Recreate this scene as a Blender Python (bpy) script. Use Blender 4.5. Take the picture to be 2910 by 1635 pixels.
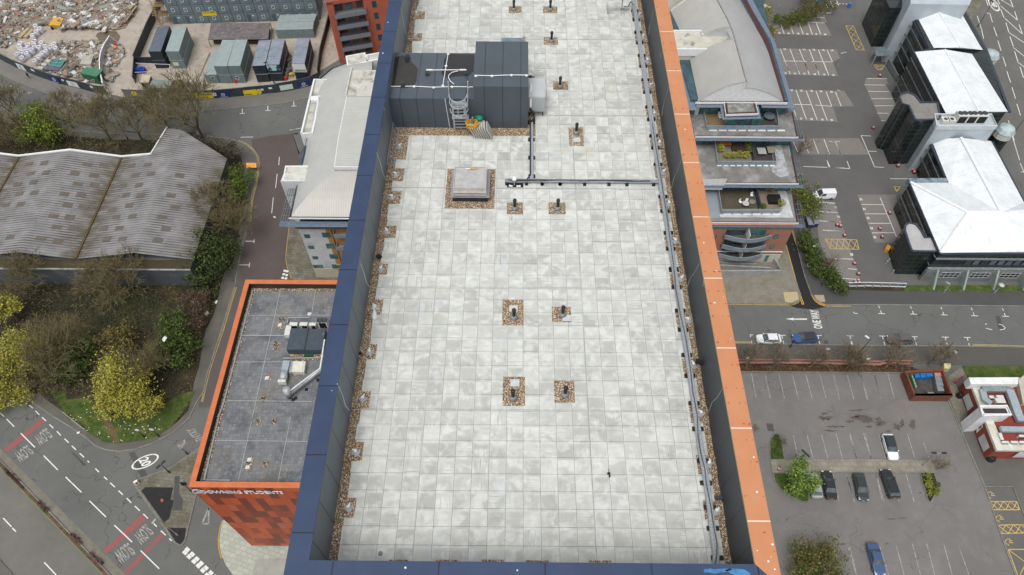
import bpy, bmesh, math, random
from mathutils import Vector, Matrix, noise
random.seed(7)
R=math.radians; pi=math.pi
sc=bpy.context.scene
for o in list(bpy.data.objects): bpy.data.objects.remove(o)
# ---------------------------------------------------------------- camera
H=113.0; PITCH=R(54.9); YAW=R(.5); F=2035.; CX=1455.; CY=817.5
cam=bpy.data.objects.new('camera',bpy.data.cameras.new('camera')); sc.collection.objects.link(cam)
cam.location=(0,0,H); cam.rotation_euler=(pi/2-PITCH,0,YAW)
cam.data.sensor_width=36; cam.data.lens=F/2910*36; cam.data.clip_start=.5; cam.data.clip_end=3000
sc.camera=cam
# ---------------------------------------------------------------- light
w=bpy.data.worlds.new('World'); sc.world=w; w.use_nodes=True
nt=w.node_tree; bg=nt.nodes['Background']
sky=nt.nodes.new('ShaderNodeTexSky'); sky.sky_type='NISHITA'; sky.sun_disc=False
SUN_EL=R(66); SUN_AZ=R(200)          # azimuth clockwise from +Y
sky.sun_elevation=SUN_EL; sky.sun_rotation=SUN_AZ; sky.dust_density=4; sky.air_density=1.2; sky.ozone_density=1
hs=nt.nodes.new('ShaderNodeHueSaturation'); hs.inputs['Saturation'].default_value=.18
nt.links.new(sky.outputs[0],hs.inputs['Color']); nt.links.new(hs.outputs[0],bg.inputs[0]); bg.inputs[1].default_value=.15
sl=bpy.data.lights.new('sun','SUN'); sl.energy=1.0; sl.angle=R(30); sl.color=(1,.97,.93)
so=bpy.data.objects.new('sun',sl); sc.collection.objects.link(so); so.location=(0,-40,180)
so.rotation_euler=(pi/2-SUN_EL,0,pi-SUN_AZ)
sc.view_settings.view_transform='Standard'; sc.view_settings.look='None'; sc.view_settings.exposure=0.35; sc.view_settings.gamma=1
# ---------------------------------------------------------------- survey helpers: survey pixel -> place
fw0=Vector((-math.sin(YAW),math.cos(YAW),0)); rt=Vector((math.cos(YAW),math.sin(YAW),0)); up0=Vector((0,0,1))
fw=fw0*math.cos(PITCH)-up0*math.sin(PITCH); upv=fw0*math.sin(PITCH)+up0*math.cos(PITCH); C0=Vector((0,0,H))
TB=dict(n=(0,0,1.),a1=(0,0,3.617),a2=(500,0,3.617),a3=(0,350,3.215),a4=(500,350,3.215),a5=(0,750,3.215),a6=(500,750,3.215),a7=(0,1185,3.215),a8=(500,1185,3.215),
b1=(1000,0,3.617),b2=(1500,0,3.617),b3=(1000,350,3.215),b4=(1500,350,3.215),b5=(900,750,3.215),b6=(1500,750,3.215),b7=(900,1185,3.215),b8=(1500,1185,3.215),
c1=(1850,0,3.618),c2=(2350,0,3.618),c3=(1850,350,3.216),c4=(2350,350,3.216),c5=(2000,750,3.216),c6=(2400,750,3.216),c7=(2000,1185,3.216),c8=(2400,1185,3.216),
d1=(2450,0,5.565),d2=(2450,460,4.02),d3=(2640,1030,4.822),d4=(1940,190,5.169),d5=(1940,440,3.711),d6=(770,120,4.521),d7=(780,420,3.807),d8=(1940,0,6.577),
e1=(0,0,7.233),e2=(250,0,7.233),e3=(2150,0,7.233),e4=(2300,700,9.042),e5=(2550,1030,12.06),e6=(1280,440,9.045),e7=(380,220,14.31),e8=(1700,0,11.13),
f5=(1120,170,6.292),f6=(780,880,5.361),f7=(480,1180,13.16),f8=(700,0,8.04))
def ray(t,x,y):
    a=TB[t]; x=a[0]+x/a[2]; y=a[1]+y/a[2]
    return fw+rt*((x-CX)/F)-upv*((y-CY)/F)
def G(t,x,y,z=0.):
    d=ray(t,x,y); return C0+d*((z-H)/d.z)
def GG(t,pts,z=0.): return [G(t,x,y,z) for x,y in pts]
def VY(t,x,y,Y): d=ray(t,x,y); return C0+d*(Y/d.y)
def VP(t,x,y,p0,n): d=ray(t,x,y); return C0+d*((p0-C0).dot(n)/d.dot(n))
# ---------------------------------------------------------------- materials
KK=1.0
def lin(c):
    c=c/255.; return c/12.92 if c<=.04045 else ((c+.055)/1.055)**2.4
def S(r,g,b,k=.8): return (lin(r)*k,lin(g)*k,lin(b)*k,1)
MATS={}
class NT:
    def __init__(s,name,rough=.8,metal=0,spec=.4):
        s.m=bpy.data.materials.new(name); s.m.use_nodes=True; s.t=s.m.node_tree; s.b=s.t.nodes['Principled BSDF']
        s.b.inputs['Roughness'].default_value=rough; s.b.inputs['Metallic'].default_value=metal; s.b.inputs['Specular IOR Level'].default_value=spec
        s.tc=s.n('ShaderNodeTexCoord'); s.co=s.tc.outputs['Object']
    def n(s,ty,**k):
        x=s.t.nodes.new(ty)
        for a,v in k.items(): setattr(x,a,v)
        return x
    def l(s,a,b): s.t.links.new(a,b)
    def val(s,x,sock):
        if isinstance(x,(int,float)): sock.default_value=x
        elif isinstance(x,tuple): sock.default_value=x
        else: s.l(x,sock)
    def mapc(s,scale=(1,1,1),rot=(0,0,0),loc=(0,0,0)):
        m=s.n('ShaderNodeMapping'); s.l(s.co,m.inputs[0]); m.inputs['Scale'].default_value=scale; m.inputs['Rotation'].default_value=rot; m.inputs['Location'].default_value=loc; return m.outputs[0]
    def noise(s,scale=1,detail=5,rough=.6,vec=None,dist=0):
        x=s.n('ShaderNodeTexNoise'); s.l(vec or s.co,x.inputs['Vector']); x.inputs['Scale'].default_value=scale; x.inputs['Detail'].default_value=detail; x.inputs['Roughness'].default_value=rough; x.inputs['Distortion'].default_value=dist; return x.outputs['Fac']
    def math(s,op,a,b=0.,c=0.):
        x=s.n('ShaderNodeMath',operation=op); s.val(a,x.inputs[0]); s.val(b,x.inputs[1])
        if len(x.inputs)>2: s.val(c,x.inputs[2])
        return x.outputs[0]
    def mix(s,f,a,b,mode='MIX'):
        x=s.n('ShaderNodeMix',data_type='RGBA',blend_type=mode); s.val(f,x.inputs[0]); s.val(a,x.inputs[6]); s.val(b,x.inputs[7]); return x.outputs[2]
    def ramp(s,f,lo,hi,a=0.,b=1.):
        x=s.n('ShaderNodeMapRange'); s.l(f,x.inputs[0]); x.inputs[1].default_value=lo; x.inputs[2].default_value=hi; x.inputs[3].default_value=a; x.inputs[4].default_value=b; return x.outputs[0]
    def sep(s,vec=None):
        x=s.n('ShaderNodeSeparateXYZ'); s.l(vec or s.co,x.inputs[0]); return x.outputs
    def comb(s,x,y,z=0.):
        c=s.n('ShaderNodeCombineXYZ'); s.val(x,c.inputs[0]); s.val(y,c.inputs[1]); s.val(z,c.inputs[2]); return c.outputs[0]
    def white(s,vec):
        x=s.n('ShaderNodeTexWhiteNoise'); s.l(vec,x.inputs[0]); return x.outputs
    def voro(s,scale,feat='F1',vec=None):
        x=s.n('ShaderNodeTexVoronoi',feature=feat); s.l(vec or s.co,x.inputs['Vector']); x.inputs['Scale'].default_value=scale; return x.outputs
    def bump(s,h,st=.3,dist=.02):
        x=s.n('ShaderNodeBump'); s.l(h,x.inputs['Height']); x.inputs['Strength'].default_value=st; x.inputs['Distance'].default_value=dist; s.l(x.outputs[0],s.b.inputs['Normal'])
    def col(s,c): s.val(c,s.b.inputs['Base Color']); return s
def M(name,c,c2=None,scale=1.,rough=.8,metal=0,bump=0,c3=None,s3=.3,lo=.35,hi=.65,lo3=.5,hi3=.7,spec=.4,stretch=None,emit=0):
    if name in MATS: return MATS[name]
    t=NT(name,rough,metal,spec); base=c
    if c2 is None:
        c2=tuple(v*.82 for v in c[:3])+(1,)
    vec=t.mapc(stretch) if stretch else None
    f=t.ramp(t.noise(scale,6,.65,vec),lo,hi); base=t.mix(f,c,c2)
    if c3: base=t.mix(t.ramp(t.noise(s3,5,.6),lo3,hi3),base,c3)
    t.col(base)
    if bump: t.bump(t.noise(scale*8,4),bump,.02)
    if emit: t.val(c,t.b.inputs['Emission Color']); t.b.inputs['Emission Strength'].default_value=emit
    MATS[name]=t.m; return t.m
# ---------------------------------------------------------------- mesh helpers
OFF={}
class MB:
    def __init__(s): s.v=[]; s.f=[]; s.mi=[]; s.cur=0; s.cut=[]
    def sep(s): s.cut.append((len(s.v),len(s.f))); return s
    def each(s,name,mat,par,**k):
        c=s.cut+[(len(s.v),len(s.f))]; a=(0,0) if not s.cut or s.cut[0]!=(0,0) else s.cut[0]; out=[]
        for e in c:
            if e[1]>a[1]:
                m=MB(); m.v=s.v[a[0]:e[0]]; m.f=[[i-a[0] for i in f] for f in s.f[a[1]:e[1]]]; m.mi=s.mi[a[1]:e[1]]; out.append(m.build(name,mat,par,**k))
            a=e
        return out
    def add(s,vs,fs):
        o=len(s.v); s.v+=[Vector(p) for p in vs]; s.f+=[[i+o for i in f] for f in fs]; s.mi+=[s.cur]*len(fs); return s
    def mat(s,i): s.cur=i; return s
    def quad(s,*p): return s.add(p,[list(range(len(p)))])
    def box(s,a,b):
        x0,y0,z0=a; x1,y1,z1=b
        return s.add([(x0,y0,z0),(x1,y0,z0),(x1,y1,z0),(x0,y1,z0),(x0,y0,z1),(x1,y0,z1),(x1,y1,z1),(x0,y1,z1)],[[0,3,2,1],[4,5,6,7],[0,1,5,4],[1,2,6,5],[2,3,7,6],[3,0,4,7]])
    def obox(s,c,d,rz=0,rx=0,ry=0):
        m=Matrix.Translation(c)@Matrix.Rotation(rz,4,'Z')@Matrix.Rotation(ry,4,'Y')@Matrix.Rotation(rx,4,'X'); a,b,e=d[0]/2,d[1]/2,d[2]/2
        return s.add([m@Vector(p) for p in [(-a,-b,-e),(a,-b,-e),(a,b,-e),(-a,b,-e),(-a,-b,e),(a,-b,e),(a,b,e),(-a,b,e)]],[[0,3,2,1],[4,5,6,7],[0,1,5,4],[1,2,6,5],[2,3,7,6],[3,0,4,7]])
    def prism(s,pts,z0,z1,bottom=False):
        n=len(pts); vs=[(p[0],p[1],z0) for p in pts]+[(p[0],p[1],z1) for p in pts]
        fs=[list(range(n,2*n))]+[[i,(i+1)%n,(i+1)%n+n,i+n] for i in range(n)]
        if bottom: fs.append(list(range(n-1,-1,-1)))
        return s.add(vs,fs)
    def flat(s,pts,z): return s.add([(p[0],p[1],z) for p in pts],[list(range(len(pts)))])
    def loft(s,rings,cap=True,closed=True):
        n=len(rings[0]); vs=[p for r in rings for p in r]; fs=[]
        for i in range(len(rings)-1):
            for j in range(n if closed else n-1): k=(j+1)%n; fs.append([i*n+j,i*n+k,(i+1)*n+k,(i+1)*n+j])
        if cap: fs.append(list(range(n-1,-1,-1))); fs.append([(len(rings)-1)*n+j for j in range(n)])
        return s.add(vs,fs)
    def tube(s,p,q,r0,r1=None,n=6):
        p=Vector(p); q=Vector(q); r1=r0 if r1 is None else r1; d=q-p
        if d.length<1e-6: return s
        d.normalize(); u=d.orthogonal().normalized(); v=d.cross(u)
        return s.loft([[p+(u*math.cos(2*pi*i/n)+v*math.sin(2*pi*i/n))*r0 for i in range(n)],[q+(u*math.cos(2*pi*i/n)+v*math.sin(2*pi*i/n))*r1 for i in range(n)]])
    def path(s,pts,r,n=6):
        for a,b in zip(pts,pts[1:]): s.tube(a,b,r,r,n)
        return s
    def lathe(s,c,prof,n=12):
        c=Vector(c); return s.loft([[c+Vector((r*math.cos(2*pi*i/n),r*math.sin(2*pi*i/n),z)) for i in range(n)] for r,z in prof])
    def strip(s,pts,wd,z,side=0):
        """flat ribbon along a polyline; side -1/0/1"""
        P=[Vector((p[0],p[1],0)) for p in pts]; L=[];Rr=[]
        for i,p in enumerate(P):
            a=P[max(i-1,0)]; b=P[min(i+1,len(P)-1)]; d=(b-a)
            if d.length<1e-6: d=Vector((1,0,0))
            d.normalize(); nn=Vector((-d.y,d.x,0)); o=side*wd/2
            L.append(p+nn*(wd/2+o)); Rr.append(p+nn*(-wd/2+o))
        for i in range(len(P)-1):
            s.add([(L[i].x,L[i].y,z),(Rr[i].x,Rr[i].y,z),(Rr[i+1].x,Rr[i+1].y,z),(L[i+1].x,L[i+1].y,z)],[[0,1,2,3]])
        return s
    def wall(s,pts,th,z0,z1,side=0):
        P=[Vector((p[0],p[1],0)) for p in pts]; L=[];Rr=[]
        for i,p in enumerate(P):
            a=P[max(i-1,0)]; b=P[min(i+1,len(P)-1)]; d=(b-a).normalized(); nn=Vector((-d.y,d.x,0)); o=side*th/2
            L.append(p+nn*(th/2+o)); Rr.append(p+nn*(-th/2+o))
        rings=[[Vector((l.x,l.y,z0)),Vector((r.x,r.y,z0)),Vector((r.x,r.y,z1)),Vector((l.x,l.y,z1))] for l,r in zip(L,Rr)]
        return s.loft(rings)
    def build(s,name,mat,par=None,label=None,cat=None,group=None,kind=None,smooth=False,loc=None):
        me=bpy.data.meshes.new(name)
        if par is not None: off=OFF.get(par.name,Vector((0,0,0)))
        elif loc is not None: off=Vector(loc)
        else:
            if s.v and kind is None:
                xs=[p.x for p in s.v]; ys=[p.y for p in s.v]; off=Vector(((min(xs)+max(xs))/2,(min(ys)+max(ys))/2,min(p.z for p in s.v)))
            else: off=Vector((0,0,0))
        me.from_pydata([p-off for p in s.v],[],s.f)
        ms=mat if isinstance(mat,(list,tuple)) else [mat]
        for m_ in ms: me.materials.append(m_)
        if len(ms)>1: me.polygons.foreach_set('material_index',s.mi)
        if smooth: me.polygons.foreach_set('use_smooth',[True]*len(me.polygons))
        me.update()
        o=bpy.data.objects.new(name,me); sc.collection.objects.link(o)
        if par is not None: o.parent=par; OFF[o.name]=off
        else: o.location=off; OFF[o.name]=off
        tag(o,label,cat,group,kind); return o
def tag(o,label=None,cat=None,group=None,kind=None):
    if label: o['label']=label
    if cat: o['category']=cat
    if group: o['group']=group
    if kind: o['kind']=kind
    return o
def thing(name,label,cat,loc=(0,0,0),group=None):
    o=bpy.data.objects.new(name,None); sc.collection.objects.link(o); o.location=loc; o.empty_display_size=.3; OFF[o.name]=Vector(loc); return tag(o,label,cat,group)
def copy_tree(o,par=None,loc=None,rz=None,label=None,group=None):
    c=o.copy(); sc.collection.objects.link(c)
    if par: c.parent=par
    if loc is not None: c.location=loc
    if rz is not None: c.rotation_euler=(0,0,rz)
    if label: c['label']=label
    if group: c['group']=group
    for ch in list(o.children): copy_tree(ch,c)
    return c
ORD=['first','second','third','fourth','fifth','sixth','seventh','eighth','ninth','tenth','eleventh','twelfth','thirteenth','fourteenth','fifteenth','sixteenth','seventeenth','eighteenth','nineteenth','twentieth']
def text_mb(mb,txt,B0,B1,T0,n_off=Vector((0,0,0)),thick=0.,bold=.0):
    """letters laid so their box fills the parallelogram B0 (start of baseline), B1 (end), T0 (top at start)"""
    cu=bpy.data.curves.new('t','FONT'); cu.body=txt; cu.offset=bold; cu.extrude=.5 if thick else 0; cu.resolution_u=3
    ob=bpy.data.objects.new('t',cu); sc.collection.objects.link(ob)
    bpy.context.view_layer.update()
    me=bpy.data.meshes.new_from_object(ob.evaluated_get(bpy.context.evaluated_depsgraph_get()))
    vs=[v.co.copy() for v in me.vertices]; x0=min(v.x for v in vs);x1=max(v.x for v in vs);y0=min(v.y for v in vs);y1=max(v.y for v in vs)
    B0,B1,T0=Vector(B0),Vector(B1),Vector(T0); nn=(B1-B0).cross(T0-B0).normalized()
    mb.add([B0+(B1-B0)*((v.x-x0)/(x1-x0))+(T0-B0)*((v.y-y0)/(y1-y0))+n_off+nn*((v.z+.5)*thick if thick else 0) for v in vs],[list(p.vertices) for p in me.polygons])
    bpy.data.objects.remove(ob); bpy.data.meshes.remove(me); bpy.data.curves.remove(cu); return mb
# ================================================================ TOWER
ZR=88.85; ZP=91.17
X0,X1,Y0,YE=-6.03,7.09,5.45,44.6          # inner faces of the parapet
def mt_tiles():
    t=NT('paving_slab',.85); s=t.sep()
    ix=t.math('FLOOR',t.math('DIVIDE',t.math('ADD',s[0],3.29),.6)); iy=t.math('FLOOR',t.math('DIVIDE',t.math('SUBTRACT',s[1],.4745),.6117))
    cell=t.comb(ix,iy,0.); wn=t.white(cell)
    b=t.ramp(wn[0],0,1,0,1)
    base=t.mix(b,S(206,208,201),S(180,181,175))
    sc_=t.n('ShaderNodeSeparateColor'); t.l(wn[1],sc_.inputs[0])
    rnd=sc_.outputs[0]; rn2=sc_.outputs[1]; rn3=sc_.outputs[2]
    # wiped, swirled bloom inside each slab
    off=t.n('ShaderNodeVectorMath',operation='MULTIPLY_ADD'); t.l(wn[1],off.inputs[0]); off.inputs[1].default_value=(40,40,40); t.l(t.co,off.inputs[2])
    n1=t.noise(2.1,3,.55,off.outputs[0],.5); 
    base=t.mix(t.ramp(n1,.45,.63,0,.7),base,S(226,228,224))
    n2=t.noise(1.6,3,.55,off.outputs[0],.6)
    base=t.mix(t.ramp(n2,.5,.7,0,.45),base,S(158,160,157))
    # brush strokes across or along the slab
    mp=t.n('ShaderNodeMapping'); t.l(off.outputs[0],mp.inputs[0]); mp.inputs['Scale'].default_value=(1.5,26,1)
    mp2=t.n('ShaderNodeMapping'); t.l(off.outputs[0],mp2.inputs[0]); mp2.inputs['Scale'].default_value=(26,1.5,1)
    st=t.mix(t.math('GREATER_THAN',rn2,.5),t.noise(1,2,.5,mp.outputs[0]),t.noise(1,2,.5,mp2.outputs[0]))
    stf=t.math('MULTIPLY',t.ramp(st,.5,.75,0,1),t.ramp(rn3,.4,.9,0,.85))
    stf=t.math('MULTIPLY',stf,t.ramp(n1,.35,.6,0,1))
    base=t.mix(stf,base,S(140,141,139))
    # pale rim round each slab
    fx=t.math('FRACT',t.math('DIVIDE',t.math('ADD',s[0],3.29),.6)); fy=t.math('FRACT',t.math('DIVIDE',t.math('SUBTRACT',s[1],.4745),.6117))
    ex=t.math('ABSOLUTE',t.math('SUBTRACT',fx,.5)); ey=t.math('ABSOLUTE',t.math('SUBTRACT',fy,.5)); e=t.math('MAXIMUM',ex,ey)
    base=t.mix(t.ramp(e,.40,.47,0,.35),base,S(212,212,206))
    # large soft variation, damp and yellow stains
    base=t.mix(t.ramp(t.noise(.25,3),.45,.7,0,.22),base,S(170,172,168))
    base=t.mix(t.ramp(t.noise(.7,2,.5,t.mapc(loc=(3.1,9,0))),.70,.78,0,.45),base,S(196,186,140))
    base=t.mix(t.ramp(t.noise(.8,2,.5,t.mapc(loc=(31,2,0))),.66,.78,0,.5),base,S(190,196,210))
    t.col(base); t.bump(t.noise(30,4),.12,.005); return t.m
def mt_gravel(name='gravel',k=.95,sc1=38):
    t=NT(name,.85); v=t.voro(sc1); w2=t.n('ShaderNodeSeparateColor'); t.l(v[1],w2.inputs[0])
    c=t.n('ShaderNodeValToRGB'); r=c.color_ramp; r.interpolation='CONSTANT'
    cols=[(0,S(96,78,58,k)),(.14,S(150,122,88,k)),(.3,S(122,100,78,k)),(.42,S(196,176,142,k)),(.55,S(142,108,80,k)),(.68,S(226,212,186,k)),(.78,S(110,106,98,k)),(.88,S(170,130,100,k)),(.95,S(238,232,218,k))]
    r.elements[0].position=0; r.elements[0].color=cols[0][1]; r.elements[1].position=cols[1][0]; r.elements[1].color=cols[1][1]
    for p,cc in cols[2:]: e=r.elements.new(p); e.color=cc
    t.l(w2.outputs[0],c.inputs[0]); d=t.ramp(v[0],.3,.8,1,.4)
    t.col(t.mix(1.,c.outputs[0],d,'MULTIPLY')); t.bump(v[0],.5,.01); return t.m
m_slab=mt_tiles(); m_grav=mt_gravel()
m_membrane=M('grey_membrane',S(84,92,99),S(72,80,88),1.5,.55,c3=S(98,104,108),s3=.6)
def mt_panel(name,c,cj,px,py,axis=1,rough=.5):
    t=NT(name,rough); s=t.sep(); f=t.math('FRACT',t.math('DIVIDE',t.math('ADD',s[axis],50.),px)); j=t.math('LESS_THAN',f,.05/px)
    base=t.mix(t.ramp(t.noise(1.2,5),.35,.7),c,tuple(v*.86 for v in c[:3])+(1,))
    base=t.mix(t.ramp(t.noise(.35,3),.45,.75,0,.4),base,tuple(min(1,v*1.25) for v in c[:3])+(1,))
    t.col(t.mix(t.math('MULTIPLY',j,.8),base,cj)); t.bump(t.noise(3,3),.08,.02); return t.m
m_pwallL=mt_panel('parapet_lining_lit',S(108,118,126),S(40,44,48),1.22,0)  # lighter copy of the lining; light on its east-facing side painted into the colour
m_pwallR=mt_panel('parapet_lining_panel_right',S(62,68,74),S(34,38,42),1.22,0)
def mt_coping(name,c,c2,jl,jc,spots=None,axis=1,sm=4.9,jw=.025):
    t=NT(name,.45); s=t.sep(); base=t.mix(t.ramp(t.noise(.9,5),.35,.7),c,c2)
    base=t.mix(t.ramp(t.noise(160,2),.60,.72,0,.35),base,tuple(min(1,v*1.7) for v in c[:3])+(1,))
    if spots:
        # rows of rust-brown drips beside the fixings
        u=t.comb(t.math('MULTIPLY',s[0],4.4),t.math('MULTIPLY',s[1],1.9),0.); v=t.voro(1,'F1',u)
        h=t.n('ShaderNodeSeparateColor'); t.l(v[1],h.inputs[0])
        k=t.math('MULTIPLY',t.math('LESS_THAN',v[0],.2),t.math('GREATER_THAN',h.outputs[0],.55))
        k=t.math('MULTIPLY',k,t.ramp(t.noise(40,2),.42,.55,0,1)); base=t.mix(k,base,spots)
        base=t.mix(t.ramp(t.noise(.6,3,.5,t.mapc(loc=(4,4,0))),.6,.75,0,.7),base,S(222,120,48))
    f=t.math('FRACT',t.math('DIVIDE',t.math('ADD',s[axis],50.+sm),jl)); j=t.math('LESS_THAN',f,jw/jl)
    t.col(t.mix(j,base,jc)); return t.m
m_cblue=mt_coping('blue_coping',S(51,69,99),S(46,60,88),2.45,S(26,32,50),None,1,4.9,.04)
m_cblueF=mt_coping('blue_coping_front',S(51,69,99),S(46,60,88),3.1,S(24,30,52),None,0,4.9,.04)
m_cor=mt_coping('orange_coping',S(200,138,98),S(194,128,88),3.02,S(226,206,186),None,1,2.45,.045)
m_white=M('white_paint',S(228,230,230,.85),S(218,220,219),2.,.5)
m_steel=M('galvanised_steel',S(186,192,196),S(160,166,170),6.,.4,.15)
m_black=M('black_rubber',S(34,35,38),S(24,24,26),4,.5)
m_dgrey=M('dark_grey_metal',S(70,76,82),S(58,62,68),2,.45)
m_conduct=M('aluminium_tape',S(188,190,187),S(172,174,172),3,.6)

tw=thing('tower','tall tower block with dark blue left and orange right roof copings and paved flat roof','building',(0,Y0-.65,0))
FL,FR,FF,FB=X0-.64,X1+.66,Y0-.66,YE+.66
b=MB(); b.box((FL+.05,FF+.05,0),(FR-.05,FB-.05,ZR-.3)); b.build('wall',mt_panel('tower_cladding',S(58,66,84),S(30,34,40),1.5,0,2),tw)
b=MB()
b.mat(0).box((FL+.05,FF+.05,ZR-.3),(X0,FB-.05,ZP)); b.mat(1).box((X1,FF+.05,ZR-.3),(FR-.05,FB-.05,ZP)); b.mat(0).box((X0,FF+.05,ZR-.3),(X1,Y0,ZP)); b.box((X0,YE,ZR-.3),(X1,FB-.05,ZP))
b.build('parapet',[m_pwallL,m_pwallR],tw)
b=MB(); T=ZP+.06
# copings: left, front, right mitred
b.prism([(FL,FF),(X0+.03,Y0+.03),(X0+.03,YE),(FL,YE)],ZP,T); b.build('left_coping',m_cblue,tw)
b=MB(); b.prism([(FL,FF),(FR,FF),(X1-.03,Y0+.03),(X0+.03,Y0+.03)],ZP,T-.003); b.build('front_coping',m_cblueF,tw)
b=MB(); b.prism([(FR,FF),(FR,YE),(X1-.03,YE),(X1-.03,Y0+.03)],ZP,T+.003); b.build('right_coping',m_cor,tw)
b=MB(); b.prism([(FL,YE),(FR,YE),(FR,FB),(FL,FB)],ZP,T-.003); b.build('back_coping',m_cblueF,tw)
# light blue paint patches on the front coping
b=MB()
for pts in ([(1610,1405),(1660,1395),(1800,1385),(1870,1392),(1800,1420),(1700,1432),(1640,1420)],):
    b.flat(GG('b8',pts,T+.004),T+.004)
b.flat(GG('c7',[(0,1395),(60,1385),(100,1395),(60,1420),(0,1425)],T+.003),T+.003)
b.flat(GG('c7',[(190,1400),(260,1385),(370,1395),(430,1430),(400,1460),(320,1460),(240,1430)],T+.004),T+.004)
b.build('paint_patch',M('light_blue_paint',S(70,140,196),S(52,90,140),3,.5),tw)
# roof deck with gravel
b=MB(); b.box((X0,Y0,ZR-.3),(X1,YE,ZR-.05)); b.build('gravel_bed',m_grav,tw)
# penthouse footprint for exclusion
PHX=(X0,.55); PHY=(26.55,29.95)
b=MB(); g=.005; z1=ZR
yl=[6.59+.6117*k for k in range(-1,65)]
for i in range(-4,18):
    xa=-3.29+.6*i; xb=xa+.6
    if xa>6.6: continue
    xb=min(xb,6.86)
    for j,ya in enumerate(yl):
        yb=ya+.6117
        if yb>YE-.05: continue
        ya2=max(ya,6.05)
        if yb>25.95 and ya<30.1 and xa<.5: 
            if ya<25.9: yb=25.95
            else: continue
        dz=random.uniform(-.003,.003); x_a=xa+g
        if i==-4: x_a+=random.uniform(-.05,.03)
        x_b=xb-g
        b.box((x_a,ya2+g,ZR-.05),(x_b,yb-g,z1+dz))
b.build('paving',m_slab,tw)
# narrow half slabs on the right edge
# gravel patches
b=MB()
def grect(t,x0,y0,x1,y1):
    p=G(t,x0,y0,ZR); q=G(t,x1,y1,ZR); b.flat([(p.x,p.y),(q.x,p.y),(q.x,q.y),(p.x,q.y)],ZR+.01).sep()
for r in [('b1',1612,68,1745,138),('b2',155,68,305,138),('b2',163,385,310,463),('b2',257,840,417,927),('b4',370,40,515,212),('b3',1417,727,1562,835),('b4',188,727,347,835),('b5',1698,330,1890,565),('b6',218,395,398,535),('b5',1703,1033,1903,1300),('b6',238,1070,432,1270),('b1',1757,380,1785,430)]: grect(*r)
p=G('b3',845,782,ZR); q=G('b3',1312,422,ZR); b.flat([(p.x,p.y),(q.x,p.y),(q.x,q.y),(p.x,q.y)],ZR+.01).sep()
LN=[(10.17,9.45),(8.14,7.46),(18.15,17.58),(16.34,15.59),(14.21,13.54),(12.18,11.47),(25.9,24.29),(23.72,22.9),(22.27,21.51),(20.23,19.55),(36,35.27),(33.98,33.29)]
RN=[(9.77,9.08),(8.15,7.5),(17.74,17.09),(15.77,15.03),(13.68,13.01),(11.67,11.0),(25.8,25.16),(23.92,23.2),(21.9,21.18),(19.79,19.11),(36.01,35.26),(34.04,33.3),(32.02,31.3),(30,29.24),(27.88,27.1)]
for a,c in LN: b.flat([(X0,c),(-5.38 if a<20 else -5.22,c),(-5.38 if a<20 else -5.22,a),(X0,a)],ZR+.01).sep()
for a,c in RN: b.flat([(6.42,c),(X1,c),(X1,a),(6.42,a)],ZR+.01).sep()
for x0,x1 in ((665,832),(1088,1292),(1505,1710)): p=G('b7',x0,1305,ZR); q=G('b7',x1,1335,ZR); b.flat([(p.x,p.y-.25),(q.x,p.y-.25),(q.x,p.y),(p.x,p.y)],ZR+.01).sep()
for x0,x1 in ((-20,190),(560,760)): p=G('b8',x0,1312,ZR); q=G('b8',x1,1335,ZR); b.flat([(p.x,p.y-.25),(q.x,p.y-.25),(q.x,p.y),(p.x,p.y)],ZR+.01).sep()
b.each('gravel_patch',mt_gravel('gravel_patch'),tw)
# lightning tape on the paving
b=MB()
for x in (-3.29,2.69):
    ys=[6.4]
    while ys[-1]<YE-.2: ys.append(ys[-1]+1.5)
    pts=[(x+random.uniform(-.018,.018),y) for y in ys]
    if x<0:
        for seg in ([p for p in pts if p[1]<26],[p for p in pts if p[1]>30]): b.wall(seg,.022,ZR+.0,ZR+.018)
    else: b.wall(pts,.028,ZR,ZR+.018)
for y,xa,xb in ((11.42,-5.95,7.0),(16.92,-5.95,7.0),(22.51,-5.95,6.9),(27.43,.6,6.9),(33.51,-5.95,6.9)):
    b.wall([(xa+i*(xb-xa)/12,y+random.uniform(-.012,.012)) for i in range(13)],.026,ZR,ZR+.018)
    for i in range(1,12): b.box((xa+i*(xb-xa)/12-.03,y-.035,ZR),(xa+i*(xb-xa)/12+.03,y+.035,ZR+.03))
b.build('lightning_tape',m_conduct,tw)
# penthouse plant room (part of the tower)
ZL=90.6; ZH=91.32
b=MB(); b.box((X0+.002,26.55,ZR-.05),(-2.02,29.95,ZL)); lo=b.build('plant_room',m_membrane and mt_panel('membrane_walling',S(80,89,98),S(52,58,64),.78,0,0),tw)
b=MB(); b.box((-2.02,26.55,ZR-.05),(.53,29.9,ZH)); b.build('lift_overrun',mt_panel('membrane_walling_high',S(78,87,95),S(50,56,62),.85,0,0),tw)
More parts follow.
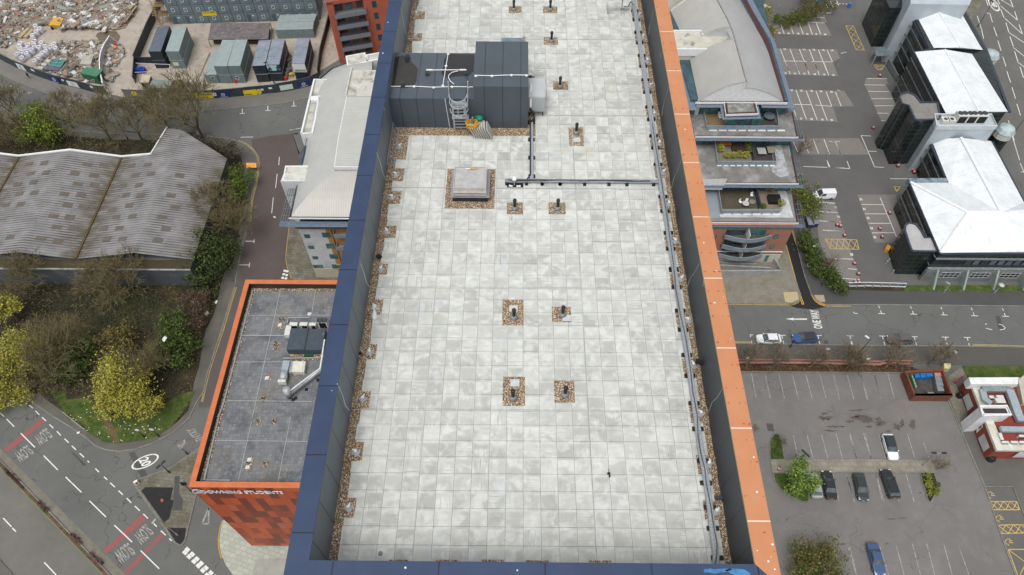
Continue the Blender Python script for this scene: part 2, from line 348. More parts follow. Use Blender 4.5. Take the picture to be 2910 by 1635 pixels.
# damp patches lying on the low roof
b=MB()
def puddle(t,pts,z):
    b.add([tuple(p) for p in GG(t,pts,z)],[list(range(len(pts)))])
puddle('b1',[(445,590),(520,570),(600,585),(610,635),(660,680),(678,715),(665,830),(640,885),(560,905),(430,900),(412,870),(430,700)],ZL+.004)
puddle('b1',[(985,556),(1258,560),(1250,735),(1210,770),(1150,785),(1050,790),(990,805),(940,790),(915,740),(940,690),(945,620)],ZL+.004)
b.build('damp_patch',M('standing_water',S(44,44,46),S(58,50,44),.8,.12,spec=.6,c3=S(30,32,36),s3=.5),tw)
b=MB()
def cond(t,pts,z,r=.022):
    P_=GG(t,pts,z); b.path([p+Vector((0,0,.03)) for p in P_],r,5)
cond('b1',[(400,895),(640,893),(840,903),(1030,897),(1245,900)],ZL); cond('b1',[(990,556),(968,690),(935,890)],ZL); cond('b1',[(1258,782),(1440,785),(1640,777),(1812,779)],ZH)
for t,x,y,z in (('b1',640,893,ZL),('b1',840,903,ZL),('b1',1030,897,ZL),('b1',1200,900,ZL),('b1',968,682,ZL),('b1',935,885,ZL),('b1',990,560,ZL),('b1',1275,784,ZH),('b1',1440,785,ZH),('b1',1640,777,ZH),('b1',1795,779,ZH)):
    p=G(t,x,y,z); b.lathe(p,[(.07,0),(.07,.03),(.03,.05)],8)
# down conductor on the face
p=G('b1',968,905,ZL); b.path([Vector((p.x,26.5,ZL+.03)),Vector((p.x+.03,26.52,ZL-.6)),Vector((p.x+.1,26.52,ZR))],.02,5)
b.build('lightning_conductor',m_white,tw)
for sx,lab in ((-1,'left'),(1,'right')):
    b=MB()
    src=[('b1',500,70,550,345),('b3',225,265,320,570),('b5',400,0,480,210),('b5',188,1095,300,1340)] if sx<0 else [('b2',1300,80,1240,360),('b2',1450,880,1375,1190),('b4',1410,320,1310,605),('b6',1565,0,1450,235),('b6',1785,1130,1650,1360),('b2',1385,520,1365,600),('b6',1615,150,1600,205)]
    X=X0+.012 if sx<0 else X1-.012
    for t,xa,ya,xb,yb in src:
        n=Vector((1,0,0)); a=VP(t,xa,ya,Vector((X,0,0)),n); c=VP(t,xb,yb,Vector((X,0,0)),n)
        c.z=max(c.z,ZR+.02); m1=a.lerp(c,.75)+Vector((0,-.12*sx*-1,.1)); b.path([a,a.lerp(c,.4),m1,m1.lerp(c,.6),c],.014,4).sep()
    b.each('hanging_cable',m_white if sx<0 else M('grey_cable',S(170,170,160),None,2),tw)

# ------------------------------------------------ free roof things
m_blackpipe=M('black_plastic_pipe',S(38,38,40),S(28,28,30),4,.35)
m_lead=M('grey_collar',S(140,144,144),S(110,114,114),5,.6)
def vent():
    t_=thing('vent_pipe','x','vent')
    b=MB(); b.lathe((0,0,0),[(.17,0),(.16,.05),(.09,.14)],12); b.build('collar',m_lead,t_,smooth=True)
    b=MB(); b.lathe((0,0,0),[(.065,.1),(.065,.46)],12); b.build('pipe',m_blackpipe,t_,smooth=True)
    b=MB(); b.lathe((0,0,0),[(.07,.46),(.085,.47),(.085,.5),(.075,.5),(.075,.53),(.085,.53),(.085,.56),(.06,.6),(.01,.61)],12); b.build('cap',m_blackpipe,t_,smooth=True); return t_
v0=vent()
vl=[('b5',1793,1225,'beside a metal plate nearest the front coping'),('b6',340,1195,'alone in the square gravel bed nearest the front'),('b5',1802,490,'below a metal plate in the middle of the roof'),('b6',318,465,'with a metal bracket at its foot, middle of the roof'),('b3',1488,780,'just below the white globe and the black pad'),('b3',1880,780,'right of the one below the white globe, under the cable tray'),('b2',497,1365,'in the gravel bed just above the crossing cable tray'),('b2',330,890,'right of the plant room grey cabinet'),('b2',243,425,'right of the silver duct cowl'),('b2',230,100,'at the top of the roof, right one of two'),('b1',1665,100,'at the top of the roof, left one of two')]
for i,(t,x,y,l) in enumerate(vl):
    p=G(t,x,y,ZR+.01); o=v0 if i==0 else copy_tree(v0)
    o.location=p; o['label']='black vent pipe '+' '.join(l.split()[:13]); o['group']='black vent pipes on the paved roof'
# metal outlet plates
pl=[('b5',1798,410,'above the vent pipe in the middle of the roof'),('b5',1811,1090,'above the vent pipe nearest the front coping'),('b6',355,497,'bracketed, beside the small middle vent pipe'),('b4',448,155,'below the vent pipe in the tall gravel bed')]
for i,(t,x,y,l) in enumerate(pl):
    p=G(t,x,y,ZR+.01); b=MB(); b.box((p.x-.17,p.y-.15,ZR+.01),(p.x+.17,p.y+.15,ZR+.03))
    for a in (-.11,.11):
        for c in (-.09,.09): b.lathe((p.x+a,p.y+c,ZR+.03),[(.02,0),(.015,.015)],6)
    b.build('drain_plate',M('plate_metal',S(206,210,214),S(190,194,198),5,.4),None,'square pale metal plate in gravel '+l,'drain plate','metal plates on the roof')
# fall-arrest anchors in the notches
def anchor():
    t_=thing('roof_anchor','x','anchor')
    b=MB(); b.box((-.12,-.12,0),(.12,.12,.02)); b.build('base_plate',m_steel,t_)
    b=MB(); b.lathe((0,0,.02),[(.05,0),(.045,.1),(.06,.11),(.06,.14),(.02,.15)],10); b.obox((.05,0,.17),(.16,.05,.03),.5); b.build('post',m_white,t_,smooth=False); return t_
a0=anchor(); k=0
for side,lst,x in (('left',sorted(LN),-5.62),('right',sorted(RN),6.84)):
    for n_,(a,c) in enumerate(lst):
        o=a0 if k==0 else copy_tree(a0); k+=1
        o.location=(x+random.uniform(-.05,.05),(a+c)/2+random.uniform(-.05,.05),ZR+.01); o.rotation_euler=(0,0,random.uniform(0,3))
        o['label']='small silver roof anchor by the %s parapet, %s from the front coping'%(side,ORD[n_]); o['group']='roof anchors along the parapets'
# smoke vent
sv=thing('smoke_vent','louvred aluminium smoke vent on a dark kerb in a gravel bed','roof vent',(-2.05,22.4,ZR))
b=MB(); b.box((-2.85,21.68,ZR),(-1.28,23.15,ZR+.36)); b.build('kerb',M('bitumen_kerb',S(52,60,66),S(34,38,42),2,.6),sv)
b=MB(); b.box((-2.93,21.58,ZR+.36),(-1.2,23.25,ZR+.4)); b.build('flange',M('alu_flange',S(176,174,180),S(160,158,160),3,.4,.4),sv)
m_alu=M('louvre_aluminium',S(206,202,196),S(186,182,178),3,.35,.3)
b=MB(); b.box((-2.8,21.72,ZR+.4),(-1.33,21.76,ZR+.84)); b.box((-2.8,22.98,ZR+.4),(-1.33,23.02,ZR+.84)); b.box((-2.8,21.76,ZR+.4),(-2.76,22.98,ZR+.84)); b.box((-1.37,21.76,ZR+.4),(-1.33,22.98,ZR+.84)); b.box((-2.8,21.62,ZR+.45),(-1.33,21.72,ZR+.5)); b.box((-2.8,21.64,ZR+.58),(-1.33,21.72,ZR+.63)); b.build('frame',m_alu,sv)
b=MB()
for i in range(10): b.obox((-2.065,21.83+i*.125,ZR+.79),(1.38,.13,.012),0,R(14))
b.build('louvres',M('louvre_blade',S(200,200,198),S(176,176,176),4,.3,.4),sv)
b=MB(); b.box((-2.3,22.86,ZR+.842),(-2.1,22.94,ZR+.85)); b.build('white_label',m_white,sv)
b=MB(); b.box((-2.08,22.86,ZR+.842),(-1.75,22.94,ZR+.85)); b.build('orange_label',M('orange_sticker',S(224,176,96),S(210,150,100),6),sv)
# duct hood behind the lift overrun
dh=thing('duct_hood','silver duct cowl standing behind the tall grey plant room block','duct',(-.2,30.9,ZR))
p=G('b1',1540,433,ZR+1.0); 
b=MB(); b.box((-.75,30.6,ZR),(.25,31.15,ZR+.9)); b.build('housing',M('hood_metal',S(120,138,150),S(96,110,122),3,.3,.5),dh)
b=MB(); b.loft([[Vector((-.25+.38*math.cos(u),30.0,ZR+1.25+.38*math.sin(u))) for u in [2*pi*i/16 for i in range(16)]],[Vector((-.25+.38*math.cos(u),30.75,ZR+1.25+.38*math.sin(u))) for u in [2*pi*i/16 for i in range(16)]]]); b.build('duct',m_steel,dh,smooth=True)
b=MB(); b.box((-.8,30.7,ZR+.9),(.3,31.2,ZR+1.75)); b.build('cowl',M('cowl_metal',S(150,166,176),S(120,134,146),3,.3,.5),dh)
# pale cabinet beside the overrun
cb=thing('plant_cabinet','pale grey cabinet fixed to the right side of the plant room','cabinet',(.95,28,ZR))
b=MB(); b.box((.56,27.3,ZR+.35),(1.35,28.7,ZR+1.2)); b.build('casing',M('cabinet_grey',S(186,192,194),S(170,176,178),1,.35),cb)
b=MB(); b.box((.56,27.34,ZR+1.2),(1.37,28.72,ZR+1.23)); b.build('lid',M('cabinet_lid',S(196,200,203),S(184,188,190),1,.3),cb)
b=MB()
for y in (27.4,28.5):
    for x in (.62,1.25): b.box((x,y,ZR),(x+.05,y+.05,ZR+.35))
b.build('leg',m_black,cb)
# white strip lamp + cables at the corner
b=MB(); b.tube(G('b1',1838,862,ZR+1.3),G('b1',1838,1100,ZR+1.0),.05,.05,8); b.build('tube_light',M('white_plastic',S(240,242,238,.9),None,2,.4),None,'long white tube fixed beside the pale cabinet','light')
b=MB()
for i in range(3):
    pts=[Vector((.56+.13*math.sin(a)*(1+i*.25),29.2-.25*(1+i*.2)*math.cos(a)+.1,ZR+1.1-.5*a/pi)) for a in [pi*j/8 for j in range(9)]]; b.path(pts,.022,5)
b.path([Vector((.62,27.2,ZR+.6)),Vector((.85,27.05,ZR+.5)),Vector((.85,26.85,ZR+.3)),Vector((.7,26.8,ZR+.12))],.05,6)
b.build('cable_bundle',m_black,None,'looped black cables against the plant room right wall','cable')
# ladder with safety hoops
ld=thing('access_ladder','galvanised access ladder with hooped safety cage on the plant room wall','ladder',(-2.75,26.2,ZR))
LX0,LX1=-3.02,-2.42; LY=26.32
b=MB()
for x in (LX0,LX1): b.box((x-.03,LY-.03,ZR+.05),(x+.03,LY+.03,ZL+.1)); b.tube((x-.12 if x==LX0 else x+.12,LY+.05,ZL),(x-.15 if x==LX0 else x+.15,LY+.3,ZL+.95),.022,.022,6); b.tube((x-.15 if x==LX0 else x+.15,LY+.3,ZL+.95),(x-.15 if x==LX0 else x+.15,LY+.9,ZL+.05),.022,.022,6)
b.build('stile',m_steel,ld)
b=MB()
for i in range(9): z=ZR+.18+i*.19; b.box((LX0,LY-.015,z),(LX1,LY+.015,z+.03))
b.build('rung',m_steel,ld)
b=MB()
for z,rr in ((ZL-.35,.42),(ZL+.1,.42),(ZL+.5,.42)):
    pts=[Vector(((LX0+LX1)/2+rr*math.cos(a),LY-.05-rr*1.2*math.sin(a)*1.1,z)) for a in [pi*j/10 for j in range(11)]]; b.path(pts,.024,5)
for a in (R(50),R(90),R(130)): x=(LX0+LX1)/2+.42*math.cos(a); y=LY-.05-.42*1.32*math.sin(a); b.box((x-.02,y-.01,ZL-.38),(x+.02,y+.01,ZL+.52))
b.build('cage',m_steel,ld)
b=MB()
for z in (ZR+.75,ZR+1.45): b.box((LX0-.08,LY-.05,z),(LX1+.12,LY+.2,z+.09))
b.build('bracket',m_steel,ld)
# handrail on the low roof
hr=thing('roof_handrail','thin steel rail on two small weighted feet lying on the low plant room roof','handrail',G('b1',970,740,ZL))
b=MB(); pa=G('b1',770,720,ZL+.3); pb=G('b1',1172,720,ZL+.3); b.path([pa,pb],.022,6); b.tube(pa-Vector((.02,0,0)),pa+Vector((.28,0,0)),.04,.04,6); b.tube(pb-Vector((.3,0,0)),pb+Vector((.02,0,0)),.04,.04,6); b.build('rail',m_white,hr)
b=MB()
for q in (pa,pb): b.box((q.x-.09,q.y-.09,ZL+.01),(q.x+.09,q.y+.09,ZL+.16)); b.tube((q.x,q.y,ZL+.1),q,.02,.02,5)
b.build('foot',m_dgrey,hr)
for t,x,y,l in (('b1',568,600,'at the back of the left damp patch'),('b1',526,885,'at the front of the left damp patch')):
    p=G(t,x,y,ZL+.01); b=MB(); b.box((p.x-.1,p.y-.12,ZL),(p.x+.1,p.y+.12,ZL+.18)); b.box((p.x-.06,p.y-.08,ZL+.18),(p.x+.06,p.y+.08,ZL+.24)); b.build('roof_weight',m_dgrey,None,'small dark weight block '+l+' on the plant room','weight','weights on the plant room roof')
p=G('b1',1050,800,ZL+.03); b=MB(); b.path([G('b1',x,y,ZL+.05) for x,y in ((1090,732),(1030,745),(995,775),(993,800),(1015,840),(1052,866))],.022,6); b.build('bent_tube',m_white,None,'curved white tube lying on the low plant room roof','tube')
# spare slab stack with hose
ss=thing('slab_stack','leaning stack of spare concrete slabs in front of the plant room','slab stack',(-1.7,25.9,ZR))
b=MB()
for i in range(8): b.obox((-2.12+i*.115,26.02-.01*i,ZR+.36),(.05,.62,.62),R(2),0,R(-22))
for i in range(3): b.obox((-1.93,26.12,ZR+.46+i*.055),(.75,.5,.05),R(-4+3*i))
b.build('slab',M('spare_slab',S(196,194,186),S(170,168,160),2.5,.9),ss)
hz=ZR+.66
b=MB()
for i in range(9):
    rr=.2+random.uniform(0,.12); cx=-2.13+random.uniform(-.04,.04); cy=25.98+random.uniform(-.03,.03); tl=random.uniform(-.1,.1)
    b.path([Vector((cx+rr*math.cos(a),cy+rr*.8*math.sin(a),hz+.02*i+tl*math.cos(a))) for a in [2*pi*j/18 for j in range(19)]],.017,5)
b.build('hose_coil',M('yellow_hose',S(232,182,48),S(214,150,30),3,.4),None,'coiled yellow hose lying on the stack of spare slabs','hose')
b=MB(); p=Vector((-1.78,26.32,hz+.1)); b.lathe(p,[(.02,-.08),(.15,-.05),(.17,.03),(.12,.1),(.02,.13)],9); b.obox(p+Vector((-.12,.03,.03)),(.2,.15,.12),.5); b.build('green_sack',M('green_plastic',S(20,150,120),S(12,110,90),8,.4),None,'crumpled green plastic sack on top of the slab stack','sack')
b=MB(); b.lathe((-2.1,26.1,hz),[(.05,0),(.055,.35),(.03,.38)],10); b.build('grey_canister',m_lead,None,'slim grey canister standing inside the yellow hose coil','canister')
# globe on post
gl=thing('globe_lamp','white globe on a short post above a black roof pad','globe',G('e6',1640,820,ZR))
p=G('e6',1640,800,ZR); b=MB(); b.box((p.x-.33,p.y-.1,ZR),(p.x+.42,p.y+.14,ZR+.035)); b.build('pad',m_black,gl)
b=MB(); b.tube((p.x,p.y,ZR),(p.x,p.y,ZR+.35),.025,.02,8); b.build('post',m_steel,gl)
b=MB(); b.lathe((p.x,p.y,ZR+.33),[(.01,0),(.07,.03),(.12,.1),(.12,.17),(.08,.24),(.01,.27)],14); b.build('globe',M('opal_globe',S(222,234,232,.9),None,2,.25),gl,smooth=True)
b=MB(); 
for dx,dy in ((-.12,-.06),(-.2,-.03),(.15,-.06),(.25,-.05)): b.lathe((p.x+dx,p.y+dy,ZR+.035),[(.06,0),(.05,.02),(.01,.03)],7)
b.build('sealant',m_white,gl)
# cable trays
m_tray=M('cable_tray_steel',S(184,190,196),S(150,156,162),22,.45,.1,lo=.45,hi=.55)
ct=thing('cable_tray','perforated steel cable tray running along the right parapet and the front coping','cable tray',(6.6,20,ZR))
def traypath(pts,w_=.17,par=None,nm='tray'):
    b=MB(); b.wall(pts,w_,ZR+.13,ZR+.14); b.wall([(p[0],p[1]) for p in pts],.008,ZR+.13,ZR+.17,0)
    P=[Vector((p[0],p[1],0)) for p in pts]
    for s_ in (-1,1):
        Q=[]
        for i,p in enumerate(P):
            d=(P[min(i+1,len(P)-1)]-P[max(i-1,0)]).normalized(); Q.append(p+Vector((-d.y,d.x,0))*s_*w_/2)
        b.wall(Q,.008,ZR+.125,ZR+.18)
    # perforation slats
    return b
mp=[(6.61,44),(6.61,37),(6.6,30),(6.61,26.7),(6.58,22.9),(6.61,18),(6.62,15.6),(6.62,13.2),(6.6,11.2),(6.59,9.7),(6.62,8.7),(6.58,7.1),(6.56,6.3),(6.5,6.0),(6.35,5.83),(4,5.84),(-1,5.84),(-5.1,5.84)]
b=traypath(mp,.2)
for i in range(150):
    x=-5+i*.076
    b.box((x,5.75,ZR+.141),(x+.02,5.93,ZR+.147))
for i in range(200):
    y=6.3+i*.1; b.box((6.51,y,ZR+.141),(6.69,y+.025,ZR+.147))
b.build('tray',m_tray,ct)
b=MB()
fy=[6.25,7.2,7.9,8.75,9.55,10.75]; y=12.1
for t,yy in (('b6',55),('b6',220),('b6',435),('b6',610),('b6',840),('b6',1030),('b6',1280)): fy.append(G(t,1400,yy,ZR).y)
for t,yy in (('b4',125),('b4',235),('b4',385),('b4',680),('b4',812),('b4',1010),('b4',1155),('b4',1350)): fy.append(G(t,1180,yy,ZR).y)
for t,yy in (('b2',120),('b2',215),('b2',340),('b2',450),('b2',580),('b2',690),('b2',830),('b2',958),('b2',1110),('b2',1238),('b2',1405)): fy.append(G(t,1180,yy,ZR).y)
for y in fy: b.box((6.42,y-.07,ZR),(6.82,y+.07,ZR+.1)); b.box((6.46,y-.02,ZR+.1),(6.78,y+.02,ZR+.13)); b.sep()
for x in (1115,1430,795): p=G('b8',x,1310,ZR+.05); b.box((p.x-.08,5.72,ZR),(p.x+.08,6.03,ZR+.1)).sep()
b.each('foot',m_black,ct)
b=MB(); pts=[]
for i,(x,y) in enumerate(mp[3:-1]): pts.append(Vector((x+.05*math.sin(i*1.7),y+(.05*math.sin(i) if y<6 else 0),ZR+.19)))
pts2=[]
for a,c in zip(pts,pts[1:]):
    pts2.append(a); pts2.append(a.lerp(c,.5)+Vector((random.uniform(-.05,.05),random.uniform(-.02,.02),.02)))
b.path(pts2,.014,5); b.build('cable',m_dgrey,ct)
c2=thing('cable_tray','steel cable tray crossing the roof between the globe lamp and the right parapet','cable tray',(3,22.85,ZR))
b=traypath([(-.5,22.85),(6.5,22.85)],.16); b.build('tray',m_tray,c2)
b=MB()
for t,x in (('b3',1415),('b3',1595),('b3',1738),('b3',1900),('b4',130),('b4',293),('b4',517),('b4',738),('b4',902),('b4',1145)):
    p=G(t,x,552,ZR); b.box((p.x-.07,22.68,ZR),(p.x+.07,22.98,ZR+.12)).sep()
b.each('foot',m_black,c2)
b=MB(); b.path([Vector((-.4+i*.5,22.85+random.uniform(-.03,.03),ZR+.17)) for i in range(14)],.02,5); b.path([Vector((-.4+i*.5,22.88+random.uniform(-.03,.03),ZR+.17)) for i in range(14)],.015,5); b.build('cable',m_dgrey,c2)
c3=thing('cable_tray','short steel cable tray running from the plant room corner to the crossing tray','cable tray',(.72,25,ZR))
b=traypath([(.7,22.95),(.71,27.1)],.16); b.build('tray',m_tray,c3)
b=MB()
for t,y in (('b3',160),('b3',325),('b3',495),('b1',1265)): p=G(t,1640,y,ZR); b.box((.55,p.y-.07,ZR),(.87,p.y+.07,ZR+.12)).sep()
b.each('foot',m_black,c3)
b=MB(); b.path([Vector((.66,27.0,ZR+.18)),Vector((.65,25,ZR+.17)),Vector((.64,23.2,ZR+.17)),Vector((.5,22.93,ZR+.17))],.03,6); b.build('cable',m_black,c3)
# satellite dish
sd=thing('satellite_dish','dark satellite dish on a steel frame at the top edge of the roof','satellite dish',G('b2',960,130,ZR))
pc=G('b2',975,45,ZR+.75); b=MB()
rings=[]
for r_,z_ in ((.02,0),(.25,.03),(.42,.09),(.52,.15),(.5,.16),(.25,.05),(.02,.02)):
    rings.append([pc+Matrix.Rotation(R(-52),3,'X')@Vector((r_*math.cos(a),r_*math.sin(a),z_)) for a in [2*pi*i/20 for i in range(20)]])
b.loft(rings); 
for v_ in b.v: v_+=Vector((0,.25,.15))
b.build('dish',M('dish_navy',S(34,44,62),S(28,36,52),1,.4),sd,smooth=True)
b=MB(); q=G('b2',962,120,ZR); b.tube((q.x,q.y+.1,ZR),(q.x,q.y+.1,ZR+.9),.03,.03,8); b.path([Vector((q.x-.8,q.y,ZR+.25)),Vector((q.x+.5,q.y,ZR+.25))],.022,6)
b.box((q.x-.82,q.y-.3,ZR),(q.x-.78,q.y+.35,ZR+.3)); b.box((q.x+.6,q.y-.25,ZR),(q.x+.64,q.y+.3,ZR+.25)); b.box((q.x-.05,q.y-.35,ZR),(q.x+.0,q.y+.3,ZR+.05)); b.box((q.x+.1,q.y-.35,ZR),(q.x+.15,q.y+.3,ZR+.05)); b.build('frame',m_steel,sd)
b=MB(); b.path([Vector((q.x+.1,q.y,ZR+.3)),Vector((q.x+.35,q.y+.02,ZR+.3)),Vector((q.x+.5,q.y+.35,ZR+.4)),Vector((q.x+.68,q.y+.3,ZR+.2))],.022,6); b.build('cable',m_dgrey,sd)
# debris
b=MB(); p=G('b5',520,430,ZR+.05)
pts=[('b5',505,380),('b5',540,370),('b5',530,410),('b5',545,450),('b5',552,485),('b5',535,505),('b5',510,500),('b5',498,470),('b5',512,430)]
top=[G(*a,ZR+.06+random.uniform(0,.05)) for a in pts]; c_=sum(top,Vector())/len(top)+Vector((0,0,.08)); b.add(top+[c_],[[i,(i+1)%9,9] for i in range(9)]); b.add([q-Vector((0,0,.05)) for q in top],[list(range(9))]); b.build('white_rag',m_white,None,'crumpled white plastic sheet in the left gravel strip','rag')
for t,x,y,l,a in (('b3',248,1225,'on the left gravel strip beside the slabs',.14),('b5',400,822,'on the left gravel below the middle of the roof',.07)):
    p=G(t,x,y,ZR); b=MB(); b.obox(p+Vector((0,0,.04)),(a*1.5,a*1.5,.06),.6,0,.1); b.obox(p+Vector((0,0,.08)),(a,a,.03),.6); b.build('black_tile_pad',m_black,None,'small black square pad '+l,'pad')
b=MB(); p=G('b8',738,520,ZR); b.obox(p+Vector((0,0,.03)),(.1,.07,.05),.3); b.obox(p+Vector((.02,-.09,.03)),(.05,.09,.03),-.2); b.path([p+Vector((0,.05,.03)),p+Vector((.01,.14,.03)),p+Vector((-.02,.17,.02))],.008,4); b.build('black_scrap',m_black,None,'small black scrap lying on the slabs lower right','scrap')
b=MB(); p=G('b7',583,1250,ZR); b.lathe(p,[(.075,0),(.075,.03),(.05,.035),(.045,.02),(.01,.02)],12); b.build('pipe_ring',m_lead,None,'small grey pipe ring on the slabs near the front left corner','pipe ring')
p=VP('b6',1545,885,Vector((X1-.05,0,0)),Vector((1,0,0))); p=G('b6',1545,890,ZR+.5); b=MB(); b.obox((6.95,p.y,ZR+.45),(.3,.16,.12),R(-20)); b.build('overflow_box',m_black,None,'black box fixed low on the right parapet lining','box')
p=G('b8',1740,742,ZR); b=MB(); b.obox((6.97,p.y,ZR+.06),(.26,.12,.1),0); b.build('outlet_box',m_dgrey,None,'dark outlet in the right gravel near the front','outlet')
# wire basket tray lying on left gravel
bt=MB(); pa=G('b3',385,30,ZR); pb=G('b3',345,440,ZR)
for dx in (0,.25): bt.tube((X0+.08+dx*.9,26.3,ZR+.45-dx*1.6+.05),(X0+.08+dx*.9,23.5,ZR+.45-dx*1.6+.05),.012,.012,4)
for i in range(13): y=26.2-i*.215; bt.tube((X0+.08,y,ZR+.5),(X0+.31,y-.1,ZR+.1),.009,.009,4)
bt.build('wire_rack',m_steel,None,'thin steel wire rack leaning on the left parapet by the plant room','rack')
bt=MB()
for dx in (0,.2): bt.tube((X0+.2+dx,40,ZR+.05),(X0+.2+dx,36.5,ZR+.05),.012,.012,4)
for i in range(15): y=39.9-i*.23; bt.tube((X0+.2,y,ZR+.05),(X0+.4,y-.1,ZR+.05),.009,.009,4)
bt.build('wire_rack',m_steel,None,'thin steel wire rack lying in the left gravel at the top of the roof','rack')
for t,xa,ya,xb,yb,l in (('b4',1290,670,1335,940,'beside the cable tray'),):
    b=MB(); p=G(t,xa,ya,ZR); q=G(t,xb,yb,ZR); b.path([p+Vector((0,0,.03)),q+Vector((0,0,.03))],.025,4); b.build('timber_batten',M('timber',S(206,190,150),S(180,160,120),4),None,'pale timber batten in the right gravel '+l,'batten')
for xa,ya,xb,yb,l in ((1450,240,1530,720,'lower'),):
    b=MB(); p=G('b6',xa,ya,ZR); q=G('b6',xb,yb,ZR); b.path([p+Vector((.02,0,.03)),q+Vector((.02,0,.03))],.015,4); b.path([p+Vector((.1,0,.03)),q+Vector((.08,0,.03))],.015,4); b.build('conduit',m_lead,None,'thin grey conduit pair along the right gravel below the middle of the roof','conduit')
# stains: bird mess on copings
b=MB()
for t,x,y in (('b2',1410,-999,)[0:0]) if False else (('b5',138,1160),('b5',58,640),('b1',370,230),('b1',335,1120),('b1',318,548),('b2',1620,1330),('b6',1707,355),('b6',1720,63),('b6',1785,300),('c7',458,368),('c7',490,1222),('c7',487,686),('c5',110,62),('c5',245,684),('b4',1438,58),('b4',1608,1093),('c7',628,1165),('c7',590,1320),('c7',615,1280),('c7',650,1393),('b7',810,1378),('b7',1833,1402)):
    p=G(t,x,y,T+.005); b.lathe(p,[(random.uniform(.015,.04),0),(.01,.006)],7)
b.build('bird_mess',m_white,tw)
b=MB(); rs=random.Random(2); y=Y0+.4
while y<YE:
    for u_ in (.1,.62,.9):
        if rs.random()<.82:
            r_=rs.uniform(.012,.03); b.flat([(X1+.69*u_-.02+r_*2*math.cos(a)*rs.uniform(.5,1.2),y+rs.uniform(-.02,.02)+r_*math.sin(a)) for a in [2*pi*i/8 for i in range(8)]],T+.0075)
    y+=rs.choice((.55,.75,1.1,.9))
b.build('fixing_stains',M('rust_brown',S(150,76,44),S(176,96,56),9,.8),tw,kind='stuff')
b=MB(); b.box((X1-.033,Y0+.02,ZP-.03),(X1-.0295,YE,T+.005)); b.build('coping_lip',M('pale_lip',S(190,170,130),None,3),tw)
# ================================================================ GROUND
def mt_asphalt(name,c,cracks=0.,patch=.25,tint=None,k2=.9,fine=60):
    t=NT(name,.9); base=t.mix(t.ramp(t.noise(.12,4,.6),.35,.7),c,tuple(v*.8 for v in c[:3])+(1,))
    base=t.mix(t.ramp(t.noise(.5,4,.65,t.mapc(loc=(7,3,0))),.5,.75,0,patch),base,tuple(min(1,v*1.35) for v in c[:3])+(1,))
    base=t.mix(t.ramp(t.noise(1.3,5,.7,t.mapc(loc=(1,13,0))),.58,.72,0,.35),base,tuple(v*.66 for v in c[:3])+(1,))
    base=t.mix(t.ramp(t.noise(fine/12,3),.3,.7,0,.22),base,tuple(v*.72 for v in c[:3])+(1,))
    if tint: base=t.mix(t.ramp(t.noise(.2,3),.45,.65,0,.6),base,tint)
    if cracks:
        m=t.n('ShaderNodeVectorMath',operation='ADD'); t.l(t.co,m.inputs[0]); nn=t.n('ShaderNodeTexNoise'); t.l(t.co,nn.inputs[0]); nn.inputs['Scale'].default_value=.5; sc2=t.n('ShaderNodeVectorMath',operation='SCALE'); t.l(nn.outputs['Color'],sc2.inputs[0]); sc2.inputs['Scale'].default_value=3.; t.l(sc2.outputs[0],m.inputs[1])
        v=t.voro(.16,'DISTANCE_TO_EDGE',m.outputs[0]); cr=t.math('LESS_THAN',v[0],.006); mk=t.ramp(t.noise(.15,2,.5,t.mapc(loc=(5,5,0))),.42,.55,0,cracks)
        base=t.mix(t.math('MULTIPLY',cr,mk),base,S(56,54,52))
    t.col(base); t.bump(t.noise(25,3),.15,.01); return t.m
def mt_pave(name,c,c2,px,py,rot=0,moss=None,joint=.03,jc=S(80,78,70),off=True):
    t=NT(name,.9); br=t.n('ShaderNodeTexBrick'); t.l(t.mapc(rot=(0,0,rot)),br.inputs['Vector']); br.offset=.5 if off else 0
    br.inputs['Color1'].default_value=c; br.inputs['Color2'].default_value=c2; br.inputs['Mortar'].default_value=jc; br.inputs['Scale'].default_value=1; br.inputs['Mortar Size'].default_value=joint; br.inputs['Brick Width'].default_value=px; br.inputs['Row Height'].default_value=py
    base=t.mix(t.ramp(t.noise(1.2,5),.4,.7,0,.5),br.outputs['Color'],tuple(v*.75 for v in c[:3])+(1,))
    if moss: base=t.mix(t.ramp(t.noise(.45,5,.7),.45,.62,0,.75),base,moss)
    t.col(base); return t.m
m_road=mt_asphalt('asphalt',S(108,109,106),.8)
m_road2=mt_asphalt('worn_asphalt',S(124,121,118),.35,.35)
m_roadb=mt_asphalt('brown_asphalt',S(96,86,83),.0,.2)
m_roadd=mt_asphalt('dark_asphalt',S(84,84,84),0,.2)
m_fresh=M('fresh_asphalt',S(38,38,40),S(30,30,31),1.5,.8)
m_pavA=mt_asphalt('pavement_asphalt',S(100,98,92),0,.35,S(112,108,98))
m_kerb=mt_pave('kerbstone',S(140,138,130),S(120,118,112),.9,.9,.3,None,.02,S(90,88,84))
m_line=M('road_paint',S(226,226,220),S(150,150,146),3,.7,lo=.58,hi=.68)
m_linef=M('faded_paint',S(176,174,168),S(126,124,120),2.2,.8,lo=.42,hi=.6)
m_yel=M('yellow_paint',S(206,176,96),S(160,138,84),2,.7,lo=.5,hi=.7)
m_yelb=M('fresh_yellow_paint',S(240,186,60),S(226,160,40),2,.6)
m_redp=M('red_surfacing',S(158,84,84),S(122,96,94),1.6,.85,lo=.45,hi=.62)
m_soil=M('undergrowth_soil',S(62,56,40),S(38,36,24),.5,.95,c3=S(84,76,48),s3=.25,bump=.5)
m_grass=M('grass',S(78,96,38),S(54,74,26),1.4,.95,c3=S(104,106,52),s3=.5,bump=.6)
m_moss=mt_pave('mossy_paving',S(132,128,116),S(112,110,98),.9,.6,.1,S(88,84,58),.03)
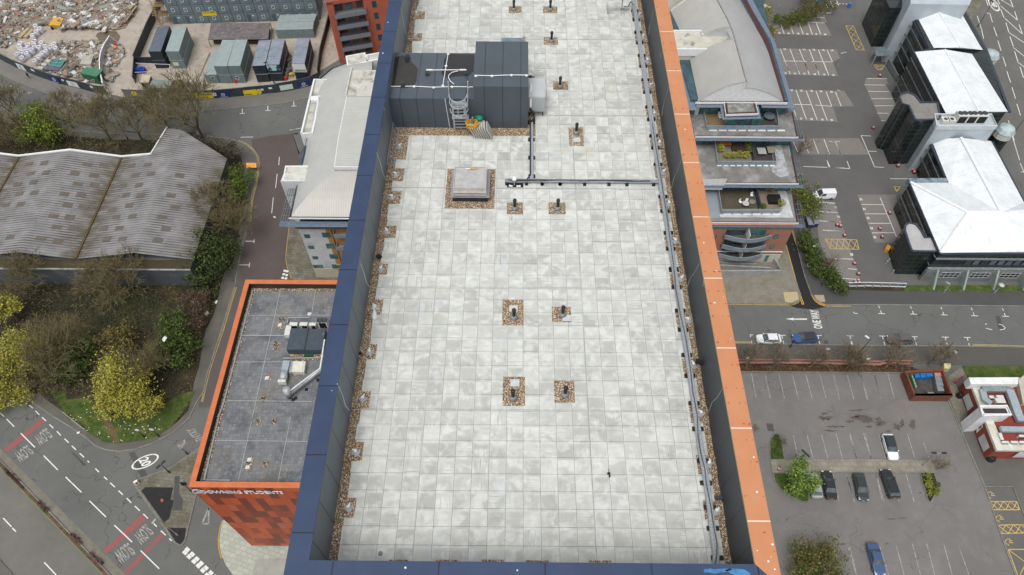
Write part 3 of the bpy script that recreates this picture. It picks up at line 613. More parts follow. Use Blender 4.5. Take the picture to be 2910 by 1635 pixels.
m_pale=mt_pave('pale_paving',S(186,188,176),S(170,174,160),1.0,.7,.3,None,.03,S(140,144,130))
m_conc=M('yard_concrete',S(182,172,158),S(160,150,138),.35,.9,c3=S(142,130,116),s3=.8,lo3=.55,hi3=.7)
def st(name,mb,mat): return mb.build(name,mat,None,kind='structure')
def slab(name,pts,mat,z=.12): return st(name,MB().prism([(p[0],p[1]) for p in pts],-.2,z),mat)
def sheet(name,pts,mat,z): return st(name,MB().flat([(p[0],p[1]) for p in pts],z),mat)
b=MB(); b.flat([(-2500,-2500),(2500,-2500),(2500,2500),(-2500,2500)],0); st('ground',b,m_road)
def N_(pts): return GG('n',pts)
# ---- west park and pavements
kerbW=N_([(-60,1070),(60,1122)])+GG('a7',[(490,0),(640,90),(790,195),(870,265),(960,300),(1080,318),(1230,300),(1400,240),(1560,160),(1660,80),(1730,10)])+GG('a6',[(200,1250),(255,1170),(290,1000),(340,850),(430,570),(500,330),(545,190)])+GG('a4',[(550,1400),(590,1200),(640,990),(665,870),(690,680),(720,560),(740,440),(750,370),(740,310),(700,250),(640,200),(560,165),(430,140)])+N_([(560,385),(450,383),(300,380),(200,372),(100,352),(0,325),(-80,300)])
inW=N_([(-60,1050),(40,1100),(110,1120)])+GG('a7',[(640,0),(800,140),(960,235),(1090,245),(1250,225),(1400,195),(1560,100),(1640,30)])+GG('a6',[(110,1350),(150,1190),(165,1090),(210,950),(270,620),(340,480),(360,420),(410,200),(440,80)])+GG('a4',[(530,1270),(570,1000),(600,700),(630,420),(590,300)])+N_([(600,420),(450,400),(300,398),(200,388),(100,368),(0,345),(-80,320)])
slab('pavement',kerbW+N_([(-400,300),(-400,1100)]),m_pavA,.11)
st('kerb',MB().wall(kerbW,.2,-.1,.135),m_kerb)
st('undergrowth',MB().prism([(p[0],p[1]) for p in inW+N_([(-400,320),(-400,1080)])],-.2,.17),m_soil)
gr=GG('a5',[(560,1250),(800,1230),(1050,1400),(1400,1350),(1640,1200),(1790,1160),(1700,1330)])+GG('a7',[(1560,100),(1400,195),(1250,225),(1090,245),(960,235),(800,140),(640,0)])
sheet('grass_verge',gr,m_grass,.18)
sheet('grass_verge',GG('a5',[(430,1130),(600,1180),(620,1280),(640,1447),(560,1300)]),m_grass,.182)
sheet('worn_path',GG('a7',[(930,0),(1000,0),(1060,130),(1100,240),(1040,235),(990,110)]),M('worn_earth',S(118,98,74),S(92,78,56),2,.95),.186)
# ---- dual carriageway
sheet('far_carriageway',N_([(-300,1060),(0,1327),(297,1635),(400,1760),(-300,1760)]),mt_asphalt('far_asphalt',S(116,114,108),.3,.3),.008)
sheet('median_channel',N_([(-200,1110),(0,1274),(358,1635),(450,1740),(395,1740),(311,1635),(0,1310),(-200,1150)]),M('channel_concrete',S(128,124,112),S(112,108,98),1,.9),.012)
slab('median',N_([(-200,1150),(0,1310),(311,1635),(395,1740),(385,1740),(297,1635),(0,1327),(-200,1165)]),M('median_soil',S(98,90,66),S(60,56,40),.8,.95,c3=S(120,74,80),s3=1.2),.14)
st('kerb',MB().wall(N_([(-200,1148),(0,1308),(311,1633),(395,1740)]),.18,-.1,.16),m_kerb)
st('kerb',MB().wall(N_([(-200,1167),(0,1329),(296,1637),(380,1740)]),.18,-.1,.15),M('mossy_kerb',S(128,126,88),S(110,108,84),1,.9))
slab('median',N_([(-200,1420),(0,1590),(45,1640),(140,1740),(-200,1740)]),m_pavA,.12)
b=MB()
def dash(t,segs,w_=.12,bb=None,z=.022):
    for x0,y0,x1,y1 in segs:
        p=G(t,x0,y0); q=G(t,x1,y1); (bb or b).wall([p,q],w_,z-.012,z)
dash('a7',[(60,20,130,90),(190,150,320,280),(400,355,528,485),(600,550,745,690),(818,768,968,915),(1045,990,1208,1145),(1285,1222,1455,1388),(30,925,105,1005),(112,1015,147,1050),(405,1330,515,1447)],.16)
dash('a7',[(385,5,422,38),(452,70,488,103),(520,133,556,170),(590,200,628,237),(657,265,695,303),(728,333,768,370),(800,402,815,417),(872,473,905,505),(950,548,980,575),(1008,603,1050,643),(1083,675,1123,712),(1158,743,1200,787),(1232,815,1277,858),(1310,888,1352,928),(1390,962,1433,1003),(1470,1040,1515,1082),(1547,1112,1570,1133)],.16)
dash('a5',[(155,1190,180,1210),(265,1290,300,1320),(325,1345,360,1380),(0,1360,35,1395)],.14)
# zig-zag blocks at the crossing
for row in ([(105,1212),(150,1255),(192,1297),(232,1338),(275,1380),(320,1425),(362,1465)],[(83,1240),(120,1278),(165,1322),(205,1362),(245,1405),(285,1447)]):
    for x,y in row: dash('a8',[(x-15,y-14,x+15,y+14)],.5)
for row in ([(995,1350),(985,1382),(975,1415)],[(1018,1355),(1012,1390),(1005,1420)]):
    for x,y in row: dash('a4',[(x+3,y-9,x-3,y+9)],.5)
# parking tees on the upper road and side road
for t,x,y in (('a2',685,1165),('a2',948,1135),('a2',1215,1090)): dash(t,[(x-30,y+4,x+25,y+2),(x-2,y,x-4,y-45)],.14)
for x,y in ((120,890),(305,962),(715,1078)): dash('a1',[(x-15,y+3,x+20,y-8),(x,y,x-8,y-12)],.12)
dash('a4',[(635,1080,715,1080),(716,1065,712,1098),(580,1297,670,1297),(675,1275,668,1318),(945,310,940,385),(925,465,910,595),(890,680,875,825),(1040,65,1140,47),(590,130,705,128)],.13)
dash('a2',[(1165,1338,1230,1328),(1240,1328,1275,1322)],.12)
b2=MB()
def quadp(bb,t,pts,z): bb.add([(p.x,p.y,z) for p in GG(t,pts)],[list(range(len(pts)))])
for q in ([(385,10),(420,38),(62,330),(28,302)],[(1290,890),(1337,932),(965,1255),(943,1225)],[(1465,1065),(1500,1095),(1410,1175),(1160,1445),(1128,1418),(1330,1215)]): quadp(b2,'a7',q,.016); b2.sep()
for i,o in enumerate(b2.each('red_bar',m_redp,None,kind='structure')): pass
st('road_marking',b,m_line)
b=MB()
def ttext(t,txt,B0,B1,T0,z=.026,bold=.02): text_mb(b,txt,G(t,*B0),G(t,*B1),G(t,*T0),Vector((0,0,z)),0,bold)
ttext('a7','SLOW',(420,98),(305,183),(488,183)); ttext('a7','SLOW',(245,250),(122,338),(315,332)); ttext('a7','SLOW',(1330,975),(1212,1080),(1412,1065)); ttext('a7','SLOW',(1165,1143),(1030,1238),(1245,1250))
st('road_lettering',b,m_linef)
b=MB(); text_mb(b,'20',G('a7',1262,398),G('a7',1300,462),G('a7',1352,360),Vector((0,0,.026)),0,.03)
ce=G('a7',1327,410); ax=(G('a7',1450,353)-G('a7',1205,467))/2; ay=(G('a7',1352,455)-G('a7',1300,365))/2; n=40
ang=[2*pi*i/n for i in range(n)]; b.add([ce+ax*math.cos(a)*k+ay*math.sin(a)*k*(1 if k==1 else .93)+Vector((0,0,.026)) for k in (1,.87) for a in ang],[[i,(i+1)%n,(i+1)%n+n,i+n] for i in range(n)]); st('speed_roundel',b,m_line)
b=MB(); ttext('f7','NO',(700,1040),(590,890),(400,1290)); ttext('f7','ENTRY',(1330,900),(940,470),(1030,1000)); st('road_lettering',b,m_linef)
# faded give way triangle
b=MB(); dash('a8',[(300,830,240,975),(300,830,298,975),(240,975,298,978)],.25,b); st('give_way_triangle',b,m_linef)
# double yellows
def dyl(t,pts,mat,gap=.22,w_=.09,nm='double_yellow_line'):
    P=GG(t,pts)
    for s_ in (-1,1):
        Q=[]
        for i,p in enumerate(P):
            d=(P[min(i+1,len(P)-1)]-P[max(i-1,0)]).normalized(); Q.append(p+Vector((-d.y,d.x,0))*s_*gap/2)
        st(nm,MB().wall(Q,w_,.01,.024),mat)
dyl('a6',[(238,1262),(300,990),(350,840),(425,620),(500,370),(548,215)],m_yel)
dyl('a4',[(680,905),(700,690),(735,560),(752,440),(757,370),(745,300),(700,235),(640,190),(560,158),(520,150)],m_yel)
dyl('a4',[(1045,900),(1020,1100),(1008,1230),(1020,1310),(1058,1420)],m_yel)
dyl('a8',[(430,950),(405,1030),(393,1130),(400,1210),(420,1288)],m_yelb)
# traffic island
isl=GG('a7',[(1215,600),(1300,560),(1350,545),(1555,470),(1700,370),(1800,300),(1990,170),(1950,640),(1790,720),(1690,1140),(1670,1170),(1640,1177),(1600,1150)])
slab('traffic_island',isl,m_moss,.12); st('kerb',MB().wall(isl+[isl[0]],.18,-.1,.135),m_kerb)
sheet('fresh_patch',GG('a7',[(1325,645),(1585,648),(1560,760),(1590,765),(1550,930),(1500,970),(1295,680)]),m_fresh,.13)
sheet('fresh_patch',GG('a7',[(1560,1015),(1702,1018),(1690,1120),(1650,1168),(1610,1150),(1530,1020)]),m_fresh,.13)
sheet('tarmac_patch',GG('a7',[(1600,545),(1645,540),(1640,700),(1675,760),(1665,855),(1575,860),(1590,700)]),m_roadd,.127)
sheet('inspection_cover',GG('a7',[(1468,755),(1490,750),(1498,772),(1475,785)]),M('rusty_cover',S(176,104,70),S(140,84,60),4),.14)
sheet('tarmac_patch',GG('a7',[(1175,330),(1230,320),(1355,545),(1295,560)]),m_roadd,.014)
sheet('tarmac_patch',GG('a7',[(650,325),(680,330),(790,440),(762,448)]),m_roadd,.014)
# east plaza next to the orange annex
slab('paved_plaza',GG('a8',[(432,945),(410,1030),(398,1130),(405,1210),(430,1290),(460,1360),(525,1450),(700,1900),(1700,1900),(1700,900),(700,900)]),m_pale,.1)
sheet('threshold_slab',GG('a8',[(700,1447),(735,1300),(1010,1295),(1000,1560),(690,1560)]),M('smooth_slab',S(168,170,162),S(150,152,144),.6),.13)
# side road (brown) and its east pavement
sheet('side_road',GG('a4',[(620,1500),(585,1297),(630,1080),(680,905),(700,690),(735,560),(757,440),(750,350),(700,245),(690,150),(860,118),(1060,95),(1130,280),(1110,600),(1040,900),(1010,1200),(1060,1420),(1000,1600)]),m_roadb,.009)
slab('pavement',GG('a4',[(1150,380),(1050,880),(1040,960),(1022,1100),(1012,1230),(1024,1310),(1064,1420),(1200,1600),(2000,1600),(2000,400)]),m_moss,.11)
b=MB(); quadp(b,'a4',[(600,1540),(560,1447),(585,1297),(640,1050),(655,1050),(600,1300),(575,1447)],.02)
# ---- building site yard and upper pavement
slab('pavement',GG('a1',[(-300,560),(0,760),(140,830),(400,930),(600,1005),(750,1045),(940,1060),(1060,1040),(1150,1000),(1110,975),(1010,965),(800,905),(600,860),(400,790),(170,700),(0,600),(-300,400)]),mt_asphalt('upper_pavement',S(126,123,118),.3,.3),.1)
st('kerb',MB().wall(GG('a1',[(-300,560),(0,760),(140,830),(400,930),(600,1005),(750,1045),(940,1060),(1060,1040),(1170,985)]),.2,-.1,.13),m_kerb)
k2=GG('a1',[(1280,1030),(1290,1080),(1340,1110),(1450,1130)])+GG('a2',[(-100,1140),(380,1135),(560,1120),(900,1085),(1130,1060),(1340,1010),(1500,960)])
st('kerb',MB().wall(k2,.2,-.1,.13),m_kerb)
slab('pavement',k2+GG('a2',[(1500,850),(1200,920),(1050,955),(850,975),(580,1000),(380,1012),(0,1030)])+GG('a1',[(1560,1010),(1290,1000)]),mt_asphalt('upper_pavement_b',S(118,115,110),.3,.3),.1)
sheet('building_site_yard',GG('a1',[(-400,-300),(-400,380),(0,590),(600,850),(1000,950),(1110,965),(1290,1005),(1560,1010),(1900,1020),(2300,1010)])+GG('a2',[(800,965),(1400,780),(1700,600),(1900,-300)]),m_conc,.03)
b=MB(); b.flat([(p.x,p.y) for p in GG('e1',[(2150,640),(2010,680),(1970,740),(2030,830),(2170,960),(2300,930),(2420,880),(2480,760),(2400,650)])],.045); st('puddle',b,M('site_puddle',S(112,98,80),S(100,88,72),1,.25))
sheet('yard_joint',GG('a2',[(345,540),(360,548),(200,900),(190,895)]),M('joint_dark',S(120,112,100)),.04)
# ---- east side: mossy pavement and the black lane
slab('pavement',N_([(1980,640),(2228,640),(2232,700),(2245,750),(2258,790),(2273,834),(2272,855),(2256,864),(1980,861)]),mt_pave('weathered_paving',S(142,138,126),S(132,128,118),.9,.6,0,S(118,112,92),.015,S(112,108,96)),.11)
slab('pavement',N_([(2248,630),(2253,655),(2277,750),(2288,790),(2306,838),(2325,858),(2348,866),(3100,872),(3100,831),(2570,829),(2410,825),(2335,800),(2300,755),(2270,640)]),m_roadd,.1)
sheet('black_lane',N_([(2228,600),(2246,600),(2253,655),(2277,750),(2287,790),(2304,838),(2322,860),(2350,872),(2310,880),(2265,876),(2235,866),(2258,863),(2273,853),(2273,834),(2258,790),(2246,750),(2231,695)]),m_fresh,.014)
dyl('c5',[(795,-200),(795,0),(880,265),(880,310),(862,350),(820,370),(780,374),(220,366),(-100,362)][2:],m_yel)
dyl('c3',[(1228,1112),(1252,1200),(1318,1440),(1372,1610),(1390,1660)],m_yelb,.3,.13)
dyl('c3',[(1292,972),(1345,1150),(1430,1437)],m_yelb,.3,.13)
dyl('c5',[(900,10),(945,110),(990,285),(1020,335),(1060,365),(1110,383)],m_yelb,.3,.13)
dyl('c5',[(1110,383),(1230,385),(1345,384)],m_yel)
dyl('c5',[(200,712),(440,720)],m_yel); dyl('c6',[(1170,742),(1400,748),(1700,760)],m_yel)
sheet('tactile_paving',GG('c5',[(725,265),(850,258),(868,325),(800,358),(742,352)]),M('tactile_buff',S(192,176,134),S(172,160,124),3),.118)
sheet('tactile_paving',GG('c5',[(1005,288),(1095,288),(1110,352),(1065,352),(1030,330)]),M('tactile_buff2',S(176,160,136),S(160,146,124),3),.112)
# lower pavement, wall strip
slab('pavement',N_([(1980,978),(2089,978),(2500,984),(2711,985),(3100,992),(3100,1042),(2735,1038),(2500,1030),(2000,1026)]),mt_asphalt('dark_pavement',S(92,90,84),.3,.3),.1)
st('kerb',MB().wall(N_([(1980,976),(2089,977),(2500,983),(2711,984),(3100,991)]),.2,-.1,.13),m_kerb)
st('kerb',MB().wall(N_([(2345,867),(2500,867),(2910,871),(3100,874)]),.2,-.1,.13),m_kerb)
st('kerb',MB().wall(N_([(1980,861),(2255,864),(2272,855),(2273,834),(2258,790),(2246,750),(2231,695)]),.15,-.1,.13),m_kerb)
st('kerb',MB().wall(N_([(2253,655),(2277,750),(2288,790),(2306,838),(2325,858),(2348,867)]),.15,-.1,.125),m_kerb)
slab('planting_strip',N_([(1980,1034),(2500,1040),(2600,1048),(2640,1062),(2570,1062),(1980,1057)]),M('leaf_litter',S(96,70,48),S(70,54,36),1.2,.95,bump=.5),.15)
st('kerb',MB().wall(N_([(1980,1057),(2570,1061)]),.2,-.1,.2),m_kerb)
slab('grass_verge',N_([(2568,812),(3100,812),(3100,833),(2568,829)]),m_grass,.15)
slab('soil_verge',N_([(2410,816),(2568,818),(2568,829),(2410,825)]),m_soil,.14)
slab('grass_verge',N_([(2735,1041),(3100,1043),(3100,1078),(2750,1074)]),m_grass,.14)
# lettering on River road
b=MB(); ttext('c5','ONE WAY',(1088,594),(1045,422),(1008,592)); st('road_lettering',b,M('bright_paint',S(238,238,234),S(214,214,208),3,.6))
b=MB(); b.add([(p.x,p.y,.024) for p in GG('c5',[(748,505),(822,494),(818,502),(942,500),(943,513),(820,511),(826,518)])],[[0,1,2,5,6],[2,3,4,5]]); st('road_arrow',b,MATS['bright_paint'])
b=MB()
for x,y,s_ in ((715,655,1),(1045,657,1),(1335,658,1)): dash('c5',[(x-30,y-2,x+32,y),(x-3,y,x+6,y+30),(x+10,y+50,x+16,y+78)],.13,b)
dash('c5',[(420,650,448,650),(425,650,427,672),(435,705,440,728)],.13,b)
for x,y in ((50,660),(345,662),(637,668),(920,672),(1120,675)): dash('c6',[(x-30,y-2,x+30,y),(x,y,x+8,y+28),(x+14,y+50,x+22,y+82)],.13,b)
for x,y in ((340,455),(632,460),(910,467),(1188,475),(1472,480)): dash('c6',[(x-30,y,x+32,y+2),(x-2,y,x-12,y-28),(x-20,y-50,x-30,y-72)],.13,b)
dash('c6',[(80,440,90,453),(90,453,120,455),(1285,555,1300,548),(1408,552,1440,560),(1440,560,1468,585),(1468,585,1455,600),(1455,600,1420,604),(1290,590,1350,604)],.12,b)
st('road_marking',b,m_line)
for t,q in (('c5',[(1090,700),(1135,700),(1140,735),(1105,735)]),('c6',[(1380,480),(1420,480),(1450,600),(1405,590)])): sheet('tarmac_patch',GG(t,q),m_roadd,.013)
# ---- office car park
m_aisle=mt_asphalt('car_park_asphalt',S(103,102,100),.0,.2); m_bay=mt_pave('block_bays',S(138,134,130),S(128,124,120),.5,.25,.1,None,.03,S(112,106,102))
sheet('office_car_park',N_([(2150,-200),(2400,-200),(2440,60),(2520,200),(2560,380),(2530,560),(2530,690),(2560,800),(2412,812),(2330,700),(2200,400),(2150,100)]),m_aisle,.008)
for k,(t,q) in enumerate([('e3',[(40,690),(330,570),(460,450),(1060,460),(1390,470),(1480,600),(1540,730),(1490,740)]),('e3',[(1010,330),(1180,200),(1360,200),(1450,470),(1060,455)]),('c1',[(1225,498),(1905,512),(1945,600),(1870,640),(1925,785),(1330,768)]),('c1',[(1380,920),(1985,935),(2090,1095),(1870,1100),(1920,1255),(1480,1238)]),('c3',[(1280,140),(1900,140),(1990,290),(1380,290)]),('n',[(2312,565),(2373,577),(2445,798),(2400,805),(2330,700)]),('c4',[(275,655),(630,655),(700,1090),(438,1095)]),('c2',[(385,870),(600,870),(720,1060),(690,1240),(560,1250)]),('c2',[(400,805),(600,810),(640,870),(385,868)])]): sheet('parking_bays',GG(t,q),m_bay,.014+.0015*k)
b=MB(); W=.13
def L(t,segs,bb=None,w_=W,z=.034): dash(t,segs,w_,bb or b,z)
L('e3',[(328,572,372,690),(482,455,567,700),(668,458,757,706),(868,460,957,710),(1055,462,1147,715),(1228,480,1320,718),(1060,462,1395,478),(1180,262,1358,264),(1010,357,1400,370)],w_=.16)
L('e3',[(298,1005,480,1460),(485,1008,660,1460),(685,1010,860,1460),(880,1015,1055,1460),(1082,1020,1258,1460),(1270,1025,1440,1460),(1450,1030,1558,1275),(280,1250,445,1255),(545,1257,780,1262),(800,1262,1030,1268),(1125,1270,1555,1278)],w_=.15)
L('c1',[(1280,640,1332,762),(1378,640,1430,765),(1478,640,1530,768),(1578,640,1628,772),(1680,640,1730,775),(1775,640,1828,778),(1396,925,1502,1225),(1490,930,1598,1230),(1595,935,1708,1235),(1697,940,1812,1240),(1800,945,1858,1095),(1897,950,1955,1095),(1440,1075,1650,1080),(1690,1082,1858,1096)],w_=.15)
L('c3',[(1340,265,1290,150),(1440,275,1390,145),(1532,280,1480,145),(1632,283,1580,148),(1732,288,1685,165),(1608,340,1635,405),(1390,398,1769,412),(1300,465,1390,468)])
L('c4',[(125,290,80,180),(0,405,210,418),(183,348,208,415),(0,345,20,405),(312,115,435,402),(312,115,400,120),(378,257,452,261),(435,402,520,406),(500,120,590,115),(590,115,655,262),(572,258,655,256),(578,510,735,510)])
L('c3',[(1508,722,1677,732),(1508,808,1705,818),(1530,895,1735,905),(1570,980,1769,990),(1690,1238,1769,1240),(1750,1330,1800,1332)])
L('c4',[(0,730,70,735),(0,815,98,820),(0,900,128,903),(0,985,158,990),(75,1240,242,1245),(140,1330,276,1338),(130,1420,310,1432),(318,745,510,748),(348,830,545,832),(380,917,578,918),(412,1005,612,1003),(485,680,635,1040)])
L('c2',[(410,808,620,812),(385,875,603,877),(423,942,638,944),(455,1017,672,1017),(487,1090,680,1090),(517,1165,635,1167),(558,1243,595,1243)])
st('bay_line',b,m_line)
b=MB()
def hatch(t,q,n,bb):
    P=[G(t,*a) for a in q]; a,c,d,e=P   # corners in order
    for p1,p2 in ((a,c),(c,d),(d,e),(e,a)): bb.wall([p1,p2],.13,.02,.034)
    for i in range(n):
        u0,u1=i/n,(i+1)/n; bb.wall([a.lerp(c,u0),e.lerp(d,u1)],.11,.02,.033); bb.wall([e.lerp(d,u0),a.lerp(c,u1)],.11,.02,.0325)
hatch('c3',[(1590,1060),(1880,1068),(1900,1155),(1640,1150)],5,b); hatch('c2',[(192,265),(300,515),(385,518),(270,268)],4,b); hatch('c2',[(480,668),(520,720),(565,720),(592,672)],2,b); hatch('c4',[(615,582),(672,582),(640,625),(632,625)],1,b)
hatch('c8',[(1320,775),(1575,775),(1600,850),(1345,850)],4,b); hatch('c8',[(1400,990),(1680,985),(1700,1060),(1430,1067)],4,b); hatch('c8',[(1495,1212),(1720,1212),(1840,1470),(1590,1470)],1,b)
def chair(t,x,y,bb,s_=1.):
    P=lambda a,c:G(t,x+a*s_,y+c*s_)
    bb.wall([P(-20,-28),P(0,-30),P(5,-10),P(-5,5),P(35,5)],.12,.02,.034); bb.wall([P(-25,-25),P(-38,-5),P(-30,15),P(-10,22),P(-5,35)],.12,.02,.033); bb.wall([P(5,-15),P(25,-12)],.12,.02,.033)
for x,y in ((1340,715),(1420,930),(1505,1145)): chair('c8',x,y,b)
st('yellow_marking',b,m_yel)
b=MB()
for t,x,y,s1,s2 in (('e3',1420,110,0,0),):
    b.add([(p.x,p.y,.036) for p in GG('e3',[(1395,30),(1450,80),(1435,85),(1462,160),(1445,160),(1420,88),(1405,95)])],[[0,1,2,5,6],[2,3,4,5]])
L('e3',[(1515,20,1540,80),(1548,95,1572,158)],b); b.add([(p.x,p.y,.036) for p in GG('e3',[(1635,10),(1650,10),(1670,60),(1690,70),(1688,130),(1650,75),(1655,65)])],[[0,1,2,6],[2,3,4,5,6]])
text_mb(b,'OUT',G('e3',1440,285),G('e3',1545,292),G('e3',1436,252),Vector((0,0,.036)),0,.02); st('road_marking',b,m_line)
# bay numbers (small painted figures at the bay mouths)
b=MB(); num=3
for t,x,y in [('e3',465,685),('e3',655,690),('e3',857,697),('e3',1042,705),('e3',1228,710),('e3',1410,713),('e3',398,1012),('e3',580,1018),('e3',975,1025),('e3',1180,1030),('e3',1370,1035),('e3',1552,1040),('c1',1380,755),('c1',1480,758),('c1',1578,762),('c1',1683,766),('c1',1780,770),('c1',1875,775),('c1',1445,932),('c1',1545,935),('c1',1650,938),('c1',1748,943),('c1',1855,948),('c1',1445,1220),('c1',1545,1223),('c1',1650,1228),('c1',1762,1233),('c1',1858,1237),('c4',310,700),('c4',340,787),('c4',375,870),('c4',408,963),('c4',437,1045),('c4',75,773),('c4',105,858),('c4',225,1203),('c3',1685,773),('c3',1712,858)]:
    p=G(t,x,y); text_mb(b,str(num),p+Vector((-.3,-.3,.036)),p+Vector((.3,-.3,.036)),p+Vector((-.3,.35,.036)),Vector((0,0,0)),0,.04); num+=1
st('bay_number',b,m_line)
# ---- restaurant car park
sheet('lower_car_park',N_([(1900,1058),(2570,1061),(2640,1140),(2700,1143),(2714,1185),(2798,1384),(2885,1635),(2920,1760),(1900,1760)]),m_road2,.009)
b=MB()
L('c5',[(435,1003,478,1220),(560,1005,608,1235),(685,1005,737,1230),(808,1008,865,1235),(932,1010,990,1235),(1060,1012,1115,1225),(1185,1015,1240,1240),(1310,1015,1370,1240),(1435,1016,1500,1240),(1560,1018,1620,1240)],b,.12)
L('c6',[(145,1003,205,1240),(270,1005,330,1240),(395,1005,455,1235),(520,1010,580,1225)],b,.12)
L('c7',[(820,170,862,385),(945,170,1000,385),(1075,165,1135,385),(1210,150,1265,385),(1335,150,1397,385),(1470,150,1530,385)],b,.12)
L('c8',[(45,160,110,385),(170,150,243,385),(310,150,375,385),(440,150,508,385),(575,160,645,385),(720,230,775,385)],b,.12)
L('c7',[(1180,530,1235,775),(1305,530,1375,780),(1575,530,1630,770),(1185,1155,1255,1447),(1330,1180,1405,1470)],b,.12)
L('c8',[(15,530,95,780),(290,530,360,770),(430,530,500,780),(560,520,637,780),(35,1200,115,1470),(190,1180,270,1470),(320,1180,410,1470),(470,1170,550,1470),(620,1160,700,1470),(750,1160,830,1470),(905,1160,990,1470),(1040,1180,1135,1440)],b,.12)
st('bay_line',b,m_linef)
pth=GG('c7',[(610,395),(1100,392),(1608,390)])+GG('c8',[(400,393),(790,400),(850,500),(820,512),(400,510),(0,508)])+GG('c7',[(1000,510),(625,512)])
slab('footpath',pth,mt_pave('buff_paving',S(154,148,134),S(140,136,124),1.2,.8,0,S(122,116,98),.03,S(112,108,96)),.12)
st('kerb',MB().wall(pth+[pth[0]],.15,-.1,.135),m_kerb)
i1=GG('c7',[(655,150),(690,170),(715,270),(735,390),(610,393),(600,250),(620,190)]); i2=GG('c7',[(632,515),(960,512),(958,775),(900,780),(800,730),(690,650),(645,595)]); i3=GG('c8',[(692,512),(815,515),(845,600),(835,690),(790,780),(760,770),(700,560)]); i4=GG('c7',[(840,1520),(825,1300),(870,1200),(960,1180),(1080,1300),(1110,1520)])
for q,m_ in ((i1,m_grass),(i2,m_grass),(i3,m_soil),(i4,m_grass)): slab('planting_island',q,m_,.14); st('kerb',MB().wall(q+[q[0]],.16,-.1,.16),m_kerb)
sheet('tarmac_patch',GG('c7',[(570,60),(630,62),(645,135),(585,130)]),m_roadd,.014)
kd=GG('c8',[(880,-300),(1010,0),(1280,640),(1400,1000),(1560,1447),(1650,1700)])
st('kerb',MB().wall(kd,.2,-.1,.14),m_kerb)
slab('restaurant_apron',kd+GG('c8',[(2600,1700),(2600,-300)]),mt_asphalt('apron_asphalt',S(106,104,100),0,.3),.018)
sheet('footpath',GG('c6',[(945,1030),(1060,950),(1100,1010),(1010,1100),(1080,1250),(1130,1350),(1090,1447),(1040,1447),(960,1240)]),mt_pave('restaurant_path',S(136,132,116),S(124,120,106),.8,.8,.3,None,.02),.113)
st('kerb',MB().wall(GG('c8',[(1265,615),(1285,640),(1535,638),(1600,800),(1680,1000)]),.14,.09,.16),m_kerb)
# oil/water stains on the lower car park
m_stain=M('damp_tarmac',S(84,76,72),S(96,88,82),2,.6)
b=MB(); rs=random.Random(3)
for t,x,y,w_,h in (('c7',1120,10,140,50),('c7',1440,10,200,45),('c7',1190,90,200,22),('c7',1160,128,130,22),('c7',1510,90,60,20),('c7',1270,1162,70,16),('c8',180,20,150,50),('c8',310,20,60,45),('c8',230,90,60,22),('c8',480,90,100,80),('c8',620,70,60,90),('c8',400,130,80,22),('c8',430,935,80,16),('c8',530,925,90,10),('c5',1400,1340,180,18),('c7',470,100,60,70),('c8',385,1160,40,16),('c8',688,695,30,14),('c5',590,1085,50,14),('c5',715,1147,80,10),('c7',1490,40,120,30),('c8',330,60,120,60),('c7',1100,-30,60,20),('c8',130,-10,90,22),('c8',530,60,50,70),('c7',1340,40,80,26)):
    n=26; b.flat([(p.x,p.y) for p in [G(t,x+w_*.6*math.cos(2*pi*i/n)*rs.uniform(.25,1.1),y+h*.6*math.sin(2*pi*i/n)*rs.uniform(.2,1.2)) for i in range(n)]],.0145+.0009*len(b.f))
st('stain',b,m_stain)
# ================================================================ WEST SIDE BUILDINGS
m_glassd=M('dark_glass',S(36,44,50),S(70,84,92),.4,.12,spec=.7)
m_glassg=M('green_glass',S(52,92,92),S(96,140,136),.5,.12,spec=.7)
m_frame=M('window_frame_grey',S(96,110,112),None,3,.5)
m_framew=M('window_frame_white',S(226,228,228),None,3,.5)
m_render=M('white_render',S(212,216,218),S(192,196,198),.6,.7,c3=S(176,178,176),s3=.25)
def win(th,O,U,nrm,u0,u1,z0,z1,fm,gm,mull=1,tr=0,out=.04,name='window'):
    O=Vector(O);U=Vector(U).normalized();nrm=Vector(nrm).normalized(); fw_=.07
    P=lambda u,z,o: Vector((O.x,O.y,0))+U*u+Vector((0,0,z))+nrm*o
    def bar(b,ua,ub,za,zb,o0=-.02,o1=out): b.loft([[P(ua,za,o0),P(ub,za,o0),P(ub,zb,o0),P(ua,zb,o0)],[P(ua,za,o1),P(ub,za,o1),P(ub,zb,o1),P(ua,zb,o1)]])
    b=MB(); bar(b,u0,u1,z0,z0+fw_); bar(b,u0,u1,z1-fw_,z1); bar(b,u0,u0+fw_,z0+fw_,z1-fw_); bar(b,u1-fw_,u1,z0+fw_,z1-fw_)
    for i in range(mull): u=u0+(u1-u0)*(i+1)/(mull+1); bar(b,u-.03,u+.03,z0+fw_,z1-fw_)
    if tr: z=z0+(z1-z0)*tr; bar(b,u0+fw_,u1-fw_,z-.03,z+.03,-.02,out-.004)
    f=b.build(name,fm,th); b=MB(); b.quad(P(u0+fw_,z0+fw_,.012),P(u1-fw_,z0+fw_,.012),P(u1-fw_,z1-fw_,.012),P(u0+fw_,z1-fw_,.012)); b.build('pane',gm,f); return f
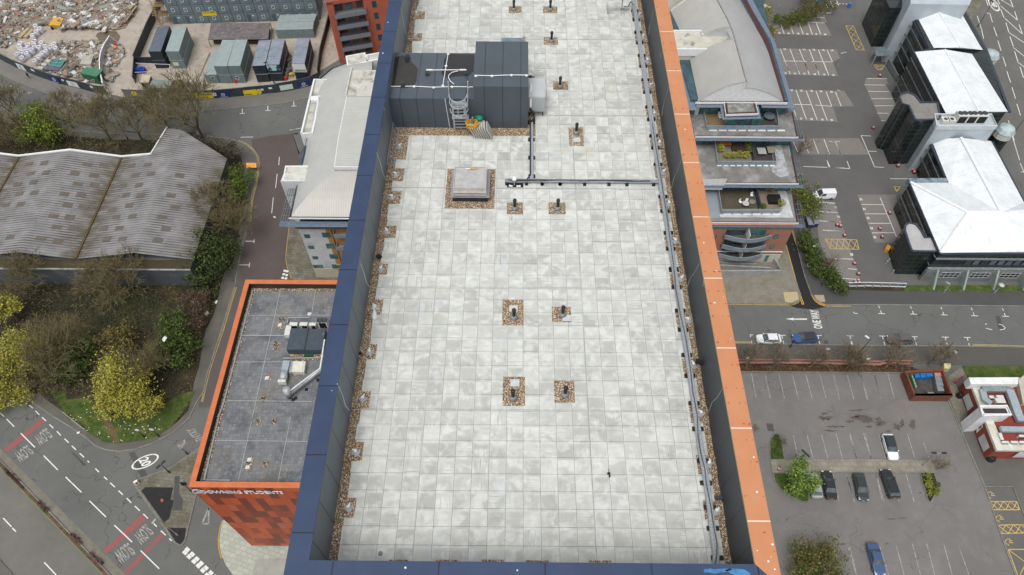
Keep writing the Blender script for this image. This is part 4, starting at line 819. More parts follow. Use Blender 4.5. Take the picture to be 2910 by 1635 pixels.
# ---- orange annex
AX0,AY0,AY1,AXE=-39.95,30.13,61.5,FL; ZA=25.9
an=thing('student_block','orange clad lower block with grey slab roof and white lettering below its edge','building',(-23,AY0,0))
def mt_clad():
    t=NT('orange_cladding',.45); s=t.sep(); cx=t.math('FLOOR',t.math('DIVIDE',s[0],1.12)); cz=t.math('FLOOR',t.math('DIVIDE',s[2],2.55)); cy=t.math('FLOOR',t.math('DIVIDE',s[1],1.12))
    cell=t.comb(t.math('ADD',cx,cy),cz,0.); w_=t.white(cell)[0]; cl=t.noise(.35,2,.5,cell); f=t.math('ADD',t.math('MULTIPLY',w_,.55),t.math('MULTIPLY',cl,.45))
    r=t.n('ShaderNodeValToRGB'); r.color_ramp.interpolation='CONSTANT'; e=r.color_ramp.elements; e[0].color=S(116,52,36); e[1].position=.36; e[1].color=S(150,64,36)
    for p,c in ((.47,S(184,80,36)),(.64,S(194,88,42)),(.74,S(182,96,66))): q=e.new(p); q.color=c
    t.l(f,r.inputs[0]); fx=t.math('FRACT',t.math('DIVIDE',s[0],1.12)); fz=t.math('FRACT',t.math('DIVIDE',s[2],2.55)); jn=t.math('MAXIMUM',t.math('LESS_THAN',fx,.04),t.math('LESS_THAN',fz,.02))
    base=t.mix(t.ramp(t.noise(1.5,4),.4,.7,0,.3),r.outputs[0],S(150,70,40)); t.col(t.mix(t.math('MULTIPLY',jn,.7),base,S(112,54,34))); return t.m
b=MB(); b.box((AX0+.05,AY0+.05,1.3),(AXE-.01,AY1-.05,26.95)); o=b.build('wall',mt_clad(),an)
b=MB(); b.box((AX0+.6,AY0+.6,-.1),(AXE-.02,AY1-.6,1.3)); b.build('plinth',m_glassd,an)
# carve roof well visually with deck on top of a parapet ring
for ch in an.children:
    if ch.name.startswith('wall'): bpy.data.objects.remove(ch,do_unlink=True); break
IX,IY0,IY1=AX0+.66,AY0+.7,AY1-.72
b=MB(); b.box((AX0+.05,AY0+.05,1.3),(AXE-.01,AY1-.05,ZA-.1)); b.box((AX0+.05,AY0+.05,ZA-.1),(IX,AY1-.05,26.95)); b.box((IX,AY0+.05,ZA-.1),(AXE-.01,IY0,26.95)); b.box((IX,IY1,ZA-.1),(AXE-.01,AY1-.05,26.95)); b.build('wall',MATS.get('orange_cladding') or bpy.data.materials['orange_cladding'],an)
m_upst=M('bitumen_upstand',S(44,44,46),S(56,54,54),1,.6)
b=MB(); b.box((IX+.002,IY0,ZA),(IX+.03,IY1,26.96)); b.box((IX+.03,IY1-.03,ZA),(AXE-.02,IY1-.002,26.96)); b.box((IX+.03,IY0+.002,ZA),(AXE-.02,IY0+.03,26.96)); b.build('upstand',m_upst,an)
m_cor2=mt_coping('orange_coping_annex',S(208,118,72),S(196,104,60),1.55,S(150,84,56),None,1,0,.03)
b=MB(); b.prism([(AX0,AY0),(AXE-.02,AY0),(AXE-.02,IY0+.03),(IX+.03,IY0+.03),(IX+.03,IY1-.03),(AXE-.02,IY1-.03),(AXE-.02,AY1),(AX0,AY1)],26.98,27.05,True); b.build('coping',m_cor2,an)
def mt_slate():
    t=NT('roof_slab_grey',.9); s=t.sep(); ix=t.math('FLOOR',t.math('DIVIDE',s[0],.5)); iy=t.math('FLOOR',t.math('DIVIDE',s[1],.5)); w_=t.white(t.comb(ix,iy,0.))
    base=t.mix(w_[0],S(126,128,130),S(108,110,112)); h=t.n('ShaderNodeSeparateColor'); t.l(w_[1],h.inputs[0])
    base=t.mix(t.ramp(t.noise(.35,4,.6),.5,.66,0,.65),base,S(76,80,88))
    base=t.mix(t.ramp(t.noise(.22,4,.6,t.mapc(loc=(8,1,0))),.52,.68,0,.5),base,S(136,128,112))
    off=t.n('ShaderNodeVectorMath',operation='MULTIPLY_ADD'); t.l(w_[1],off.inputs[0]); off.inputs[1].default_value=(30,30,30); t.l(t.co,off.inputs[2])
    base=t.mix(t.ramp(t.noise(2.2,2,.5,off.outputs[0]),.55,.7,0,.5),base,S(150,154,160))
    fx=t.math('FRACT',t.math('DIVIDE',s[0],.5)); fy=t.math('FRACT',t.math('DIVIDE',s[1],.5)); jn=t.math('MAXIMUM',t.math('LESS_THAN',fx,.06),t.math('LESS_THAN',fy,.06))
    base=t.mix(t.math('MULTIPLY',jn,.45),base,S(70,72,76)); t.col(base); return t.m
b=MB(); b.box((IX+.03,IY0+.03,ZA-.1),(AXE-.02,IY1-.03,ZA)); b.build('roof',mt_slate(),an)
b=MB(); b.box((IX+.03,IY0+.5,ZA),(IX+.75,IY1-.03,ZA+.02)).sep(); b.box((IX+.75,IY1-.55,ZA),(AXE-.02,IY1-.03,ZA+.02)).sep()
for t_,x0,y0,x1,y1 in (('a6',915,530,985,600),('a6',880,720,955,785),('a6',808,1010,875,1065),('a6',770,1210,835,1265),('a8',735,20,780,75),('a8',865,10,925,70),('a8',632,365,710,500),('a8',785,405,850,460),('a6',1030,830,1340,880),('a6',1010,880,1200,1020)):
    p=G(t_,x0,y1,ZA); q=G(t_,x1,y0,ZA); b.box((p.x,p.y,ZA),(q.x,q.y,ZA+.02)).sep()
b.each('gravel_patch',mt_gravel('gravel_buff',.82,9),an)
b=MB()
for t_,seg in (('a6',[(955,235,690,1440)]),('a6',[(1275,235,1240,470)]),('a6',[(600,470,1420,470)]),('a6',[(530,900,985,895)]),('a6',[(470,1250,1240,1258)]),('a8',[(310,215,1200,225)]),('a8',[(700,0,570,590)]),('a8',[(1050,0,930,600)])):
    for x0,y0,x1,y1 in seg: b.wall([G(t_,x0,y0,ZA),G(t_,x1,y1,ZA)],.05,ZA,ZA+.03); b.sep()
b.each('lightning_tape',m_conduct,an)
b=MB(); p=VY('a8',250,690,AY0); q=VY('a8',985,690,AY0); z0=VY('a8',600,692,AY0).z; z1=VY('a8',600,668,AY0).z
text_mb(b,'DOWNING STUDENTS',(p.x,AY0-.02,z0),(q.x,AY0-.02,z0),(p.x,AY0-.02,z1),Vector((0,-.08,0)),.06,.012); b.build('lettering',m_white,an)
b=MB(); c_=VY('a8',195,674,AY0); c_.y=AY0-.1
b.loft([[c_+Vector((.62*math.cos(a),o_,.62*math.sin(a))) for a in [2*pi*i/20 for i in range(20)]] for o_ in (-.08,.08)])
lg=b.build('logo_disc',M('logo_silver',S(196,196,200),S(170,170,178),2,.4),an)
b=MB(); b.add([c_+Vector((x,-.09,z)) for x,z in ((-.1,.5),(.35,.45),(.1,.2),(-.05,.05),(-.35,-.2),(-.5,-.1),(-.3,.2))],[[0,1,2,3,4,5,6]]); b.build('logo_swirl',M('logo_red',S(170,50,50),None,3),lg)
# roof plant on the annex
m_unit=M('white_unit',S(222,222,214),S(196,198,192),3,.5)
m_memA=M('enclosure_membrane',S(70,82,92),S(60,70,80),2,.55)
en=thing('plant_enclosure','dark grey flat topped plant enclosure beside the white condensers','enclosure',(-29,51.2,ZA))
b=MB(); b.box((-31.6,49.6,ZA),(-29.15,53.05,ZA+1.25)); b.box((-29.15,49.6,ZA),(-26.75,53.0,ZA+1.18)); b.build('body',m_memA,en)
b=MB(); b.box((-29.3,49.58,ZA+1.25),(-29.1,53.06,ZA+1.33)); b.build('ridge',m_dgrey,en)
def pbox(b,t,FLp,FRp,BLp,z1,z0):
    A=G(t,*FLp,z1);B=G(t,*FRp,z1);D=G(t,*BLp,z1);C=B+D-A; b.prism([(A.x,A.y),(B.x,B.y),(C.x,C.y),(D.x,D.y)],z0,z1,True); return A,B,C,D
for i,(x0,x1,y0,y1,l) in enumerate(((222,352,195,245,'first'),(375,505,195,245,'second'),(520,632,200,245,'third'))):
    a=G('f6',x0,y1,ZA+1.0); c=G('f6',x1,y0,ZA+1.0); t_=thing('condenser_unit','white condenser unit behind the dark enclosure, %s from the left of the row'%l,'air conditioner',(a.x,a.y,ZA),'white condensers on the orange block')
    b=MB(); b.box((a.x,a.y,ZA+.15),(c.x,c.y,ZA+1)); b.build('casing',m_unit,t_); b=MB(); b.box((a.x+.35,a.y-.03,ZA+.2),(c.x-.06,a.y-.003,ZA+.9)); b.build('fan_grille',m_black,t_); b=MB(); b.box((a.x+.1,a.y+.1,ZA),(a.x+.25,c.y-.1,ZA+.15)).sep(); b.box((c.x-.25,a.y+.1,ZA),(c.x-.1,c.y-.1,ZA+.15)); b.each('foot',m_black,t_)
a=G('f6',650,195,ZA+1.7); c=G('f6',800,125,ZA+1.7); t_=thing('condenser_unit','tall double fan condenser at the right end of the row','air conditioner',(a.x,a.y,ZA),'white condensers on the orange block')
b=MB(); b.box((a.x,a.y,ZA+.1),(c.x,c.y,ZA+1.7)); b.build('casing',m_unit,t_); b=MB(); b.box((a.x+.15,a.y-.03,ZA+.2),(c.x-.15,a.y-.003,ZA+1.5)); b.build('grille',m_black,t_)
b=MB()
for k in (.27,.73): b.lathe((a.x+(c.x-a.x)*k,(a.y+c.y)/2,ZA+1.7),[(.48,0),(.48,.05),(.4,.05),(.4,.01),(.1,.02)],14); b.sep()
b.each('fan',m_dgrey,t_,smooth=True)
a=G('f6',145,390,ZA+1); c=G('f6',205,240,ZA+1); t_=thing('condenser_unit','white condenser turned side on, left of the dark enclosure','air conditioner',(a.x,a.y,ZA),'white condensers on the orange block')
b=MB(); b.box((a.x,a.y,ZA+.15),(a.x+.75,c.y,ZA+1)); b.build('casing',m_unit,t_); b=MB(); b.box((a.x+.753,a.y+.3,ZA+.2),(a.x+.78,c.y-.1,ZA+.9)); b.build('fan_grille',m_black,t_)
b=MB(); p=G('f6',455,728,ZA); b.box((p.x,p.y,ZA+.02),(p.x+1.25,p.y+.75,ZA+.3)); b.build('green_bin',M('dark_green_metal',S(26,84,50),S(20,66,40),3,.5),None,'small dark green box in front of the plant enclosure','box')
# extract fan assembly
fx=thing('extract_duct','pale ductwork with box ends running into a white hatch on the orange block roof','duct',G('f6',150,960,ZA))
m_duct=M('duct_grey',S(176,190,196),S(150,164,170),3,.4,.2)
b=MB(); A=G('f6',105,900,ZA+1.2);
pbox(b,'f6',(105,900),(205,905),(135,775),ZA+1.2,ZA+.2); q=[G('f6',*p,ZA+1.15) for p in ((105,900),(205,905),(185,960),(120,960))]; b.prism([(v.x,v.y) for v in q],ZA+.3,ZA+1.15,True); b.build('square_duct',m_duct,fx)
b=MB(); p=G('f6',152,950,ZA+.8); q=G('f6',140,1065,ZA+.8); b.tube(p,q,.5,.5,14); b.build('round_duct',m_steel,fx,smooth=True)
b=MB(); pbox(b,'f6',(45,1105),(165,1105),(55,1065),ZA+1.1,ZA+.3); b.build('end_box',m_unit,fx)
b=MB(); q=[G('f6',*p,ZA+.8) for p in ((205,800),(275,800),(255,955),(225,965))]; b.prism([(v.x,v.y) for v in q],ZA+.2,ZA+.8,True); b.build('side_duct',m_duct,fx)
b=MB(); pbox(b,'f6',(255,950),(450,955),(280,785),ZA+.75,ZA); b.build('hatch',m_unit,fx)
b=MB(); pbox(b,'f6',(275,930),(420,935),(290,800),ZA+.85,ZA+.75); b.build('hatch_lid',M('hatch_cream',S(226,224,208),S(206,204,190),3,.5),fx)
# silver flue
fl=thing('boiler_flue','large silver flue pipe running diagonally across the orange block roof and up the tower','flue',G('f6',250,1290,ZA))
b=MB(); p=G('f6',240,1260,ZA+.9); q=G('f6',700,920,ZA+.9); q2=q+(q-p).normalized()*6; b.tube(p,q2,.38,.38,16); b.build('pipe',M('polished_steel',S(196,198,200),S(150,152,156),2,.28,.5),fl,smooth=True)
b=MB(); p2=G('f6',180,1215,ZA+1.9); b.tube(G('f6',225,1300,ZA+.2),p2,.5,.5,16); b.build('terminal',m_steel,fl,smooth=True)
b=MB(); p3=G('f6',250,1300,ZA+.55); b.path([G('f6',228,1245,ZA+1.5),G('f6',695,895,ZA+1.4),G('f6',765,540,ZA+1.6)+Vector((.3,0,1.5))],.1,8); b.build('conduit',m_white,fl)
b=MB()
for x,y in ((232,1345),(285,1378),(325,1352),(487,1222),(665,1080)): p=G('f6',x,y,ZA); b.box((p.x-.2,p.y-.2,ZA),(p.x+.2,p.y+.2,ZA+.1)); b.box((p.x-.04,p.y-.04,ZA+.1),(p.x+.04,p.y+.04,ZA+.6)); b.sep()
b.each('foot',m_black,fl)
# cable trays on the annex
b=MB(); b.wall([G('a6',705,245,ZA),G('a6',600,660,ZA),G('a6',440,1270,ZA),G('a8',395,0,ZA),G('a8',262,580,ZA),G('a8',500,585,ZA)],.22,ZA+.1,ZA+.2)
b.wall([G('a6',610,660,ZA),G('a6',1035,662,ZA)],.18,ZA+.1,ZA+.2); b.wall([G('a6',985,870,ZA),G('a6',1320,865,ZA)],.18,ZA+.12,ZA+.25); b.wall([G('f6',205,215,ZA),G('f6',220,140,ZA),G('f6',545,135,ZA)],.18,ZA+.12,ZA+.3)
b.build('cable_tray',M('tray_light',S(176,180,184),S(140,144,148),10,.5,.2),None,'pale steel cable tray round the edge of the orange block roof','cable tray')
k=0
for t_,x,y,l in (('a6',955,520,'left one of two beside the stained patch behind the condensers'),('a6',988,520,'right one of two behind the condensers'),('a6',915,730,'upper one of two left of the enclosure'),('a6',910,755,'lower one of two left of the enclosure'),('a6',798,1240,'alone left of the silver flue'),('a8',752,45,'left one of two in the middle front'),('a8',893,45,'right one of two in the middle front'),('a8',663,430,'between two pale plates near the front edge'),('a8',813,430,'right of the two pale plates near the front edge')):
    o=copy_tree(v0); o.location=G(t_,x,y,ZA+.02); o.scale=(.9,.9,1.1); o['label']='black vent pipe on orange block, '+' '.join(l.split()[:10]); o['group']='black vent pipes on the orange block'
for t_,x,y,l in (('a6',950,560,'behind the condensers'),('a6',832,1045,'left of the extract duct'),('a8',672,392,'behind the front left vent pipe'),('a8',655,462,'in front of the front left vent pipe'),('a6',1220,460,'at the far right of the orange block roof')):
    p=G(t_,x,y,ZA+.02); b=MB(); b.box((p.x-.25,p.y-.25,ZA+.02),(p.x+.25,p.y+.25,ZA+.08)); b.lathe((p.x,p.y,ZA+.08),[(.1,0),(.02,.04)],8); b.build('drain_plate',m_unit,None,'pale square drain plate '+l,'drain plate','drain plates on the orange block')

# ---- white and brick apartment block (west)
ap=thing('apartment_block','pale apartment block with grey curved metal roof and white and brick front wall','building',(-25,81.6,0))
def mt_seam(name,c,axis,per=.42,c2=None):
    t=NT(name,.4,.0); s=t.sep(); f=t.math('FRACT',t.math('DIVIDE',t.math('ADD',s[axis],100.),per)); e=t.ramp(t.math('ABSOLUTE',t.math('SUBTRACT',f,.5)),.36,.5,0,1)
    base=t.mix(t.ramp(t.noise(.3,4),.35,.7),c,tuple(v*.9 for v in c[:3])+(1,)); base=t.mix(t.ramp(t.noise(1.5,4,.6,t.mapc((.3,1,1) if axis else (1,.3,1))),.5,.75,0,.25),base,tuple(v*.75 for v in c[:3])+(1,))
    t.col(t.mix(t.math('MULTIPLY',e,.5),base,tuple(v*.55 for v in c[:3])+(1,))); t.bump(e,.4,.04); return t.m
m_seamX=mt_seam('seam_roof_across',S(184,184,180),1); m_seamY=mt_seam('seam_roof_down',S(190,187,180),0)
ev=[Vector((-39.2,81.5,0)),Vector((-39.3,90,0)),Vector((-39.4,97,0)),Vector((-39.7,102.3,0)),Vector((-40.5,107,0)),Vector((-40.8,113,0)),Vector((-39.9,118.6,0)),Vector((-38.0,121.7,0)),Vector((-35.4,123.3,0)),Vector((-30,124.6,0))]
rg=[Vector((-32.2,89.6,0)),Vector((-32.35,92,0)),Vector((-32.6,97,0)),Vector((-32.65,102.3,0)),Vector((-32.7,107,0)),Vector((-32.9,112,0)),Vector((-32.9,115.5,0)),Vector((-32.6,116.5,0)),Vector((-31.5,117.3,0)),Vector((-29,117.6,0))]
b=MB(); b.prism([(-38.7,81.6),(-38.9,97),(-40.2,112),(-38.5,120.5),(-30,124),(-12,124),(-12,81.6)],0,15.2); 
ow=b.build('wall',M('brick_side',S(150,118,86),S(170,168,160),.5,.8),ap)
b=MB(); b.prism([(-38.3,82.6),(-38.5,97),(-39.8,112),(-38.1,120),(-30,123.5),(-12.2,123.5),(-12.2,82.6)],15.2,17.9); b.build('top_storey',M('storey_glass',S(60,84,96),S(40,56,66),.6,.25),ap)
b=MB()
def arch(a,r_,z0,z1,n=6): return [Vector((a.x+(r_.x-a.x)*i/n,a.y+(r_.y-a.y)*i/n,z0+(z1-z0)*math.sin(pi/2*i/n)**.85)) for i in range(n+1)]
rows=[arch(ev[0],Vector((-32.2,89.6,0)),18,21)]+[arch(e,r_,18,21) for e,r_ in zip(ev[1:],rg[1:])]
for A_,B_ in zip(rows,rows[1:]):
    for i in range(6): b.add([A_[i],B_[i],B_[i+1],A_[i+1]],[[0,1,2,3]])
b.build('west_roof',m_seamX,ap,smooth=True)
b=MB(); top=arch(ev[0],Vector((-32.2,89.6,0)),18,21); bt_=[Vector((-39.2+27*i/6*1,81.5,18)) for i in range(7)]
E2=arch(Vector((-12,81.5,0)),Vector((-19,89.6,0)),18,21)
for i in range(6): b.add([top[i],E2[i],E2[i+1],top[i+1]],[[0,1,2,3]])
b.build('south_roof',m_seamY,ap)
b=MB(); b.prism([(-32.25,89.9),(-32.6,97),(-32.7,107),(-32.75,108.6),(-14,108.6),(-14,89.9)],20.0,21.75); b.build('clerestory',m_white,ap)
b=MB(); b.prism([(-32.1,90.1),(-32.45,97),(-32.55,108.5),(-27,108.5),(-27,90.1)],21.75,21.85); b.build('upper_roof',mt_seam('seam_roof_upper',S(190,190,184),1,.6),ap)
b=MB(); b.prism([(-32.9,109.2),(-33,117.5),(-14,117.5),(-14,109.2)],20,21.0); b.box((-33.1,108.9,20),(-14,109.2,21.6)); b.box((-33.2,109.2,20),(-32.9,117.7,21.4)); b.build('roof_terrace',M('stained_white_roof',S(206,204,194),S(188,186,176),.5,.6,c3=S(140,136,124),s3=.6),ap)
b=MB(); b.loft([[Vector((p.x-(.25 if k else 0),p.y-(.0),17.85)),Vector((p.x-.25,p.y,18.12))] for k,p in enumerate(ev)],cap=False,closed=False); b.box((-39.5,81.15,17.9),(-12,81.45,18.12)); b.build('gutter',m_dgrey,ap)
b=MB(); b.box((-39.5,81.0,17.95),(-12,81.15,18.16)); b.build('fascia',m_white,ap)
b=MB() # brise-soleil canopy
for y0,y1 in ((80.0,80.08),(80.4,80.46),(80.8,80.86)): b.box((-41.3,y0,17.0),(-12,y1,17.1))
for x_ in (-41.3,-40.9,-40.5,-40.1): b.box((x_,80.0,17.0),(x_+.07,90,17.1))
for i in range(12): b.box((-41.2+i*2.6,80.0,16.95),(-41.12+i*2.6,81.4,17.04))
for i in range(6): b.box((-41.3,81+i*1.6,16.95),(-39.3,81.08+i*1.6,17.04))
b.box((-41.2,80.1,17.0),(-12,81.3,17.02)); b.build('canopy',M('louvre_blue_grey',S(120,134,150),S(100,114,130),2,.4),ap)
b=MB(); b.box((-39.1,81.2,15.0),(-12,82.7,15.3)); b.build('ledge',M('ledge_concrete',S(132,128,116),S(100,98,88),1.5,.9),ap)
b=MB(); b.box((-38.72,81.55,2.9),(-34.0,81.62,15.0)); b.build('white_wall',m_render,ap)
def mt_brick(name,c,c2,c3=None):
    t=NT(name,.9); br=t.n('ShaderNodeTexBrick'); s=t.sep(); t.l(t.comb(t.math('ADD',s[0],s[1]),s[2]),br.inputs['Vector']); br.inputs['Color1'].default_value=c; br.inputs['Color2'].default_value=c2; br.inputs['Mortar'].default_value=tuple(v*1.1+.03 for v in c[:3])+(1,); br.inputs['Scale'].default_value=1; br.inputs['Mortar Size'].default_value=.012; br.inputs['Brick Width'].default_value=.24; br.inputs['Row Height'].default_value=.085
    base=t.mix(t.ramp(t.noise(.5,5),.4,.7,0,.6),br.outputs['Color'],c3 or tuple(v*.78 for v in c[:3])+(1,)); base=t.mix(t.ramp(t.noise(2.5,4),.5,.7,0,.35),base,tuple(v*1.25 for v in c2[:3])+(1,)); t.col(base); return t.m
m_buff=mt_brick('buff_brickwork',S(176,134,82),S(156,114,64)); m_redb=mt_brick('red_brickwork',S(178,92,66),S(162,80,58)); m_redm=mt_brick('mixed_brickwork',S(164,116,96),S(150,100,84))
b=MB(); b.box((-34.0,81.5,2.9),(-12,81.6,15.0)); b.build('brick_wall',m_buff,ap)
b=MB(); b.box((-38.75,81.45,0),(-34.1,81.55,2.9)); b.build('plinth_wall',M('cream_stone',S(196,190,170),S(180,172,150),2,.8),ap)
b=MB(); b.box((-34.1,81.45,0),(-12,81.55,2.9)); b.box((-34.1,81.38,2.9),(-12,81.6,3.1)); b.box((-34.1,81.38,4.1),(-12,81.5,4.25)); b.build('plinth_brick',m_buff,ap)
O=(0,81.55,0); U=(1,0,0); nn=(0,-1,0)
def winpx(t,x0,y0,x1,y1,Y,th,fm,gm,mull=1,tr=0):
    a=VY(t,(x0),(y1),Y); c=VY(t,(x1),(y0),Y); win(th,(0,Y,0),(1,0,0),(0,-1,0),a.x,c.x,a.z,c.z,fm,gm,mull,tr)
m_fg=M('window_frame_teal',S(72,100,104),None,2,.4)
for x0,y0,x1,y1 in ((330,938,378,978),(373,1060,424,1094),(418,1175,466,1206),(440,1268,520,1338)): winpx('d7',x0,y0,x1,y1,81.55,ap,m_fg,m_glassg,1,.4)
for x0,y0,x1,y1 in ((525,920,600,970),(568,1040,640,1088),(606,1155,680,1200),(640,1265,720,1330)): winpx('d7',x0,y0,x1,y1,81.5,ap,m_fg,m_glassg,1,0)
for x0,x1 in ((285,410),(450,575),(660,790)): winpx('d7',x0,800,x1,828,82.6,ap,m_fg,m_glassg,3,.35)
for (x0,y0,x1,y1) in ((640,850,780,935),(675,985,760,1050)):
    a=VY('d7',x0,y0+30,81.5); c=VY('d7',x1,y1,81.5); b=MB(); b.box((a.x,80.4,a.z-1.3),(c.x+1.5,81.5,a.z-1.1)); b.box((a.x,80.35,a.z-1.1),(c.x+1.5,80.4,a.z-.1)); b.box((a.x,80.4,a.z-1.1),(a.x+.05,81.5,a.z-.1)); b.build('balcony',M('balcony_glass',S(150,162,168),S(130,142,150),2,.3),ap)
b=MB(); p=VY('d7',600,850,81.5); b.tube((p.x,81.4,15),(p.x,81.4,3),.06,.06,6); b.build('downpipe',m_black,ap)
# stair tower with white flat roof
b=MB(); b.prism([(-42.3,89),(-41.9,92.5),(-36,92.5),(-36,89)],0,18.9); b.build('stair_tower',m_render,ap)
b=MB(); A,B_,C_,D_=pbox(b,'d7',(85,360),(470,355),(115,195),19.1,18.7); b.build('stair_tower_roof',m_white,ap)
b=MB(); q=GG('d7',[(97,350),(455,347),(478,205),(125,208)],19.12); b.flat([(p.x,p.y) for p in q],19.115); b.build('stair_roof_felt',M('white_felt',S(212,212,202),S(188,186,174),.7,.7,c3=S(92,90,78),s3=.5,lo3=.62,hi3=.7),ap)
# recessed white terraces on the west edge
def recess(t,q,z,par,nm='terrace',mat_=None,th_=.35,hh=.5):
    P=GG(t,q,z); b=MB(); b.prism([(p.x,p.y) for p in P],z-3.2,z-hh); b.build(nm,mat_ or MATS['stained_white_roof'],par); b=MB(); b.wall(P+[P[0]],th_,z-3.2,z); b.build(nm+'_parapet',m_white,par)
recess('d6',[(500,700),(555,475),(750,478),(705,690)],19.4,ap); recess('d6',[(388,1172),(500,702),(610,752),(530,1165)],19.2,ap); recess('d6',[(990,300),(965,182),(1205,138),(1240,250)],20.2,ap,hh=.12)
b=MB(); pbox(b,'d6',(510,748),(612,750),(510,700),19.5,18.9); b.build('white_cheek',m_white,ap)
b=MB(); recess('d6',[(1240,245),(1230,165),(1420,130),(1400,215)],20.2,ap)
# grey glazed strip along the street side
b=MB(); b.prism([(-41.0,92.6),(-41.0,101),(-39.4,101),(-39.3,92.6)],0,16.2); b.build('glazed_strip',M('strip_glass',S(90,104,116),S(60,70,80),1,.3),ap)

# ---- red brick block (north)
rb=thing('brick_flats','red brick flats with stacked grey balconies at the top of the picture','building',(-36,147,0))
o0=Vector((-43.7,146.6,0)); u=Vector((5.86,1.76,0)).normalized(); nv=Vector((u.y,-u.x,0)); v_=Vector((-u.y,u.x,0))
def rbx(b,ua,ub,va,vb,z0,z1): b.prism([tuple((o0+u*x+v_*y).xy) for x,y in ((ua,va),(ub,va),(ub,vb),(ua,vb))],z0,z1,True)
b=MB(); rbx(b,0,1.5,0,22,0,16.6); rbx(b,8.3,17.5,0,22,0,16.6); rbx(b,1.5,8.3,1.6,22,0,16.6); rbx(b,0,17.5,0,22,16.0,16.9); rbx(b,17.5,30,4,22,0,16.9)
b.build('wall',m_redb if False else mt_brick('orange_brickwork',S(178,94,70),S(164,80,58)),rb)
b=MB(); rbx(b,.3,29.5,.3,21.7,16.9,17.0); b.build('roof',M('flat_felt',S(120,116,110),S(100,96,92),1,.9),rb)
m_bal=M('balcony_grey',S(136,138,144),S(116,120,126),3,.5)
for k in range(5):
    z=1.2+k*3.0
    b=MB(); rbx(b,1.2,8.6,-1.3,1.6,z-.15,z); rbx(b,1.2,8.6,-1.35,-1.3,z,z+1.05); rbx(b,1.2,1.25,-1.3,0,z,z+1.05); rbx(b,8.55,8.6,-1.3,0,z,z+1.05); f=b.build('balcony',m_bal,rb)
    for i,(ua,ub) in enumerate(((1.7,3.6),(4.2,5.8),(6.7,8.1))): win(rb,o0+v_*1.58,u,-v_,ua,ub,z+.1,z+2.3,m_frame,m_glassd if i!=1 else m_glassg,1)
    win(rb,o0,u,-v_,10.2,11.3,z+.3,z+2.1,m_frame,m_glassd,0); 
    if k>2: b=MB(); rbx(b,17.4,22,1.5,4,z-.15,z); rbx(b,17.4,22,1.45,1.5,z,z+1.05); b.build('balcony',m_bal,rb)
# ---- warehouse
wh=thing('warehouse','low warehouse with corrugated grey double pitched roof among trees','building',(-83,80,0))
def mt_corr():
    t=NT('corrugated_sheet',.8); s=t.sep(); f=t.math('SINE',t.math('MULTIPLY',s[1],2*pi/.6)); e=t.ramp(f,-.2,.9,0,1)
    base=t.mix(t.ramp(t.noise(.4,4),.35,.7),S(146,145,145),S(122,121,122)); low=t.math('MULTIPLY',e,t.ramp(t.noise(.16,5,.65,t.mapc((1,1.6,1))),.38,.62,.25,1.))
    base=t.mix(low,base,S(66,58,50)); z=t.ramp(s[2],5.4,6.5,1,0); z=t.math('MULTIPLY',z,t.ramp(t.noise(1.2,4,.6,t.mapc((.25,1,1))),.35,.6,.15,1)); base=t.mix(z,base,S(78,66,50))
    base=t.mix(t.math('MULTIPLY',t.ramp(s[2],5.3,6.0,1,0),t.ramp(t.noise(.6,4),.5,.62,0,1)),base,S(74,80,34))
    t.col(base); t.bump(f,.12,.05); return t.m
m_corr=mt_corr(); 
prof=[(-136,7.2),(-126,5.5),(-115,7.5),(-104.8,5.5),(-104.5,5.5),(-92.9,7.5),(-83.25,5.5),(-82.85,5.5),(-71.3,7.5),(-60.8,5.5)]
b=MB()
for (xa,za),(xb,zb) in zip(prof,prof[1:]): b.add([(xa,81.4,za),(xb,81.4,zb),(xb,108.2,zb),(xa,108.2,za)],[[0,1,2,3]])
b.add([(-76.5,108.2,6.53),(-71.3,108.2,7.5),(-71.3,114.5,7.5),(-75.2,116,6.8)],[[0,1,2,3]]); b.add([(-71.3,108.2,7.5),(-60.8,108.2,5.5),(-71.3,114.5,7.5)],[[0,1,2]])
b.build('roof',m_corr,wh)
b=MB(); b.prism([(-136,79.2),(-60.9,79.2),(-60.9,108.1),(-71.2,114.3),(-75,115.8),(-76.4,108.1),(-136,108.1)],0,5.2); b.build('wall',M('warehouse_wall',S(92,98,104),S(74,78,82),.6,.8,c3=S(104,112,112),s3=.3),wh)
b=MB(); b.box((-136,79.1,5.2),(-60.9,81.4,5.35)); b.build('front_ledge',M('mossy_ledge',S(74,62,44),S(58,50,36),.8,.95,c3=S(70,74,40),s3=.4),wh)
b=MB()
pp=[(-136,7.3),(-126,5.7),(-115,7.7),(-104.7,5.9),(-92.9,7.75),(-83,5.9),(-76.4,6.7)]
for (xa,za),(xb,zb) in zip(pp,pp[1:]): b.loft([[Vector((xa,108.1,za)),Vector((xa,108.5,za)),Vector((xa,108.5,za-.25)),Vector((xa,108.1,za-.25))],[Vector((xb,108.1,zb)),Vector((xb,108.5,zb)),Vector((xb,108.5,zb-.25)),Vector((xb,108.1,zb-.25))]])
b.tube((-76.4,108.3,6.7),(-75.1,116,7.0),.17,.17,6); b.build('verge',m_white,wh)
b=MB(); b.box((-83.25,81.4,5.2),(-82.85,108.1,5.72)); b.sep(); b.box((-104.85,81.4,5.2),(-104.45,108.1,5.7)); b.each('valley_gutter',M('rusty_gutter',S(84,76,52),S(98,64,40),.6,.9,c3=S(74,84,40),s3=.4),wh)
b=MB(); 
for x_ in (-136,): b.box((x_,79.0,5.2),(-60.8,79.25,5.5))
b.build('front_coping',M('pale_coping',S(170,174,172),S(120,124,120),1,.7),wh)
b=MB()
